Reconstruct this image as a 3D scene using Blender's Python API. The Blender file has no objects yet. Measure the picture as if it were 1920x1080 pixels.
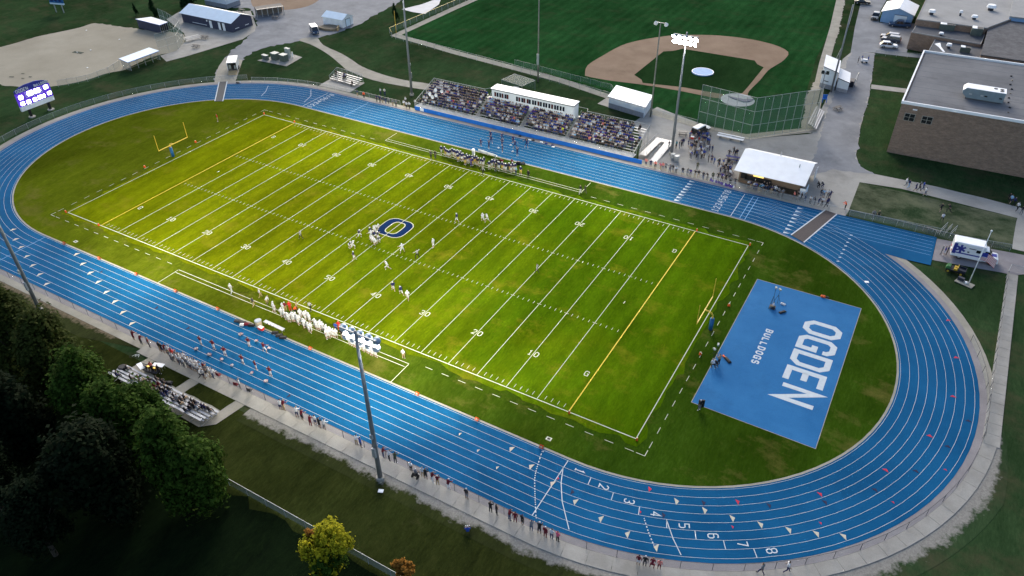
import bpy, bmesh, math, random
import numpy as np
from mathutils import Vector, Matrix
R_ = math.radians
random.seed(7); rng = np.random.default_rng(7)
sc = bpy.context.scene
COL = sc.collection
PI = math.pi

# ---------------------------------------------------------------- camera
CAM = np.array([73.40236, -85.84957, 69.47567])
YAW, PITCH, ROLL, FPX = -0.526917, 0.639346, -0.0101508, 1412.2
def cam_rot():
    cy, sy, cp, sp = math.cos(YAW), math.sin(YAW), math.cos(PITCH), math.sin(PITCH)
    f = np.array([sy*cp, cy*cp, -sp]); r = np.array([cy, -sy, 0.]); u = np.cross(r, f)
    c, s = math.cos(ROLL), math.sin(ROLL)
    return np.array([r*c+u*s, -r*s+u*c, f])
CR = cam_rot()
cd = bpy.data.cameras.new("camera"); cam = bpy.data.objects.new("camera", cd); COL.objects.link(cam)
cd.sensor_width = 36; cd.lens = 36*FPX/1920; cd.clip_start = 1; cd.clip_end = 3000
M = Matrix.Identity(4)
for i in range(3):
    M[i][0], M[i][1], M[i][2], M[i][3] = CR[0][i], CR[1][i], -CR[2][i], CAM[i]
cam.matrix_world = M
sc.camera = cam

# ---------------------------------------------------------------- dusk light
SUN_EL, SUN_AZ = R_(26), R_(-32)           # the bright part of the sky is behind the field, to the north-west
w = bpy.data.worlds.new("World"); sc.world = w; w.use_nodes = True
nt = w.node_tree; bg = nt.nodes["Background"]
sky = nt.nodes.new("ShaderNodeTexSky"); sky.sky_type = 'NISHITA'; sky.sun_disc = False
sky.sun_elevation = SUN_EL; sky.sun_rotation = SUN_AZ; sky.air_density = 1.0; sky.dust_density = 3.0; sky.ozone_density = 1.5
nt.links.new(sky.outputs[0], bg.inputs[0]); bg.inputs[1].default_value = 0.15
sd = bpy.data.lights.new("sun", 'SUN'); sd.energy = 1.5; sd.angle = R_(25); sd.color = (1.0, .95, .88)
so = bpy.data.objects.new("sun", sd); COL.objects.link(so)
sdir = Vector((math.sin(SUN_AZ)*math.cos(SUN_EL), math.cos(SUN_AZ)*math.cos(SUN_EL), math.sin(SUN_EL)))
so.rotation_euler = sdir.to_track_quat('Z', 'Y').to_euler(); so.location = (0, 0, 150)
FLOOD = 64000.0
vs = sc.view_settings; vs.view_transform = 'Standard'; vs.look = 'None'; vs.exposure = 0.75; vs.gamma = 1; vs.use_curve_mapping = False

# ---------------------------------------------------------------- survey: where a mark of the photograph lies on level z
def G(u, v, z=0.0):
    d = np.array([(u-960)/FPX, -(v-540)/FPX, 1.0]) @ CR
    t = (z-CAM[2])/d[2]
    q = CAM + t*d
    return (float(q[0]), float(q[1]))
def GP(pts, z=0.0): return [G(u, v, z) for u, v in pts]

# ---------------------------------------------------------------- materials
MATS = {}
def node_mat(name):
    m = bpy.data.materials.new(name); m.use_nodes = True
    return m, m.node_tree, m.node_tree.nodes["Principled BSDF"]
def mat(name, col, rough=.7, var=.12, scale=3.0, metal=0., spec=.3):
    """plain surface with a little procedural mottling"""
    if name in MATS: return MATS[name]
    m, t, b = node_mat(name)
    b.inputs['Roughness'].default_value = rough; b.inputs['Metallic'].default_value = metal
    b.inputs['Specular IOR Level'].default_value = spec
    if var > 0:
        g = t.nodes.new("ShaderNodeNewGeometry"); n = t.nodes.new("ShaderNodeTexNoise")
        n.inputs['Scale'].default_value = scale; n.inputs['Detail'].default_value = 5
        t.links.new(g.outputs['Position'], n.inputs['Vector'])
        r = t.nodes.new("ShaderNodeValToRGB")
        r.color_ramp.elements[0].position = .3; r.color_ramp.elements[1].position = .7
        r.color_ramp.elements[0].color = tuple(c*(1-var) for c in col)+(1,)
        r.color_ramp.elements[1].color = tuple(min(1, c*(1+var)) for c in col)+(1,)
        t.links.new(n.outputs[0], r.inputs[0]); t.links.new(r.outputs[0], b.inputs['Base Color'])
    else:
        b.inputs['Base Color'].default_value = tuple(col)+(1,)
    MATS[name] = m; return m
def noise(t, vec, scale, detail=4, rough=.55):
    n = t.nodes.new("ShaderNodeTexNoise"); n.inputs['Scale'].default_value = scale
    n.inputs['Detail'].default_value = detail; n.inputs['Roughness'].default_value = rough
    t.links.new(vec, n.inputs['Vector']); return n.outputs[0]
def ramp(t, fac, stops):
    r = t.nodes.new("ShaderNodeValToRGB"); e = r.color_ramp.elements
    while len(e) < len(stops): e.new(.5)
    for k, (p, c) in enumerate(stops):
        e[k].position = p; e[k].color = (c, c, c, 1) if isinstance(c, (int, float)) else tuple(c)+(1,)
    t.links.new(fac, r.inputs[0]); return r.outputs[0]
def mixc(t, fac, a, b, mode='MIX'):
    x = t.nodes.new("ShaderNodeMix"); x.data_type = 'RGBA'; x.blend_type = mode
    if isinstance(fac, (int, float)): x.inputs[0].default_value = fac
    else: t.links.new(fac, x.inputs[0])
    for k, s in ((6, a), (7, b)):
        if isinstance(s, tuple): x.inputs[k].default_value = s+(1,) if len(s) == 3 else s
        else: t.links.new(s, x.inputs[k])
    return x.outputs[2]
def mapping(t, vec, scale=(1, 1, 1), rot=0):
    m = t.nodes.new("ShaderNodeMapping"); m.inputs['Scale'].default_value = scale; m.inputs['Rotation'].default_value = (0, 0, rot)
    t.links.new(vec, m.inputs[0]); return m.outputs[0]
def grass_color(t, P, dark, mid, light, straw=None, straw_amt=.62, rot=0.3, stripe=0., fine=5.0, lush=None):
    f = noise(t, mapping(t, P, (1, .26, 1), rot), fine, 6, .75)
    f2 = noise(t, mapping(t, P, (1, .35, 1), rot+.5), .55, 5, .7)
    f3 = noise(t, mapping(t, P, (1, .5, 1), rot), .07, 4, .6)
    c1 = ramp(t, f, [(.33, dark), (.5, mid), (.67, light)])
    c2 = ramp(t, f2, [(.3, dark), (.52, mid), (.75, light)])
    c = mixc(t, .5, c1, c2)
    big = ramp(t, f3, [(.3, .62), (.7, 1.3)])
    c = mixc(t, 1.0, c, big, 'MULTIPLY')
    if lush:      # the turf stays greener towards one end of the ground
        sx = t.nodes.new("ShaderNodeSeparateXYZ"); t.links.new(P, sx.inputs[0])
        a = t.nodes.new("ShaderNodeMath"); a.operation = 'MULTIPLY_ADD'; t.links.new(noise(t, P, .045, 4, .65), a.inputs[0]); a.inputs[1].default_value = 95; t.links.new(sx.outputs[0], a.inputs[2])
        a2 = t.nodes.new("ShaderNodeMath"); a2.operation = 'MULTIPLY_ADD'; t.links.new(sx.outputs[1], a2.inputs[0]); a2.inputs[1].default_value = .55; t.links.new(a.outputs[0], a2.inputs[2])
        mr = t.nodes.new("ShaderNodeMapRange"); mr.inputs[1].default_value = lush[0]; mr.inputs[2].default_value = lush[1]; t.links.new(a2.outputs[0], mr.inputs[0])
        c = mixc(t, mr.outputs[0], c, mixc(t, 1., c, lush[2], 'MULTIPLY'))
    if straw:
        s = noise(t, mapping(t, P, (.7, 1, 1), rot), .16, 6, .72)
        c = mixc(t, ramp(t, s, [(straw_amt-.06, 0.), (straw_amt+.16, .75)]), c, straw)
    if stripe:
        wv = t.nodes.new("ShaderNodeTexWave"); wv.inputs['Scale'].default_value = .11; wv.inputs['Distortion'].default_value = 1.2
        wv.inputs['Detail'].default_value = 2; t.links.new(P, wv.inputs[0])
        c = mixc(t, stripe, c, ramp(t, wv.outputs[1], [(.25, .55), (.75, 1.35)]), 'MULTIPLY')
    return c, f
GRASS = {}
def grass_mat(name, *a, **k):
    GRASS[name] = (a, k)
    m, t, b = node_mat(name); b.inputs['Roughness'].default_value = 1.; b.inputs['Specular IOR Level'].default_value = 0.
    P = t.nodes.new("ShaderNodeNewGeometry").outputs['Position']
    c, f = grass_color(t, P, *a, **k)
    t.links.new(c, b.inputs['Base Color'])
    bp = t.nodes.new("ShaderNodeBump"); bp.inputs['Strength'].default_value = .5; bp.inputs['Distance'].default_value = .12
    t.links.new(f, bp.inputs['Height']); t.links.new(bp.outputs[0], b.inputs['Normal'])
    MATS[name] = m; return m
def blend_mat(name, dark, light, grass, lo=.38, hi=.62):
    """gravel or dirt that thins out into grass across a strip (UV v = 0 at the pavement, 1 at the lawn)"""
    m, t, b = node_mat(name); b.inputs['Roughness'].default_value = .95; b.inputs['Specular IOR Level'].default_value = .05
    P = t.nodes.new("ShaderNodeNewGeometry").outputs['Position']; uv = t.nodes.new("ShaderNodeUVMap")
    sx = t.nodes.new("ShaderNodeSeparateXYZ"); t.links.new(uv.outputs[0], sx.inputs[0])
    c = ramp(t, noise(t, P, 5., 6, .85), [(.3, dark), (.68, light)])
    g, f = grass_color(t, P, *GRASS[grass][0], **GRASS[grass][1])
    def add(a, s, bsock):
        x = t.nodes.new("ShaderNodeMath"); x.operation = 'MULTIPLY_ADD'; t.links.new(a, x.inputs[0]); x.inputs[1].default_value = s; t.links.new(bsock, x.inputs[2]); return x.outputs[0]
    k = add(noise(t, P, .35, 4, .6), .9, sx.outputs[1]); k = add(noise(t, P, 1.5, 6, .7), .75, k)
    mr = t.nodes.new("ShaderNodeMapRange"); mr.inputs[1].default_value = .82+lo; mr.inputs[2].default_value = .82+hi; t.links.new(k, mr.inputs[0])
    t.links.new(mixc(t, mr.outputs[0], c, g), b.inputs['Base Color']); MATS[name] = m; return m
def pave_mat(name, dark, light, scale=.35, stain=.5, rough=.85, fine=9.):
    m, t, b = node_mat(name); b.inputs['Roughness'].default_value = rough; b.inputs['Specular IOR Level'].default_value = .06
    P = t.nodes.new("ShaderNodeNewGeometry").outputs['Position']
    c = ramp(t, noise(t, P, scale, 6, .65), [(.3, dark), (.7, light)])
    g = ramp(t, noise(t, P, fine, 4, .8), [(.25, .84), (.75, 1.14)])
    c = mixc(t, 1., c, g, 'MULTIPLY')
    s = ramp(t, noise(t, P, .09, 6, .7), [(.55, 0.), (.72, stain)])
    c = mixc(t, s, c, tuple(x*.62 for x in dark))
    t.links.new(c, b.inputs['Base Color']); MATS[name] = m; return m
def glow_mat(name, col, s):
    m, t, b = node_mat(name); b.inputs['Base Color'].default_value = tuple(col)+(1,)
    b.inputs['Emission Color'].default_value = tuple(col)+(1,); b.inputs['Emission Strength'].default_value = s
    m.cycles.emission_sampling = 'NONE'; MATS[name] = m; return m
def net_mat(name, col, cover):
    m, t, b = node_mat(name); b.inputs['Base Color'].default_value = tuple(col)+(1,); b.inputs['Roughness'].default_value = .6
    tr = t.nodes.new("ShaderNodeBsdfTransparent"); mx = t.nodes.new("ShaderNodeMixShader"); mx.inputs[0].default_value = cover
    t.links.new(tr.outputs[0], mx.inputs[1]); t.links.new(b.outputs[0], mx.inputs[2])
    t.links.new(mx.outputs[0], t.nodes["Material Output"].inputs[0]); MATS[name] = m; return m

grass_mat('lawn', (.012, .027, .011), (.023, .047, .018), (.040, .070, .029), (.058, .054, .03), .55)
grass_mat('shade_lawn', (.003, .005, .003), (.005, .010, .004), (.009, .017, .006), (.025, .028, .015), .78)  # lawn colour darkened to stand in for the gloom under the trees
grass_mat('near_lawn', (.010, .014, .004), (.021, .028, .007), (.038, .045, .012), (.075, .06, .03), .68)
grass_mat('outfield_grass', (.008, .031, .009), (.014, .054, .016), (.023, .076, .024), (.034, .050, .022), .58, rot=0., stripe=.18)
grass_mat('diamond_grass', (.008, .024, .008), (.014, .037, .012), (.024, .052, .018))
grass_mat('field_grass', (.057, .077, .002), (.100, .124, .002), (.150, .169, .004), (.17, .15, .012), .60, rot=.1, stripe=.13, fine=4., lush=(26, 88, (.46, .76, .9)))
grass_mat('surround_grass', (.033, .050, .003), (.062, .083, .004), (.102, .118, .010), (.13, .11, .03), .60, rot=.4, fine=4., lush=(14, 84, (.40, .66, .9)))
grass_mat('worn_lawn', (.010, .026, .010), (.024, .042, .020), (.055, .075, .042), (.13, .14, .09), .46, rot=.9)
pave_mat('concrete', (.265, .255, .23), (.36, .35, .32))
pave_mat('old_concrete', (.235, .225, .19), (.33, .315, .27))
pave_mat('asphalt_lot', (.165, .175, .19), (.25, .26, .275), .2, .6)
pave_mat('plaza_paving', (.255, .25, .232), (.35, .345, .32), .16, .6)
pave_mat('ring_asphalt', (.185, .175, .185), (.25, .24, .25), .3, .3)
pave_mat('gravel', (.19, .185, .165), (.33, .32, .30), .8, .6, fine=14.)
pave_mat('clay', (.165, .112, .076), (.235, .168, .118), .12, .5)
pave_mat('ag_lime', (.235, .215, .165), (.32, .295, .235), .06, .25)
pave_mat('bare_dirt', (.13, .11, .08), (.24, .21, .16), .8, .4, fine=12.)
pave_mat('track_rubber', (.002, .058, .150), (.006, .092, .220), .10, .5, .95, 12.)
pave_mat('pad_rubber', (.012, .105, .27), (.024, .14, .33), .15, .4, .75, 12.)
pave_mat('roof_membrane', (.105, .11, .12), (.185, .19, .20), .08, .7)
pave_mat('pale_membrane', (.27, .27, .265), (.34, .34, .335), .15, .35)
pave_mat('dark_membrane', (.085, .09, .10), (.13, .135, .145), .2, .4)
pave_mat('shingle_roof', (.085, .085, .09), (.145, .145, .15), .8, .3, fine=6.)
mat('line_paint', (.50, .51, .41), .9, .08, 2., 0., .05); mat('yellow_paint', (.60, .42, .02), .7, .1, 2.)
mat('track_paint', (.47, .52, .55), .9, .06, 2., 0., .05); mat('faint_paint', (.16, .34, .58), .7, .1, 2.)
mat('navy_paint', (.004, .018, .07), .95, .15, 1.5, 0., .02); mat('cream_mark', (.45, .43, .35), .8, .05); mat('dark_mark', (.008, .012, .05), .8, .05)
mat('red_mark', (.42, .02, .05), .8, .05)
mat('white_metal', (.80, .82, .84), .45, .05, .7); mat('cool_roof', (.62, .74, .84), .45, .05, .7); mat('white_siding', (.68, .72, .76), .6, .06, 1.)
mat('blue_siding', (.20, .35, .56), .6, .06, 1.); mat('dark_siding', (.045, .05, .085), .6, .12, 1.); mat('block_wall', (.27, .28, .31), .8, .15, 2.)
mat('trim_dark', (.02, .025, .04), .5, 0); mat('galvanised', (.36, .38, .39), .45, .12, 2., .35); mat('aluminium', (.36, .37, .39), .4, .06, 2., .3)
mat('dark_post', (.06, .06, .065), .6, .1, 2.); mat('pole_steel', (.20, .215, .23), .5, .15, 1., .3); mat('wood_pole', (.20, .20, .17), .8, .2, 3.); mat('black_plastic', (.012, .012, .014), .5, 0)
mat('rubber', (.014, .014, .015), .8, 0); mat('glass', (.012, .016, .022), .12, 0, spec=.6); mat('red_glass', (.10, .03, .025), .2, .3, 2.)
mat('royal_blue', (.008, .13, .50), .5, .06, 1.); mat('banner_navy', (.03, .04, .26), .6, .2, 2.); mat('yellow_enamel', (.66, .44, .05), .4, 0)
mat('orange_plastic', (.80, .115, .02), .5, 0); mat('red_cooler', (.6, .04, .03), .5, 0); mat('reflector_back', (.25, .33, .43), .45, .06, 3., .3)
mat('carpet_dark', (.055, .06, .066), .9, .15, 5.); mat('carpet_brown', (.065, .055, .055), .9, .12, 5.); mat('plywood', (.36, .27, .15), .8, .15, 2.)
mat('teal_panel', (.17, .225, .255), .5, .1, 1.); mat('wood_bench', (.13, .12, .11), .8, .2, 3.); mat('bark', (.035, .028, .02), .9, .2, 3.)
mat('pale_tarp', (.34, .37, .42), .7, .1, .4); mat('mound_tarp', (.12, .28, .56), .6, .1, 1.); mat('navy_tarp', (.014, .02, .13), .6, .3, 1.); mat('grey_tarp', (.32, .35, .40), .7, .1, 1.)
mat('seat_yellow', (.38, .26, .02), .5, 0); mat('mat_green', (.025, .04, .028), .9, .1); mat('green_enamel', (.02, .12, .025), .4, 0); mat('trans_green', (.075, .10, .09), .5, .1, 2.); mat('cabinet_grey', (.30, .34, .33), .5, .08, 2.)
mat('tan_canvas', (.42, .36, .26), .7, 0); mat('brass', (.55, .36, .08), .35, 0, 1., .8)
net_mat('chain_link', (.34, .36, .36), .20); net_mat('dense_link', (.30, .34, .33), .42); net_mat('green_net', (.055, .14, .085), .50); net_mat('pale_net', (.22, .30, .27), .22)
glow_mat('flood_lens', (1., .96, .90), 60.); glow_mat('led_white', (.95, .93, 1.), 8.); glow_mat('sign_light', (1., .68, .18), .9); glow_mat('score_purple', (.055, .018, .30), .85)
def brick_mat():
    m, t, b = node_mat('brick_wall'); b.inputs['Roughness'].default_value = .9
    P = t.nodes.new("ShaderNodeNewGeometry").outputs['Position']
    sx = t.nodes.new("ShaderNodeSeparateXYZ"); t.links.new(P, sx.inputs[0])
    ad = t.nodes.new("ShaderNodeMath"); ad.operation = 'ADD'; t.links.new(sx.outputs[0], ad.inputs[0]); t.links.new(sx.outputs[1], ad.inputs[1])
    cb = t.nodes.new("ShaderNodeCombineXYZ"); t.links.new(ad.outputs[0], cb.inputs[0]); t.links.new(sx.outputs[2], cb.inputs[1])
    k = t.nodes.new("ShaderNodeTexBrick"); k.inputs['Scale'].default_value = 3.0
    k.inputs['Color1'].default_value = (.19, .118, .08, 1); k.inputs['Color2'].default_value = (.27, .175, .12, 1); k.inputs['Mortar'].default_value = (.21, .19, .165, 1)
    k.inputs['Mortar Size'].default_value = .03; k.inputs['Brick Width'].default_value = .9; k.inputs['Row Height'].default_value = .28
    t.links.new(cb.outputs[0], k.inputs[0])
    n = ramp(t, noise(t, mapping(t, P, (1, 1, 3)), .9, 5, .7), [(.3, .72), (.7, 1.25)])
    t.links.new(mixc(t, 1., k.outputs[0], n, 'MULTIPLY'), b.inputs['Base Color']); MATS['brick_wall'] = m
brick_mat()
blend_mat('gravel_blend', (.13, .125, .11), (.30, .29, .265), 'near_lawn')
blend_mat('gravel_blend_green', (.13, .125, .11), (.30, .29, .265), 'lawn')
blend_mat('dirt_blend', (.075, .058, .036), (.21, .17, .115), 'near_lawn')
blend_mat('verge_blend', (.16, .15, .13), (.28, .27, .24), 'lawn')
def leaf_mat(name, a, b_, c):
    m, t, b = node_mat(name); b.inputs['Roughness'].default_value = .8; b.inputs['Specular IOR Level'].default_value = .04
    P = t.nodes.new("ShaderNodeNewGeometry").outputs['Position']
    f = noise(t, P, 1.1, 3, .6); f2 = noise(t, P, 9., 2, .6)
    x = t.nodes.new("ShaderNodeMath"); x.operation = 'ADD'; t.links.new(f, x.inputs[0]); t.links.new(f2, x.inputs[1])
    h = t.nodes.new("ShaderNodeMath"); h.operation = 'MULTIPLY'; h.inputs[1].default_value = .5; t.links.new(x.outputs[0], h.inputs[0])
    co = ramp(t, h.outputs[0], [(.34, a), (.5, b_), (.66, c)])
    t.links.new(co, b.inputs['Base Color'])
    tl = t.nodes.new("ShaderNodeBsdfTranslucent"); t.links.new(co, tl.inputs[0])
    mx = t.nodes.new("ShaderNodeMixShader"); mx.inputs[0].default_value = .25
    t.links.new(b.outputs[0], mx.inputs[1]); t.links.new(tl.outputs[0], mx.inputs[2]); t.links.new(mx.outputs[0], t.nodes["Material Output"].inputs[0])
    MATS[name] = m
leaf_mat('maple_leaf', (.009, .024, .003), (.026, .056, .007), (.068, .115, .018))
leaf_mat('oak_leaf', (.010, .018, .003), (.028, .040, .008), (.060, .070, .018))
leaf_mat('dark_leaf', (.003, .007, .003), (.006, .012, .005), (.011, .020, .008))  # leaf colour with the dark of the lower left corner painted in
leaf_mat('conifer_leaf', (.006, .022, .008), (.012, .036, .012), (.02, .05, .018))
leaf_mat('autumn_leaf', (.095, .12, .01), (.27, .26, .014), (.46, .40, .02))
leaf_mat('rust_leaf', (.12, .055, .012), (.24, .11, .02), (.34, .17, .04))

# ---------------------------------------------------------------- mesh helpers
class MB:
    def __init__(s): s.v = []; s.f = []; s.m = []
    def poly(s, pts, m=0):
        k = len(s.v); s.v += [tuple(p) for p in pts]; s.f.append(tuple(range(k, k+len(pts)))); s.m.append(m)
    def box(s, c, size, rz=0., m=0, taper=1.):
        """c = centre of the base"""
        k = len(s.v); hx, hy = size[0]/2, size[1]/2; co, si = math.cos(rz), math.sin(rz)
        for z, q in ((c[2], 1), (c[2]+size[2], taper)):
            for x, y in ((-hx*q, -hy*q), (hx*q, -hy*q), (hx*q, hy*q), (-hx*q, hy*q)):
                s.v.append((c[0]+x*co-y*si, c[1]+x*si+y*co, z))
        for q in ((3, 2, 1, 0), (4, 5, 6, 7), (0, 1, 5, 4), (1, 2, 6, 5), (2, 3, 7, 6), (3, 0, 4, 7)):
            s.f.append(tuple(k+i for i in q)); s.m.append(m)
        return s
    def prism(s, pts, z0, z1, m=0, mt=None):
        k = len(s.v); n = len(pts)
        a = sum(pts[i][0]*pts[(i+1) % n][1]-pts[(i+1) % n][0]*pts[i][1] for i in range(n))
        if a < 0: pts = pts[::-1]
        s.v += [(x, y, z0) for x, y in pts]+[(x, y, z1) for x, y in pts]
        s.f.append(tuple(range(k+n-1, k-1, -1))); s.m.append(m)
        s.f.append(tuple(range(k+n, k+2*n))); s.m.append(m if mt is None else mt)
        for i in range(n):
            j = (i+1) % n; s.f.append((k+i, k+j, k+n+j, k+n+i)); s.m.append(m)
        return s
    def profile(s, prof, y0, y1, m=0):
        """profile in x,z extruded along y"""
        k = len(s.v); n = len(prof)
        s.v += [(x, y0, z) for x, z in prof]+[(x, y1, z) for x, z in prof]
        s.f.append(tuple(range(k, k+n))); s.f.append(tuple(range(k+2*n-1, k+n-1, -1))); s.m += [m, m]
        for i in range(n):
            j = (i+1) % n; s.f.append((k+j, k+i, k+n+i, k+n+j)); s.m.append(m)
        return s
    def sheet(s, pts, z, m=0):
        n = len(pts); a = sum(pts[i][0]*pts[(i+1) % n][1]-pts[(i+1) % n][0]*pts[i][1] for i in range(n))
        if a < 0: pts = pts[::-1]
        s.poly([(x, y, z) for x, y in pts], m); return s
    def tube(s, p0, p1, r0, r1=None, n=6, m=0, caps=True):
        r1 = r0 if r1 is None else r1
        p0, p1 = Vector(p0), Vector(p1); d = (p1-p0).normalized()
        a = d.orthogonal().normalized(); b = d.cross(a); k = len(s.v)
        for p, r in ((p0, r0), (p1, r1)):
            for i in range(n):
                t = 2*PI*i/n; s.v.append(tuple(p+(a*math.cos(t)+b*math.sin(t))*r))
        for i in range(n):
            j = (i+1) % n; s.f.append((k+i, k+j, k+n+j, k+n+i)); s.m.append(m)
        if caps:
            s.f.append(tuple(range(k+n-1, k-1, -1))); s.f.append(tuple(range(k+n, k+2*n))); s.m += [m, m]
        return s
    def path(s, pts, r, n=6, m=0):
        for a, b in zip(pts, pts[1:]): s.tube(a, b, r, r, n, m)
        return s
    def strip(s, pts, w_, z, closed=False, m=0):
        """flat mitred band along a polyline, one face per span"""
        n = len(pts); L = []; Rr = []
        for i in range(n):
            p = Vector(pts[i][:2])
            a = Vector(pts[i-1][:2]) if (i > 0 or closed) else None
            b = Vector(pts[(i+1) % n][:2]) if (i < n-1 or closed) else None
            d1 = (p-a).normalized() if a is not None else None; d2 = (b-p).normalized() if b is not None else None
            if d1 is None: d1 = d2
            if d2 is None: d2 = d1
            n1 = Vector((-d1.y, d1.x)); n2 = Vector((-d2.y, d2.x)); mi = n1+n2
            if mi.length < 1e-6: mi = n1.copy()
            mi.normalize(); q = w_/2/max(.3, mi.dot(n1))
            L.append(p+mi*q); Rr.append(p-mi*q)
        for i in range(n if closed else n-1):
            j = (i+1) % n
            s.poly([(Rr[i].x, Rr[i].y, z), (Rr[j].x, Rr[j].y, z), (L[j].x, L[j].y, z), (L[i].x, L[i].y, z)], m)
        return s
    def ball(s, c, r, m=0, nu=8, nv=5, sz=1.):
        k = len(s.v)
        for i in range(nv+1):
            t = PI*i/nv
            for j in range(nu):
                p = 2*PI*j/nu; s.v.append((c[0]+r*math.sin(t)*math.cos(p), c[1]+r*math.sin(t)*math.sin(p), c[2]+r*sz*math.cos(t)))
        for i in range(nv):
            for j in range(nu):
                q = (j+1) % nu; s.f.append((k+i*nu+j, k+(i+1)*nu+j, k+(i+1)*nu+q, k+i*nu+q)); s.m.append(m)
        return s
    def mesh(s, name, mats, off=(0, 0, 0), smooth=False):
        me = bpy.data.meshes.new(name)
        v = [(a-off[0], b-off[1], c-off[2]) for a, b, c in s.v]
        me.from_pydata(v, [], s.f)
        for q in (mats if isinstance(mats, (list, tuple)) else [mats]): me.materials.append(MATS[q])
        if any(s.m): me.polygons.foreach_set('material_index', s.m)
        if smooth: me.polygons.foreach_set('use_smooth', [True]*len(me.polygons))
        me.update(); return me
    def build(s, name, mats, parent=None, world=False, smooth=False):
        off = parent_loc(parent) if (world and parent is not None) else (0, 0, 0)
        return link(name, s.mesh(name, mats, off, smooth), parent)
def parent_loc(p):
    x, y, z = 0, 0, 0
    while p is not None:
        x += p.location[0]; y += p.location[1]; z += p.location[2]; p = p.parent
    return (x, y, z)
def link(name, me, parent=None, loc=None, rz=None):
    o = bpy.data.objects.new(name, me); COL.objects.link(o)
    if parent is not None: o.parent = parent
    if loc is not None: o.location = loc
    if rz is not None: o.rotation_euler = (0, 0, rz)
    return o
def tag(o, label=None, cat=None, group=None, kind=None):
    if label: o['label'] = label
    if cat: o['category'] = cat
    if group: o['group'] = group
    if kind: o['kind'] = kind
    return o
def thing(name, label, cat, loc=(0, 0, 0), rz=0., group=None):
    o = bpy.data.objects.new(name, None); COL.objects.link(o); o.empty_display_size = .3
    o.location = loc; o.rotation_euler = (0, 0, rz); return tag(o, label, cat, group)
def dup(root, loc, rz, label=None, group=None):
    def cp(o, par):
        c = o.copy(); COL.objects.link(c)
        if par is not None: c.parent = par
        for ch in kids(o): cp(ch, c)
        return c
    r = cp(root, None); r.location = loc; r.rotation_euler = (0, 0, rz)
    if label: r['label'] = label
    if group: r['group'] = group
    return r
def kids(o): return [c for c in list(o.children)]
def struct(name, mb, mats, parent=None, world=False):
    o = mb.build(name, mats, parent, world); 
    if parent is None: o['kind'] = 'structure'
    return o
def smooth_closed(pts, n=6):
    out = []; N = len(pts)
    for i in range(N):
        p0, p1, p2, p3 = (np.array(pts[(i+k) % N]) for k in (-1, 0, 1, 2))
        for j in range(n):
            t = j/n
            out.append(tuple(.5*(2*p1+(p2-p0)*t+(2*p0-5*p1+4*p2-p3)*t*t+(3*p1-p0-3*p2+p3)*t**3)))
    return out
def rough_edge(pts, amp=.25, step=.8):
    out = []; N = len(pts)
    for i in range(N):
        a, b = np.array(pts[i]), np.array(pts[(i+1) % N]); L = np.linalg.norm(b-a); k = max(1, int(L/step))
        for j in range(k):
            p = a+(b-a)*j/k; out.append(tuple(p+rng.normal(0, amp, 2)*(0 if k == 1 else 1)))
    return out
ORD = ['', 'first', 'second', 'third', 'fourth', 'fifth', 'sixth', 'seventh', 'eighth', 'ninth', 'tenth', 'eleventh', 'twelfth', 'thirteenth', 'fourteenth', 'fifteenth', 'sixteenth', 'seventeenth', 'eighteenth', 'nineteenth', 'twentieth'] + ['twenty-'+q for q in ('first', 'second', 'third', 'fourth', 'fifth', 'sixth', 'seventh', 'eighth', 'ninth')] + ['thirtieth'] + ['thirty-'+q for q in ('first', 'second', 'third', 'fourth', 'fifth', 'sixth', 'seventh', 'eighth', 'ninth')] + ['fortieth'] + ['forty-'+q for q in ('first', 'second', 'third', 'fourth', 'fifth', 'sixth', 'seventh', 'eighth', 'ninth')]+['fiftieth']

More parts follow.
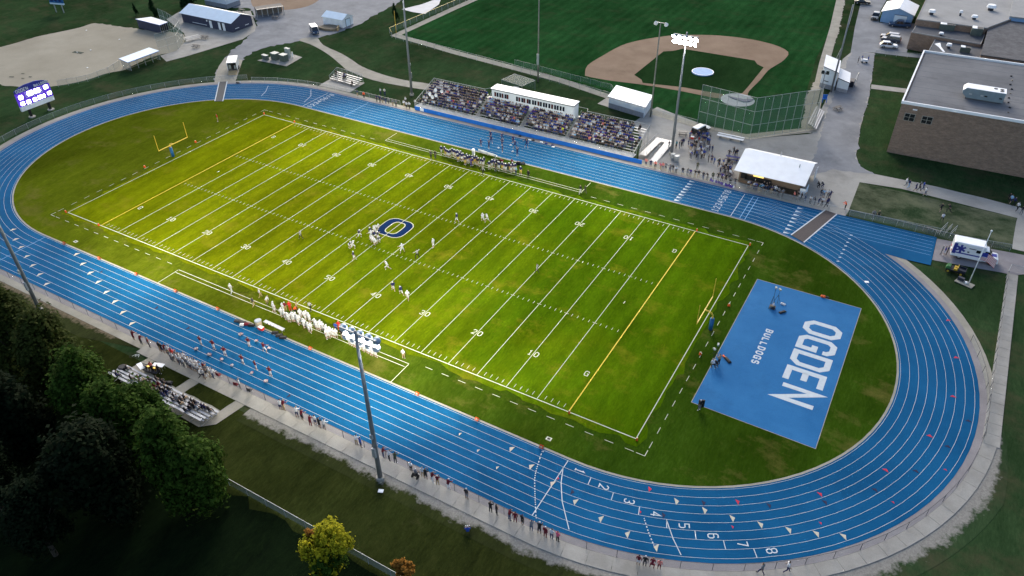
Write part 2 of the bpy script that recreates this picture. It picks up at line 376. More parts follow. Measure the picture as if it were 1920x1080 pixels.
# block letters on a 4 x 6 grid: polylines, a trailing 'c' closes one
_c = 1.1
GL = {
 '0': [([(0, _c), (0, 6-_c), (_c, 6), (4-_c, 6), (4, 6-_c), (4, _c), (4-_c, 0), (_c, 0)], 1)],
 'O': [([(0, _c), (0, 6-_c), (_c, 6), (4-_c, 6), (4, 6-_c), (4, _c), (4-_c, 0), (_c, 0)], 1)],
 'D': [([(0, 0), (0, 6), (4-_c, 6), (4, 6-_c), (4, _c), (4-_c, 0)], 1)],
 'G': [([(4, 4.4), (4, 6-.9), (3.1, 6), (.9, 6), (0, 5.1), (0, .9), (.9, 0), (4, 0), (4, 2.8), (2.4, 2.8)], 0)],
 'E': [([(4, 6), (0, 6), (0, 0), (4, 0)], 0), ([(.5, 3), (3, 3)], 0)],
 'N': [([(0, 0), (0, 6), (4, 0), (4, 6)], 0)],
 'B': [([(0, 0), (0, 6), (3, 6), (4, 5.2), (4, 3.9), (3, 3), (4, 2.2), (4, .8), (3, 0)], 1), ([(.5, 3), (2.5, 3)], 0)],
 'U': [([(0, 6), (0, .9), (.9, 0), (3.1, 0), (4, .9), (4, 6)], 0)],
 'L': [([(0, 6), (0, 0), (3.8, 0)], 0)],
 'S': [([(4, 4.8), (3.2, 6), (.8, 6), (0, 5.1), (0, 3.9), (.8, 3.1), (3.2, 2.9), (4, 2.1), (4, .9), (3.2, 0), (.8, 0), (0, 1.2)], 0)],
 '1': [([(.9, 4.8), (2, 6), (2, .5)], 0), ([(.6, 0), (3.4, 0)], 0)],
 '2': [([(0, 4.6), (0, 5.1), (.9, 6), (3.1, 6), (4, 5.1), (4, 3.9), (0, 0), (4, 0)], 0)],
 '3': [([(0, 5.0), (.9, 6), (3.1, 6), (4, 5.1), (4, 3.9), (3, 3), (4, 2.1), (4, .9), (3.1, 0), (.9, 0), (0, 1.0)], 0), ([(1.4, 3), (2.6, 3)], 0)],
 '4': [([(3, 0), (3, 6), (0, 2), (2.5, 2)], 0), ([(3.5, 2), (4.2, 2)], 0)],
 '5': [([(4, 6), (0, 6), (0, 3.4), (3.1, 3.4), (4, 2.5), (4, .9), (3.1, 0), (0, 0)], 0)],
 '6': [([(3.8, 5.4), (3.1, 6), (.9, 6), (0, 5.1), (0, .9), (.9, 0), (3.1, 0), (4, .9), (4, 2.5), (3.1, 3.4), (.5, 3.4)], 0)],
 '7': [([(0, 6), (4, 6), (1.6, 0)], 0)],
 '8': [([(.9, 3), (0, 3.9), (0, 5.1), (.9, 6), (3.1, 6), (4, 5.1), (4, 3.9), (3.1, 3), (4, 2.1), (4, .9), (3.1, 0), (.9, 0), (0, .9), (0, 2.1)], 1), ([(1.5, 3), (2.5, 3)], 0)],
}
def letter(ch, org, right, up, wd, ht, stroke):
    """mesh of one painted letter; org = lower left corner; right/up unit vectors on the ground"""
    mb = MB(); r = np.array(right); u = np.array(up); o = np.array(org[:2])
    iw, ih = wd-stroke, ht-stroke
    for pl, cl in GL[ch]:
        pts = [tuple(o+r*(stroke/2+x/4*iw)+u*(stroke/2+y/6*ih)) for x, y in pl]
        mb.strip(pts, stroke, org[2], bool(cl))
    return mb

# ================================================================ GROUND
gm = MB(); gm.sheet([(-700, -400), (700, -400), (700, 900), (-700, 900)], -.10)
struct('ground', gm, 'lawn')
gm = MB(); gm.sheet([(-190, -44.6), (140, -44.6), (140, -300), (-190, -300)], -.09); struct('near_lawn', gm, 'near_lawn')
gm = MB(); gm.sheet(rough_edge([(-190, -52.9), (22, -54.2), (60, -54.2), (60, -300), (-190, -300)], .4, 2.), -.08); struct('shaded_lawn', gm, 'shade_lawn')  # its shade is painted into the grass colour, not cast
def area(name, pts, z, m, smooth=0, rough=0., step=.8, pix=True):
    p = GP(pts) if pix else pts
    if smooth: p = smooth_closed(p, smooth)
    if rough: p = rough_edge(p, rough, step)
    b = MB(); b.sheet(p, z); return struct(name, b, m)
# softball diamond and its surrounds
area('softball_infield', [(0, 88), (30, 80), (70, 68), (118, 58), (150, 51), (178, 43), (215, 48), (250, 52), (290, 57), (340, 62), (347, 75), (330, 95), (300, 102), (270, 112), (235, 130), (200, 137), (160, 150), (110, 160), (60, 164), (25, 161), (0, 158), (-90, 135), (-90, 112)], -.06, 'ag_lime', 4, .15)
area('concrete_apron', [(300, 104), (312, 115), (350, 105), (455, 73), (478, 58), (480, 48), (470, 20), (335, 22), (312, 36), (345, 62), (350, 75), (330, 95)], -.055, 'concrete')
area('gravel_lot', [(468, 66), (478, 50), (482, 38), (470, 15), (395, 12), (430, -30), (560, -60), (790, -60), (770, -12), (745, 6), (700, 30), (664, 50), (640, 58), (600, 70), (565, 76), (540, 80), (500, 88), (478, 95), (462, 105), (455, 115), (438, 152), (402, 154), (408, 128), (420, 108), (438, 90), (457, 77)], -.065, 'asphalt_lot', 0, .3, 1.)
area('drive_apron', [(402, 156), (404, 140), (410, 124), (421, 108), (455, 112), (440, 156)], -.05, 'old_concrete')
area('clay_diamond', [(470, -12), (480, 16), (540, 18), (585, 8), (600, -12), (560, -45), (480, -40)], -.045, 'clay', 4)
area('curved_path', [(560, 74), (592, 69), (606, 84), (640, 100), (660, 112), (680, 125), (720, 140), (760, 150), (805, 157), (812, 166), (800, 168), (760, 162), (700, 150), (655, 133), (640, 122), (620, 105), (600, 92), (580, 82)], -.045, 'old_concrete', 3)
area('transformer_pad', [(482, 113), (512, 105), (545, 100), (567, 107), (537, 124)], -.03, 'concrete')
area('bleacher_pad', [(598, 160), (617, 149), (632, 145), (684, 155), (656, 173)], -.03, 'concrete')
area('gravel_tarp_pad', [(753, 17), (790, 8), (828, -6), (823, 8), (797, 26), (772, 22)], -.03, 'pale_tarp')
# baseball field
bf = [(738, 62), (860, 10), (910, -20), (1100, -80), (1560, -80), (1568, 0), (1555, 60), (1530, 110), (1512, 172), (1505, 240), (1400, 250), (1305, 230), (1235, 208), (1145, 178), (960, 122), (740, 68)]
area('outfield', bf, -.07, 'outfield_grass')
b = MB(); b.strip([G(*q) for q in [(1760-1000+140, -6), (850, 16), (742, 66), (800, 82), (850, 97), (960, 126), (1050, 150), (1145, 182), (1230, 212), (1310, 236), (1400, 256), (1520, 243), (1530, 190), (1545, 120), (1565, 50), (1580, -20), (1590, -60)]], 2.4, -.04)
struct('warning_track', b, 'old_concrete')
area('right_warning_track', [(1520, 250), (1500, 248), (1512, 180), (1530, 150), (1560, 60), (1572, 0), (1580, -40), (1592, -40), (1585, 0), (1572, 60), (1556, 110), (1540, 165), (1533, 200)], -.036, 'old_concrete', 0, .2)
area('infield_clay', [(1097, 139), (1102, 122), (1130, 104), (1165, 85), (1200, 75), (1250, 67), (1290, 65), (1345, 66), (1400, 72), (1450, 83), (1478, 97), (1470, 112), (1455, 122), (1440, 132), (1425, 150), (1405, 170), (1402, 178), (1398, 186), (1383, 190), (1368, 184), (1340, 183), (1280, 171), (1235, 163), (1195, 157), (1140, 150), (1102, 143)], -.05, 'clay', 3)
area('infield_diamond', [(1189, 140), (1244, 96), (1262, 95), (1280, 91), (1415, 113), (1420, 120), (1432, 126), (1402, 163), (1392, 174), (1366, 178), (1330, 172), (1280, 163), (1205, 155), (1203, 149)], -.042, 'diamond_grass')
b = MB()
hc = G(1383, 187); b.strip([(hc[0]+3.4*math.cos(t), hc[1]+3.4*math.sin(t)) for t in np.linspace(0, 2*PI, 33)[:-1]], .9, -.02, True)
b.sheet([(hc[0]+3.0*math.cos(t), hc[1]+3.0*math.sin(t)) for t in np.linspace(0, 2*PI, 33)[:-1]], -.028)
struct('home_plate_circle', b, 'grey_tarp')
mc = G(1317.5, 135.5)
b = MB(); b.prism([(mc[0]+2.7*math.cos(t), mc[1]+2.7*math.sin(t)) for t in np.linspace(0, 2*PI, 33)[:-1]], -.04, .22)
o = b.build('mound_cover', 'mound_tarp'); tag(o, 'round blue cover lying over the pitching mound of the baseball diamond', 'cover')
b = MB(); b.strip([(mc[0]+2.62*math.cos(t), mc[1]+2.62*math.sin(t)) for t in np.linspace(0, 2*PI, 33)[:-1]], .16, .225, True); b.build('white_rim', 'white_metal', o)
b = MB(); b.prism([tuple(np.array(hc)+np.array(q)) for q in ((-2.6, 1.0), (-1.4, .2), (1.6, -.7), (2.9, .3), (3.2, 2.2), (1.2, .9), (-1.2, .9))], -.015, .1)
tag(b.build('home_plate_tarp', 'navy_tarp'), 'crumpled navy tarp on the home plate circle behind the backstop net', 'tarp')
# plaza, drives, lots on the right
area('plaza', [(1200, 312), (1196, 300), (1204, 262), (1188, 228), (1232, 200), (1262, 212), (1330, 238), (1405, 260), (1522, 250), (1540, 205), (1560, 165), (1580, 110), (1598, 96), (1640, 99), (1634, 150), (1628, 185), (1614, 235), (1605, 290), (1612, 312), (1640, 326), (1760, 350), (1930, 393), (1960, 480), (1897, 466), (1907, 408), (1760, 371), (1690, 353), (1613, 341), (1592, 394), (1585, 404), (1500, 386), (1400, 364), (1300, 341)], -.05, 'plaza_paving', 0, .06, 3.)
area('asphalt_drive', [(1516, 330), (1535, 262), (1550, 215), (1566, 170), (1590, 110), (1598, 97), (1640, 100), (1634, 150), (1628, 185), (1613, 235), (1605, 290), (1612, 312), (1640, 326), (1560, 318)], -.04, 'asphalt_lot', 0, .18, .8)
area('parking_lot', [(1595, 98), (1603, 50), (1615, 0), (1622, -60), (1668, -60), (1662, 0), (1648, 24), (1648, 42), (1720, 44), (1722, 60), (1707, 75), (1700, 99), (1745, 104), (1745, 110), (1700, 106), (1636, 98)], -.035, 'asphalt_lot')
area('school_path', [(1634, 158), (1700, 166), (1700, 174), (1633, 166)], -.03, 'concrete')
area('worn_lawn', [(1592, 393), (1612, 341), (1907, 408), (1897, 465), (1750, 430), (1680, 413)], -.04, 'worn_lawn')
area('ambulance_drive', [(1757, 447), (1800, 455), (1900, 474), (1960, 486), (1960, 510), (1900, 516), (1880, 511), (1840, 504), (1748, 487)], -.03, 'ring_asphalt')

# ================================================================ TRACK AND FIELD
TX, TY, HS, RI, RO = -1.1, .4, 50.5, 31.7, 41.3
def oval(R, n=48):
    o = [(TX+HS+R*math.cos(t), TY+R*math.sin(t)) for t in np.linspace(-PI/2, PI/2, n)]
    return o+[(TX-HS+R*math.cos(t), TY+R*math.sin(t)) for t in np.linspace(PI/2, 3*PI/2, n)]
def ring(mb, r0, r1, z, m=0):
    a, b = oval(r0), oval(r1)
    for i in range(len(a)):
        j = (i+1) % len(a); mb.poly([(a[i][0], a[i][1], z), (b[i][0], b[i][1], z), (b[j][0], b[j][1], z), (a[j][0], a[j][1], z)], m)
b = MB(); ring(b, RO, 42.18, -.012); struct('ring_strip', b, 'ring_asphalt')
b = MB(); ring(b, RI, RO, 0.)
CH = [(48, 31.5), (81.8, 32.9), (81.8, 42.4), (48, 41.75)]
track = struct('running_track', b, 'track_rubber')
b = MB(); b.sheet([(50, 34), (78.2, 32.7), (81.8, 32.9), (81.8, 42.3), (50, 41.75)], .004); b.build('straight_extension', 'track_rubber', track)
b = MB(); ring(b, RI-.28, RI, .012); b.build('kerb', 'old_concrete', track)
LW = (RO-.55-RI-.2)/8
for k in range(9):
    b = MB(); b.strip(oval(RI+.2+k*LW), .040, .012, True); b.build('lane_line', 'track_paint', track)
    if k > 2:
        b = MB(); y = TY+RI+.2+k*LW; b.strip([(51, y), (81.5, y+.35)], .06, .010); b.build('lane_line', 'faint_paint', track)
def lane_r(n): return RI+.2+LW*(n-.5)
def rad(u, v):
    """track frame at an image mark: position, outward normal, running tangent"""
    p = np.array(G(u, v)); c = np.array([min(max(p[0], TX-HS), TX+HS), TY]); n = (p-c)/np.linalg.norm(p-c)
    return p, n, np.array([-n[1], n[0]])
def paint(name, pts, w_, m='track_paint', z=.02, parent=None):
    b = MB(); b.strip(pts, w_, z); return b.build(name, m, parent or track)
# lane numbers on the near curve and both ends of the far straight
for k, (u, v) in enumerate([(1087, 883), (1132, 913), (1180, 940), (1229, 964), (1283, 986), (1337, 1005), (1392, 1020), (1447, 1033)]):
    p, n, t = rad(u, v); up = t; rt = np.array([up[1], -up[0]])
    letter(str(k+1), (*(p-rt*.32-up*.6), .02), rt, up, .64, 1.2, .13).build('lane_number', 'track_paint', track)
for x0 in (46.5, -49.0):
    for k in range(8):
        y = TY+lane_r(k+1)
        letter(str(k+1), (x0+.6, y-.32, .02), (0, 1), (-1, 0), .64, 1.25, .14).build('lane_number', 'track_paint', track)
for u, v, L in [(1104, 905, 1), (1148, 931, 1), (1198, 959, 1), (1250, 976, 1), (1304, 1003, 1), (1358, 1020, 1), (1415, 1034, 1)]:
    p, n, t = rad(u, v); r = np.hypot(*(p-np.array([min(max(p[0], TX-HS), TX+HS), TY])))
    k = round((r-RI-.2)/LW-.5); c = p-n*r
    paint('stagger_line', [tuple(c+n*(RI+.2+k*LW)), tuple(c+n*(RI+.2+(k+1)*LW))], .09)
def yl(x, m='track_paint', w_=.1, s=1, a=0, b_=8): paint('cross_line', [(x, TY+s*(RI+.2+a*LW)), (x, TY+s*(RI+.2+b_*LW))], w_, m)
yl(49.2, s=-1); yl(49.5); yl(52.0, 'faint_paint'); yl(51.1, 'faint_paint'); yl(-50.6); yl(-38.5, 'faint_paint', .08); yl(-50.8, 'faint_paint', s=-1)
paint('curved_start_line', [G(*q) for q in [(1056, 876), (1052, 905), (1054, 940), (1060, 965), (1067, 993)]], .10)
paint('curved_start_line', [G(*q) for q in [(1250, 976), (1262, 1010), (1277, 1041)]], .10)
paint('curved_start_line', [G(*q) for q in [(503, 161), (498, 172), (490, 180)]], .10); paint('curved_start_line', [G(*q) for q in [(583, 168), (583, 180), (570, 192)]], .10)
for A in ([(1019, 848), (1009, 870), (1003, 895), (1003, 925), (1004, 945), (1007, 967)], [(1208, 972), (1216, 998), (1227, 1024)]):
    pts = smooth_closed([G(*q) for q in A], 12)[:(len(A)-1)*12]
    b = MB()
    for i in range(0, len(pts)-1, 2): b.strip(pts[i:i+2], .12, .021)
    b.build('dashed_arc', 'track_paint', track)
# exchange zone triangles
def tri(u, v, s, m, fl=1):
    p, n, t = rad(u, v); b = MB()
    q = [p+n*s*.85, p-n*s*.75+t*s*.25*fl, p-n*s*.1-t*s*.62*fl]
    b.sheet([tuple(x) for x in q], .022); b.build('exchange_mark', m, track)
for u, v in [(25, 431), (30, 449), (40, 464), (51, 481), (62, 498), (75, 515), (88, 533), (144, 477), (156, 495), (170, 512), (185, 529), (200, 548), (216, 566), (231, 586), (248, 607)]: tri(u, v, .75, 'cream_mark')
for u, v in [(863, 814), (897, 845), (933, 877), (960, 842), (997, 875), (1037, 907), (1080, 941), (1128, 973), (1178, 1002), (1232, 1027), (1267, 940), (1320, 957), (1372, 972), (1425, 984), (1478, 994), (1530, 1001), (1581, 1006)]: tri(u, v, .62 if u > 950 else .35, 'cream_mark', -1 if u > 1250 else 1)
for u, v in [(1217, 917), (1382, 941), (1537, 927), (1660, 882), (1743, 818), (1787, 744), (1793, 671), (1778, 601)]: tri(u, v, .5, 'red_mark', -1)
for u, v in [(1373, 988), (1538, 981), (1674, 942), (1772, 881), (1046, 897), (1200, 960)]: tri(u, v, .28, 'red_mark', -1)
for u, v in [(1318, 943), (1441, 948), (1546, 942), (1640, 919), (1717, 884), (1777, 838), (1816, 790), (1243, 966), (1072, 922), (293, 577), (352, 615), (189, 510), (541, 742)]: tri(u, v, .5, 'dark_mark', -1)
for A, B in (((1270, 376), (1298, 341)), ((1475, 437), (1501, 391))):
    a, e = np.array(G(*A)), np.array(G(*B))
    for k in range(8):
        p = a+(e-a)*k/7; b = MB(); b.sheet([(p[0]-.55, p[1]-.3), (p[0]+.55, p[1]), (p[0]-.55, p[1]+.3)], .022); b.build('exchange_mark', 'track_paint', track)
a, e = np.array(G(1571, 490)), np.array(G(1596, 441))
for k in range(8):
    p = a+(e-a)*k/7; b = MB(); b.box((p[0], p[1], .02), (.4, .22, .004), .3); b.build('lane_tab', 'track_paint', track)
# mats laid across the track
def crossing(pts, m, label):
    p = GP(pts); t = thing('crossing_mat', label, 'mat', (*p[0], 0))
    b = MB(); b.prism(p, .014, .06); b.build('carpet', m, t, True)
    for i in (0, 1):
        b = MB(); q = [p[0], p[3]] if i == 0 else [p[1], p[2]]; b.strip(q, .22, .066); b.build('white_edge', 'track_paint', t, True)
crossing([(1483, 441), (1507, 455), (1569, 402), (1547, 394)], 'carpet_brown', 'brown carpet mat with white edges laid over the track beside the far right bend')
crossing([(403, 190), (418, 190), (426, 153), (411, 154)], 'carpet_dark', 'dark grey carpet mat with white edges across the track below the open trailer')

# infield and football field
b = MB(); b.sheet(oval(RI-.28), .008); infield = struct('infield', b, 'surround_grass')
Y = .9144; HW = 26.667*Y
b = MB(); b.sheet(rough_edge([(-60*Y-.6, -HW-.9), (60*Y+.6, -HW-.9), (60*Y+.6, HW+.9), (-60*Y-.6, HW+.9)], .35, 1.5), .016); field = struct('football_field', b, 'field_grass')
Z = .028
def fl(name, pts, w_=.12, m='line_paint', z=Z, par=None):
    b = MB(); b.strip(pts, w_, z); return b.build(name, m, par or field)
for k in range(-9, 10): fl('yard_line', [(k*5*Y, -HW+.09), (k*5*Y, HW-.09)], .08)
for s in (-1, 1):
    fl('goal_line', [(s*50*Y, -HW+.09), (s*50*Y, HW-.09)], .14, 'yellow_paint')
    fl('end_line', [(s*60*Y, -HW), (s*60*Y, HW)], .11); 
    fl('sideline', [(-60*Y, s*HW), (60*Y, s*HW)], .125, z=Z+.006)
    b = MB()
    for k in range(-49, 50):
        if k % 5 == 0: continue
        b.strip([(k*Y, s*HW-s*.45), (k*Y, s*HW-s*1.15)], .065, Z)
    tag(b.build('sideline_hash_marks', 'line_paint', field), kind='stuff')
    b = MB()
    for k in range(-49, 50):
        if k % 5 == 0: b.strip([(k*Y-.35, s*6.6), (k*Y-.08, s*6.6)], .08, Z); b.strip([(k*Y+.08, s*6.6), (k*Y+.35, s*6.6)], .08, Z)
        else: b.strip([(k*Y, s*6.6-.29), (k*Y, s*6.6+.29)], .065, Z)
    tag(b.build('inbounds_hash_marks', 'line_paint', field), kind='stuff')
    fl('conversion_mark', [(s*47*Y, -.3), (s*47*Y, .3)], .13)
    # team box
    fl('team_box_line', [(-22.8, s*27.0), (22.8, s*27.0)], .085, par=infield); fl('team_box_line', [(-22.6, s*27.75), (22.6, s*27.75)], .085, par=infield)
    for x in (-22.8, 22.8): fl('team_box_end', [(x, s*27.1), (x, s*31.2)], .085, par=infield)
# numbers
for s in (-1, 1):
    for k in range(-4, 5):
        tx = str(50-abs(k)*10); x = k*10*Y; r = np.array([1, 0])*(-s); u = np.array([0, 1])*(-s)
        for q, ch in enumerate(tx):
            off = -.80 if q == 0 else .16
            o = np.array([x, s*16.85])+r*off-u*.52
            letter(ch, (*o, Z), r, u, .64, 1.04, .125).build('field_number', 'line_paint', field)
    for e in (-1, 1):
        r = np.array([1, 0])*(-s); u = np.array([0, 1])*(-s); x = e*50*Y-e*1.0
        o = np.array([x, s*16.85])-r*.32-u*.52
        letter('G', (*o, Z), r, u, .64, 1.0, .125).build('field_number', 'line_paint', field)
# restraining dashes
X0, Y0 = 56.8, 26.4
def dashes(a, e, L=1.15, gap=1.5):
    a, e = np.array(a), np.array(e); D = np.linalg.norm(e-a); d = (e-a)/D; s = 0.
    while s+L < D: fl('dash', [tuple(a+d*s), tuple(a+d*(s+L))], .075, par=infield); s += L+gap
for s in (-1, 1):
    dashes((-X0+1.4, s*Y0), (-23.4, s*Y0)); dashes((X0-1.4, s*Y0), (23.4, s*Y0))
    dashes((s*X0, -Y0+1.4), (s*X0, Y0-1.2))
    for e in (-1, 1): fl('corner_dash', [(s*(X0-1.1), e*Y0), (s*X0, e*Y0), (s*X0, e*(Y0-1.0))], .09, par=infield)
# midfield O
lg = [(-2.9, -.9), (-2.9, .9), (-2.75, 1.9), (-2.2, 2.6), (-1.4, 2.95), (1.4, 2.95), (2.2, 2.6), (2.75, 1.9), (2.9, .9), (2.9, -.9), (2.75, -1.9), (2.2, -2.6), (1.4, -2.95), (-1.4, -2.95), (-2.2, -2.6), (-2.75, -1.9)]
LX, LY = .05, .15
def ringpoly(name, A, B, z, m):
    b = MB(); n = len(A)
    for i in range(n):
        j = (i+1) % n; b.poly([(LX+A[i][0], LY+A[i][1], z), (LX+B[i][0], LY+B[i][1], z), (LX+B[j][0], LY+B[j][1], z), (LX+A[j][0], LY+A[j][1], z)])
    return b.build(name, m, field)
sc_ = lambda a, b_: [(x*a, y*b_) for x, y in lg]
ringpoly('logo_white_outline', sc_(.40, .60), sc_(.96, .95), Z+.012, 'line_paint'); ringpoly('logo_letter', sc_(.455, .65), sc_(.92, .905), Z+.018, 'navy_paint')
fl('yard_line', [(0, -3.0), (0, 3.2)], .085, z=Z+.024)

# sprinkler boxes
for u, v in ((142, 453), (1029, 823)):
    p = G(u, v); b = MB(); b.box((*p, .01), (.7, .55, .03)); o = b.build('valve_box', 'line_paint')
    tag(o, 'white square valve box lid in the grass near the '+('left bend' if u < 500 else 'near straight')+' of the track', 'valve box')
    b = MB(); b.box((*p, .041), (.36, .28, .02)); b.build('lid', 'black_plastic', o)

# throwing pad with painted name
pad_pts = [(58.7, -15.1), (74.1, -15.3), (74.1, 15.7), (58.8, 15.6)]
b = MB(); b.sheet(pad_pts, .03); pad = struct('event_pad', b, 'pad_rubber')
b = MB(); b.strip(pad_pts, .18, .026, True); b.build('pad_edge', 'old_concrete', pad)
yy = 9.45
for ch in 'OGDEN':
    letter(ch, (67.6, yy, .036), (0, -1), (1, 0), 3.35, 5.2, .82 if ch != 'N' else .78).build('painted_letter', 'track_paint', pad); yy -= 3.78
yy = 4.25
for ch in 'BULLDOGS':
    letter(ch, (63.15, yy, .036), (0, -1), (1, 0), .78, 1.05, .22).build('painted_letter', 'track_paint', pad); yy -= 1.06

# ---- near path as slabs, sidewalk as slabs
walk = bpy.data.objects.new('near_path', None); COL.objects.link(walk); walk['kind'] = 'structure'
PR0, PR1 = 42.2, 44.
b = MB()
def arc_pt(R, s):
    """s metres along the near straight from x=-12, continuing round the right-hand bend"""
    x = -12+s
    if x <= TX+HS: return (x, TY-R)
    t = -PI/2+(x-TX-HS)/43.; return (TX+HS+R*math.cos(t), TY+R*math.sin(t))
LEN = 61.4+43*(PI/2-.11)
n = int(LEN/2.6); G_ = .02
for k in range(n):
    s0, s1 = k*LEN/n+G_, (k+1)*LEN/n-G_
    wq = 44.05-.3*min(1, max(0, (s0-62)/30))
    q = [arc_pt(PR0, s0), arc_pt(PR0, s1), arc_pt(wq, s1), arc_pt(wq, s0)]
    b = MB(); b.prism(q, -.16, -.012+rng.uniform(-.004, .004)); b.build('paving_slab', 'concrete', walk)
side = bpy.data.objects.new('sidewalk', None); COL.objects.link(side); side['kind'] = 'structure'
A0, A1, B0, B1 = (91.3, -4.5), (93.2, -4.5), (92.5, 36.5), (94.0, 36.5)
A0 = np.array(A0); A1 = np.array(A1); B0 = np.array(B0); B1 = np.array(B1)
for k in range(20):
    a, e = k/20+.0005, (k+1)/20-.0005
    b = MB(); b.prism([tuple(A0+(B0-A0)*a), tuple(A1+(B1-A1)*a), tuple(A1+(B1-A1)*e), tuple(A0+(B0-A0)*e)], -.16, .005+rng.uniform(-.004, .004)); b.build('paving_slab', 'concrete', side)
# ragged gravel along the path
def margin(name, r0, r1, s0, s1, z, m):
    N = int((s1-s0)/1.); V, F, U = [], [], []
    for k in range(N+1):
        s = s0+(s1-s0)*k/N; q = min(1, max(.04, (s1-s)/14)); a, e = arc_pt(r0, s), arc_pt(r0+(r1-r0)*q, s); V += [(*a, z), (*e, z)]
        if k: F.append((2*k-2, 2*k, 2*k+1, 2*k-1)); U += [0, 0, 0, 0, 0, 1, 0, 1]
    me = bpy.data.meshes.new(name); me.from_pydata(V, [], F); me.uv_layers.new(name='UVMap').data.foreach_set('uv', U); me.materials.append(MATS[m])
    return tag(link(name, me), kind='structure')
margin('gravel_margin', 43.7, 46.5, 22, 84, -.075, 'gravel_blend'); margin('gravel_margin', 43.6, 46.6, 68, LEN+6, -.078, 'gravel_blend_green')
margin('bare_margin', 42.15, 45.9, -85, 4, -.07, 'dirt_blend')
# concrete under and around the near bleachers, with two lawn panels
area('bleacher_concrete', [(265, 657), (281, 648), (300, 655), (480, 748), (462, 757), (405, 795), (372, 800), (225, 715), (232, 697), (284, 667)], -.045, 'old_concrete')
for q in ([(297, 674), (364, 705), (328, 726), (312, 716), (262, 690)], [(379, 713), (451, 745), (413, 769), (345, 735)]): area('lawn_panel', q, -.03, 'near_lawn', 0, .05)
b = MB(); ring(b, 42.18, 43.3, -.03)
struct('outer_verge', b, 'old_concrete')

# ================================================================ FLOODLIGHTS
def flood_pole(x, y, h, face, label, lit):
    t = thing('floodlight_pole', label, 'light pole', (x, y, 0), 0, 'floodlight poles round the football field')
    b = MB(); b.tube((0, 0, -.2), (0, 0, h+.6), .30, .15, 10); b.build('pole', 'pole_steel', t, smooth=True)
    b = MB(); b.tube((0, 0, -.1), (0, 0, .35), .5, .5, 10); b.build('footing', 'concrete', t)
    b = MB(); b.box((0, -face*.30, 4.), (.45, .25, 1.4)); b.build('ballast_box', 'galvanised', t); b = MB(); b.box((0, -face*.28, 7.), (.35, .22, .6)); b.build('switch_box', 'galvanised', t)
    for row in (0, 1):
        z = h-row*1.0; L = 4.6 if row == 0 else 4.2
        b = MB(); b.box((0, face*.2, z), (L, .12, .12)); arm = b.build('crossarm', 'galvanised', t)
        for k in range(5):
            xx = (k-2)*L/4.6*1.05; d = Vector(((-x*.012)*.5, face*.80, -.62)).normalized()
            c = Vector((xx, face*.38, z-.12)); b = MB()
            b.tube(c-d*.26, c-d*.08, .12, .20, 14); b.tube(c-d*.08, c+d*.10, .20, .36, 14, 0, False); b.tube(c+d*.10, c+d*.32, .36, .45, 14, 0, False)
            b.build('reflector', 'reflector_back' if row == 0 else 'white_metal', t, smooth=True)
            b = MB(); b.tube(c+d*.29, c+d*.315, .415, .43, 14); lens = b.build('lens', 'flood_lens', t)
    ld = bpy.data.lights.new('floodlight', 'SPOT'); ld.energy = FLOOD*lit; ld.color = (1., .91, .68); ld.shadow_soft_size = .45
    ld.spot_size = R_(130); ld.spot_blend = 1.
    lo = bpy.data.objects.new('lamp', ld); COL.objects.link(lo); lo.parent = t; lo.location = (0, face*1.6, h-1.2)
    tgt = Vector((x*.35-x, -face*8-y*0-(y+face*0)*1., -h+1.2)); tgt = Vector((-8-x*.72, face*6-y, -h))
    lo.rotation_euler = (-tgt).to_track_quat('Z', 'Y').to_euler()
    return t
flood_pole(31.5, -44.5, 21.6, 1, 'tall floodlight pole on the near path, its lamp bowls seen from behind', 1.)
flood_pole(-32.5, -44.5, 22.6, 1, 'tall grey floodlight pole by the near left bend, its head out of view', .85)
flood_pole(31.9, 50.2, 23.9, -1, 'tall floodlight pole with blazing lamp rows behind the home bleachers', 1.)
flood_pole(-32.4, 49.8, 26.5, -1, 'tall floodlight pole on the lawn left of the home bleachers', 1.)

# ================================================================ FENCES
def fence(label, pts, h, gap, name='chain_link_fence', mesh='chain_link', post='galvanised', cat='fence', r=.03, rails=(1.,), railmat=None, closed=False):
    t = thing(name, label, cat, (pts[0][0], pts[0][1], 0))
    P0 = np.array(pts[0]); me = MB().tube((0, 0, -.1), (0, 0, h), r, r, 6).mesh('post', post)
    cap = MB(); rl = MB(); pn = MB()
    for a, e in zip(pts, pts[1:]):
        a, e = np.array(a)-P0, np.array(e)-P0; L = np.linalg.norm(e-a); n = max(1, round(L/gap))
        for q in rails: rl.tube((*a, h*q), (*e, h*q), r*.8, r*.8, 5)
        pn.poly([(*a, .04), (*e, .04), (*e, h*.985), (*a, h*.985)])
        for k in range(n): link('post', me, t, (*(a+(e-a)*k/n), 0))
    link('post', me, t, (*(np.array(pts[-1])-P0), 0))
    rl.build('top_rail', railmat or post, t); pn.build('mesh_panel', mesh, t)
    return t
def stadium(R, s0, s1, step=3.2):
    """walk the track's outline at radius R: s0..s1 as fractions of one lap, starting at the middle of the near straight, running right"""
    per = 4*HS+2*PI*R; out = []; N = int((s1-s0)*per/step)
    for k in range(N+1):
        s = ((s0+(s1-s0)*k/N) % 1)*per
        if s < HS: p = (TX+s, TY-R)
        elif s < HS+PI*R: t = -PI/2+(s-HS)/R; p = (TX+HS+R*math.cos(t), TY+R*math.sin(t))
        elif s < 3*HS+PI*R: p = (TX+HS-(s-HS-PI*R), TY+R)
        elif s < 3*HS+2*PI*R: t = PI/2+(s-3*HS-PI*R)/R; p = (TX-HS+R*math.cos(t), TY+R*math.sin(t))
        else: p = (TX-HS+(s-3*HS-2*PI*R), TY-R)
        out.append(p)
    return out
fence('low chain link fence between the blue track and the near path', stadium(42.1, -.135, .283), 1.15, 3.2, post='dark_post')
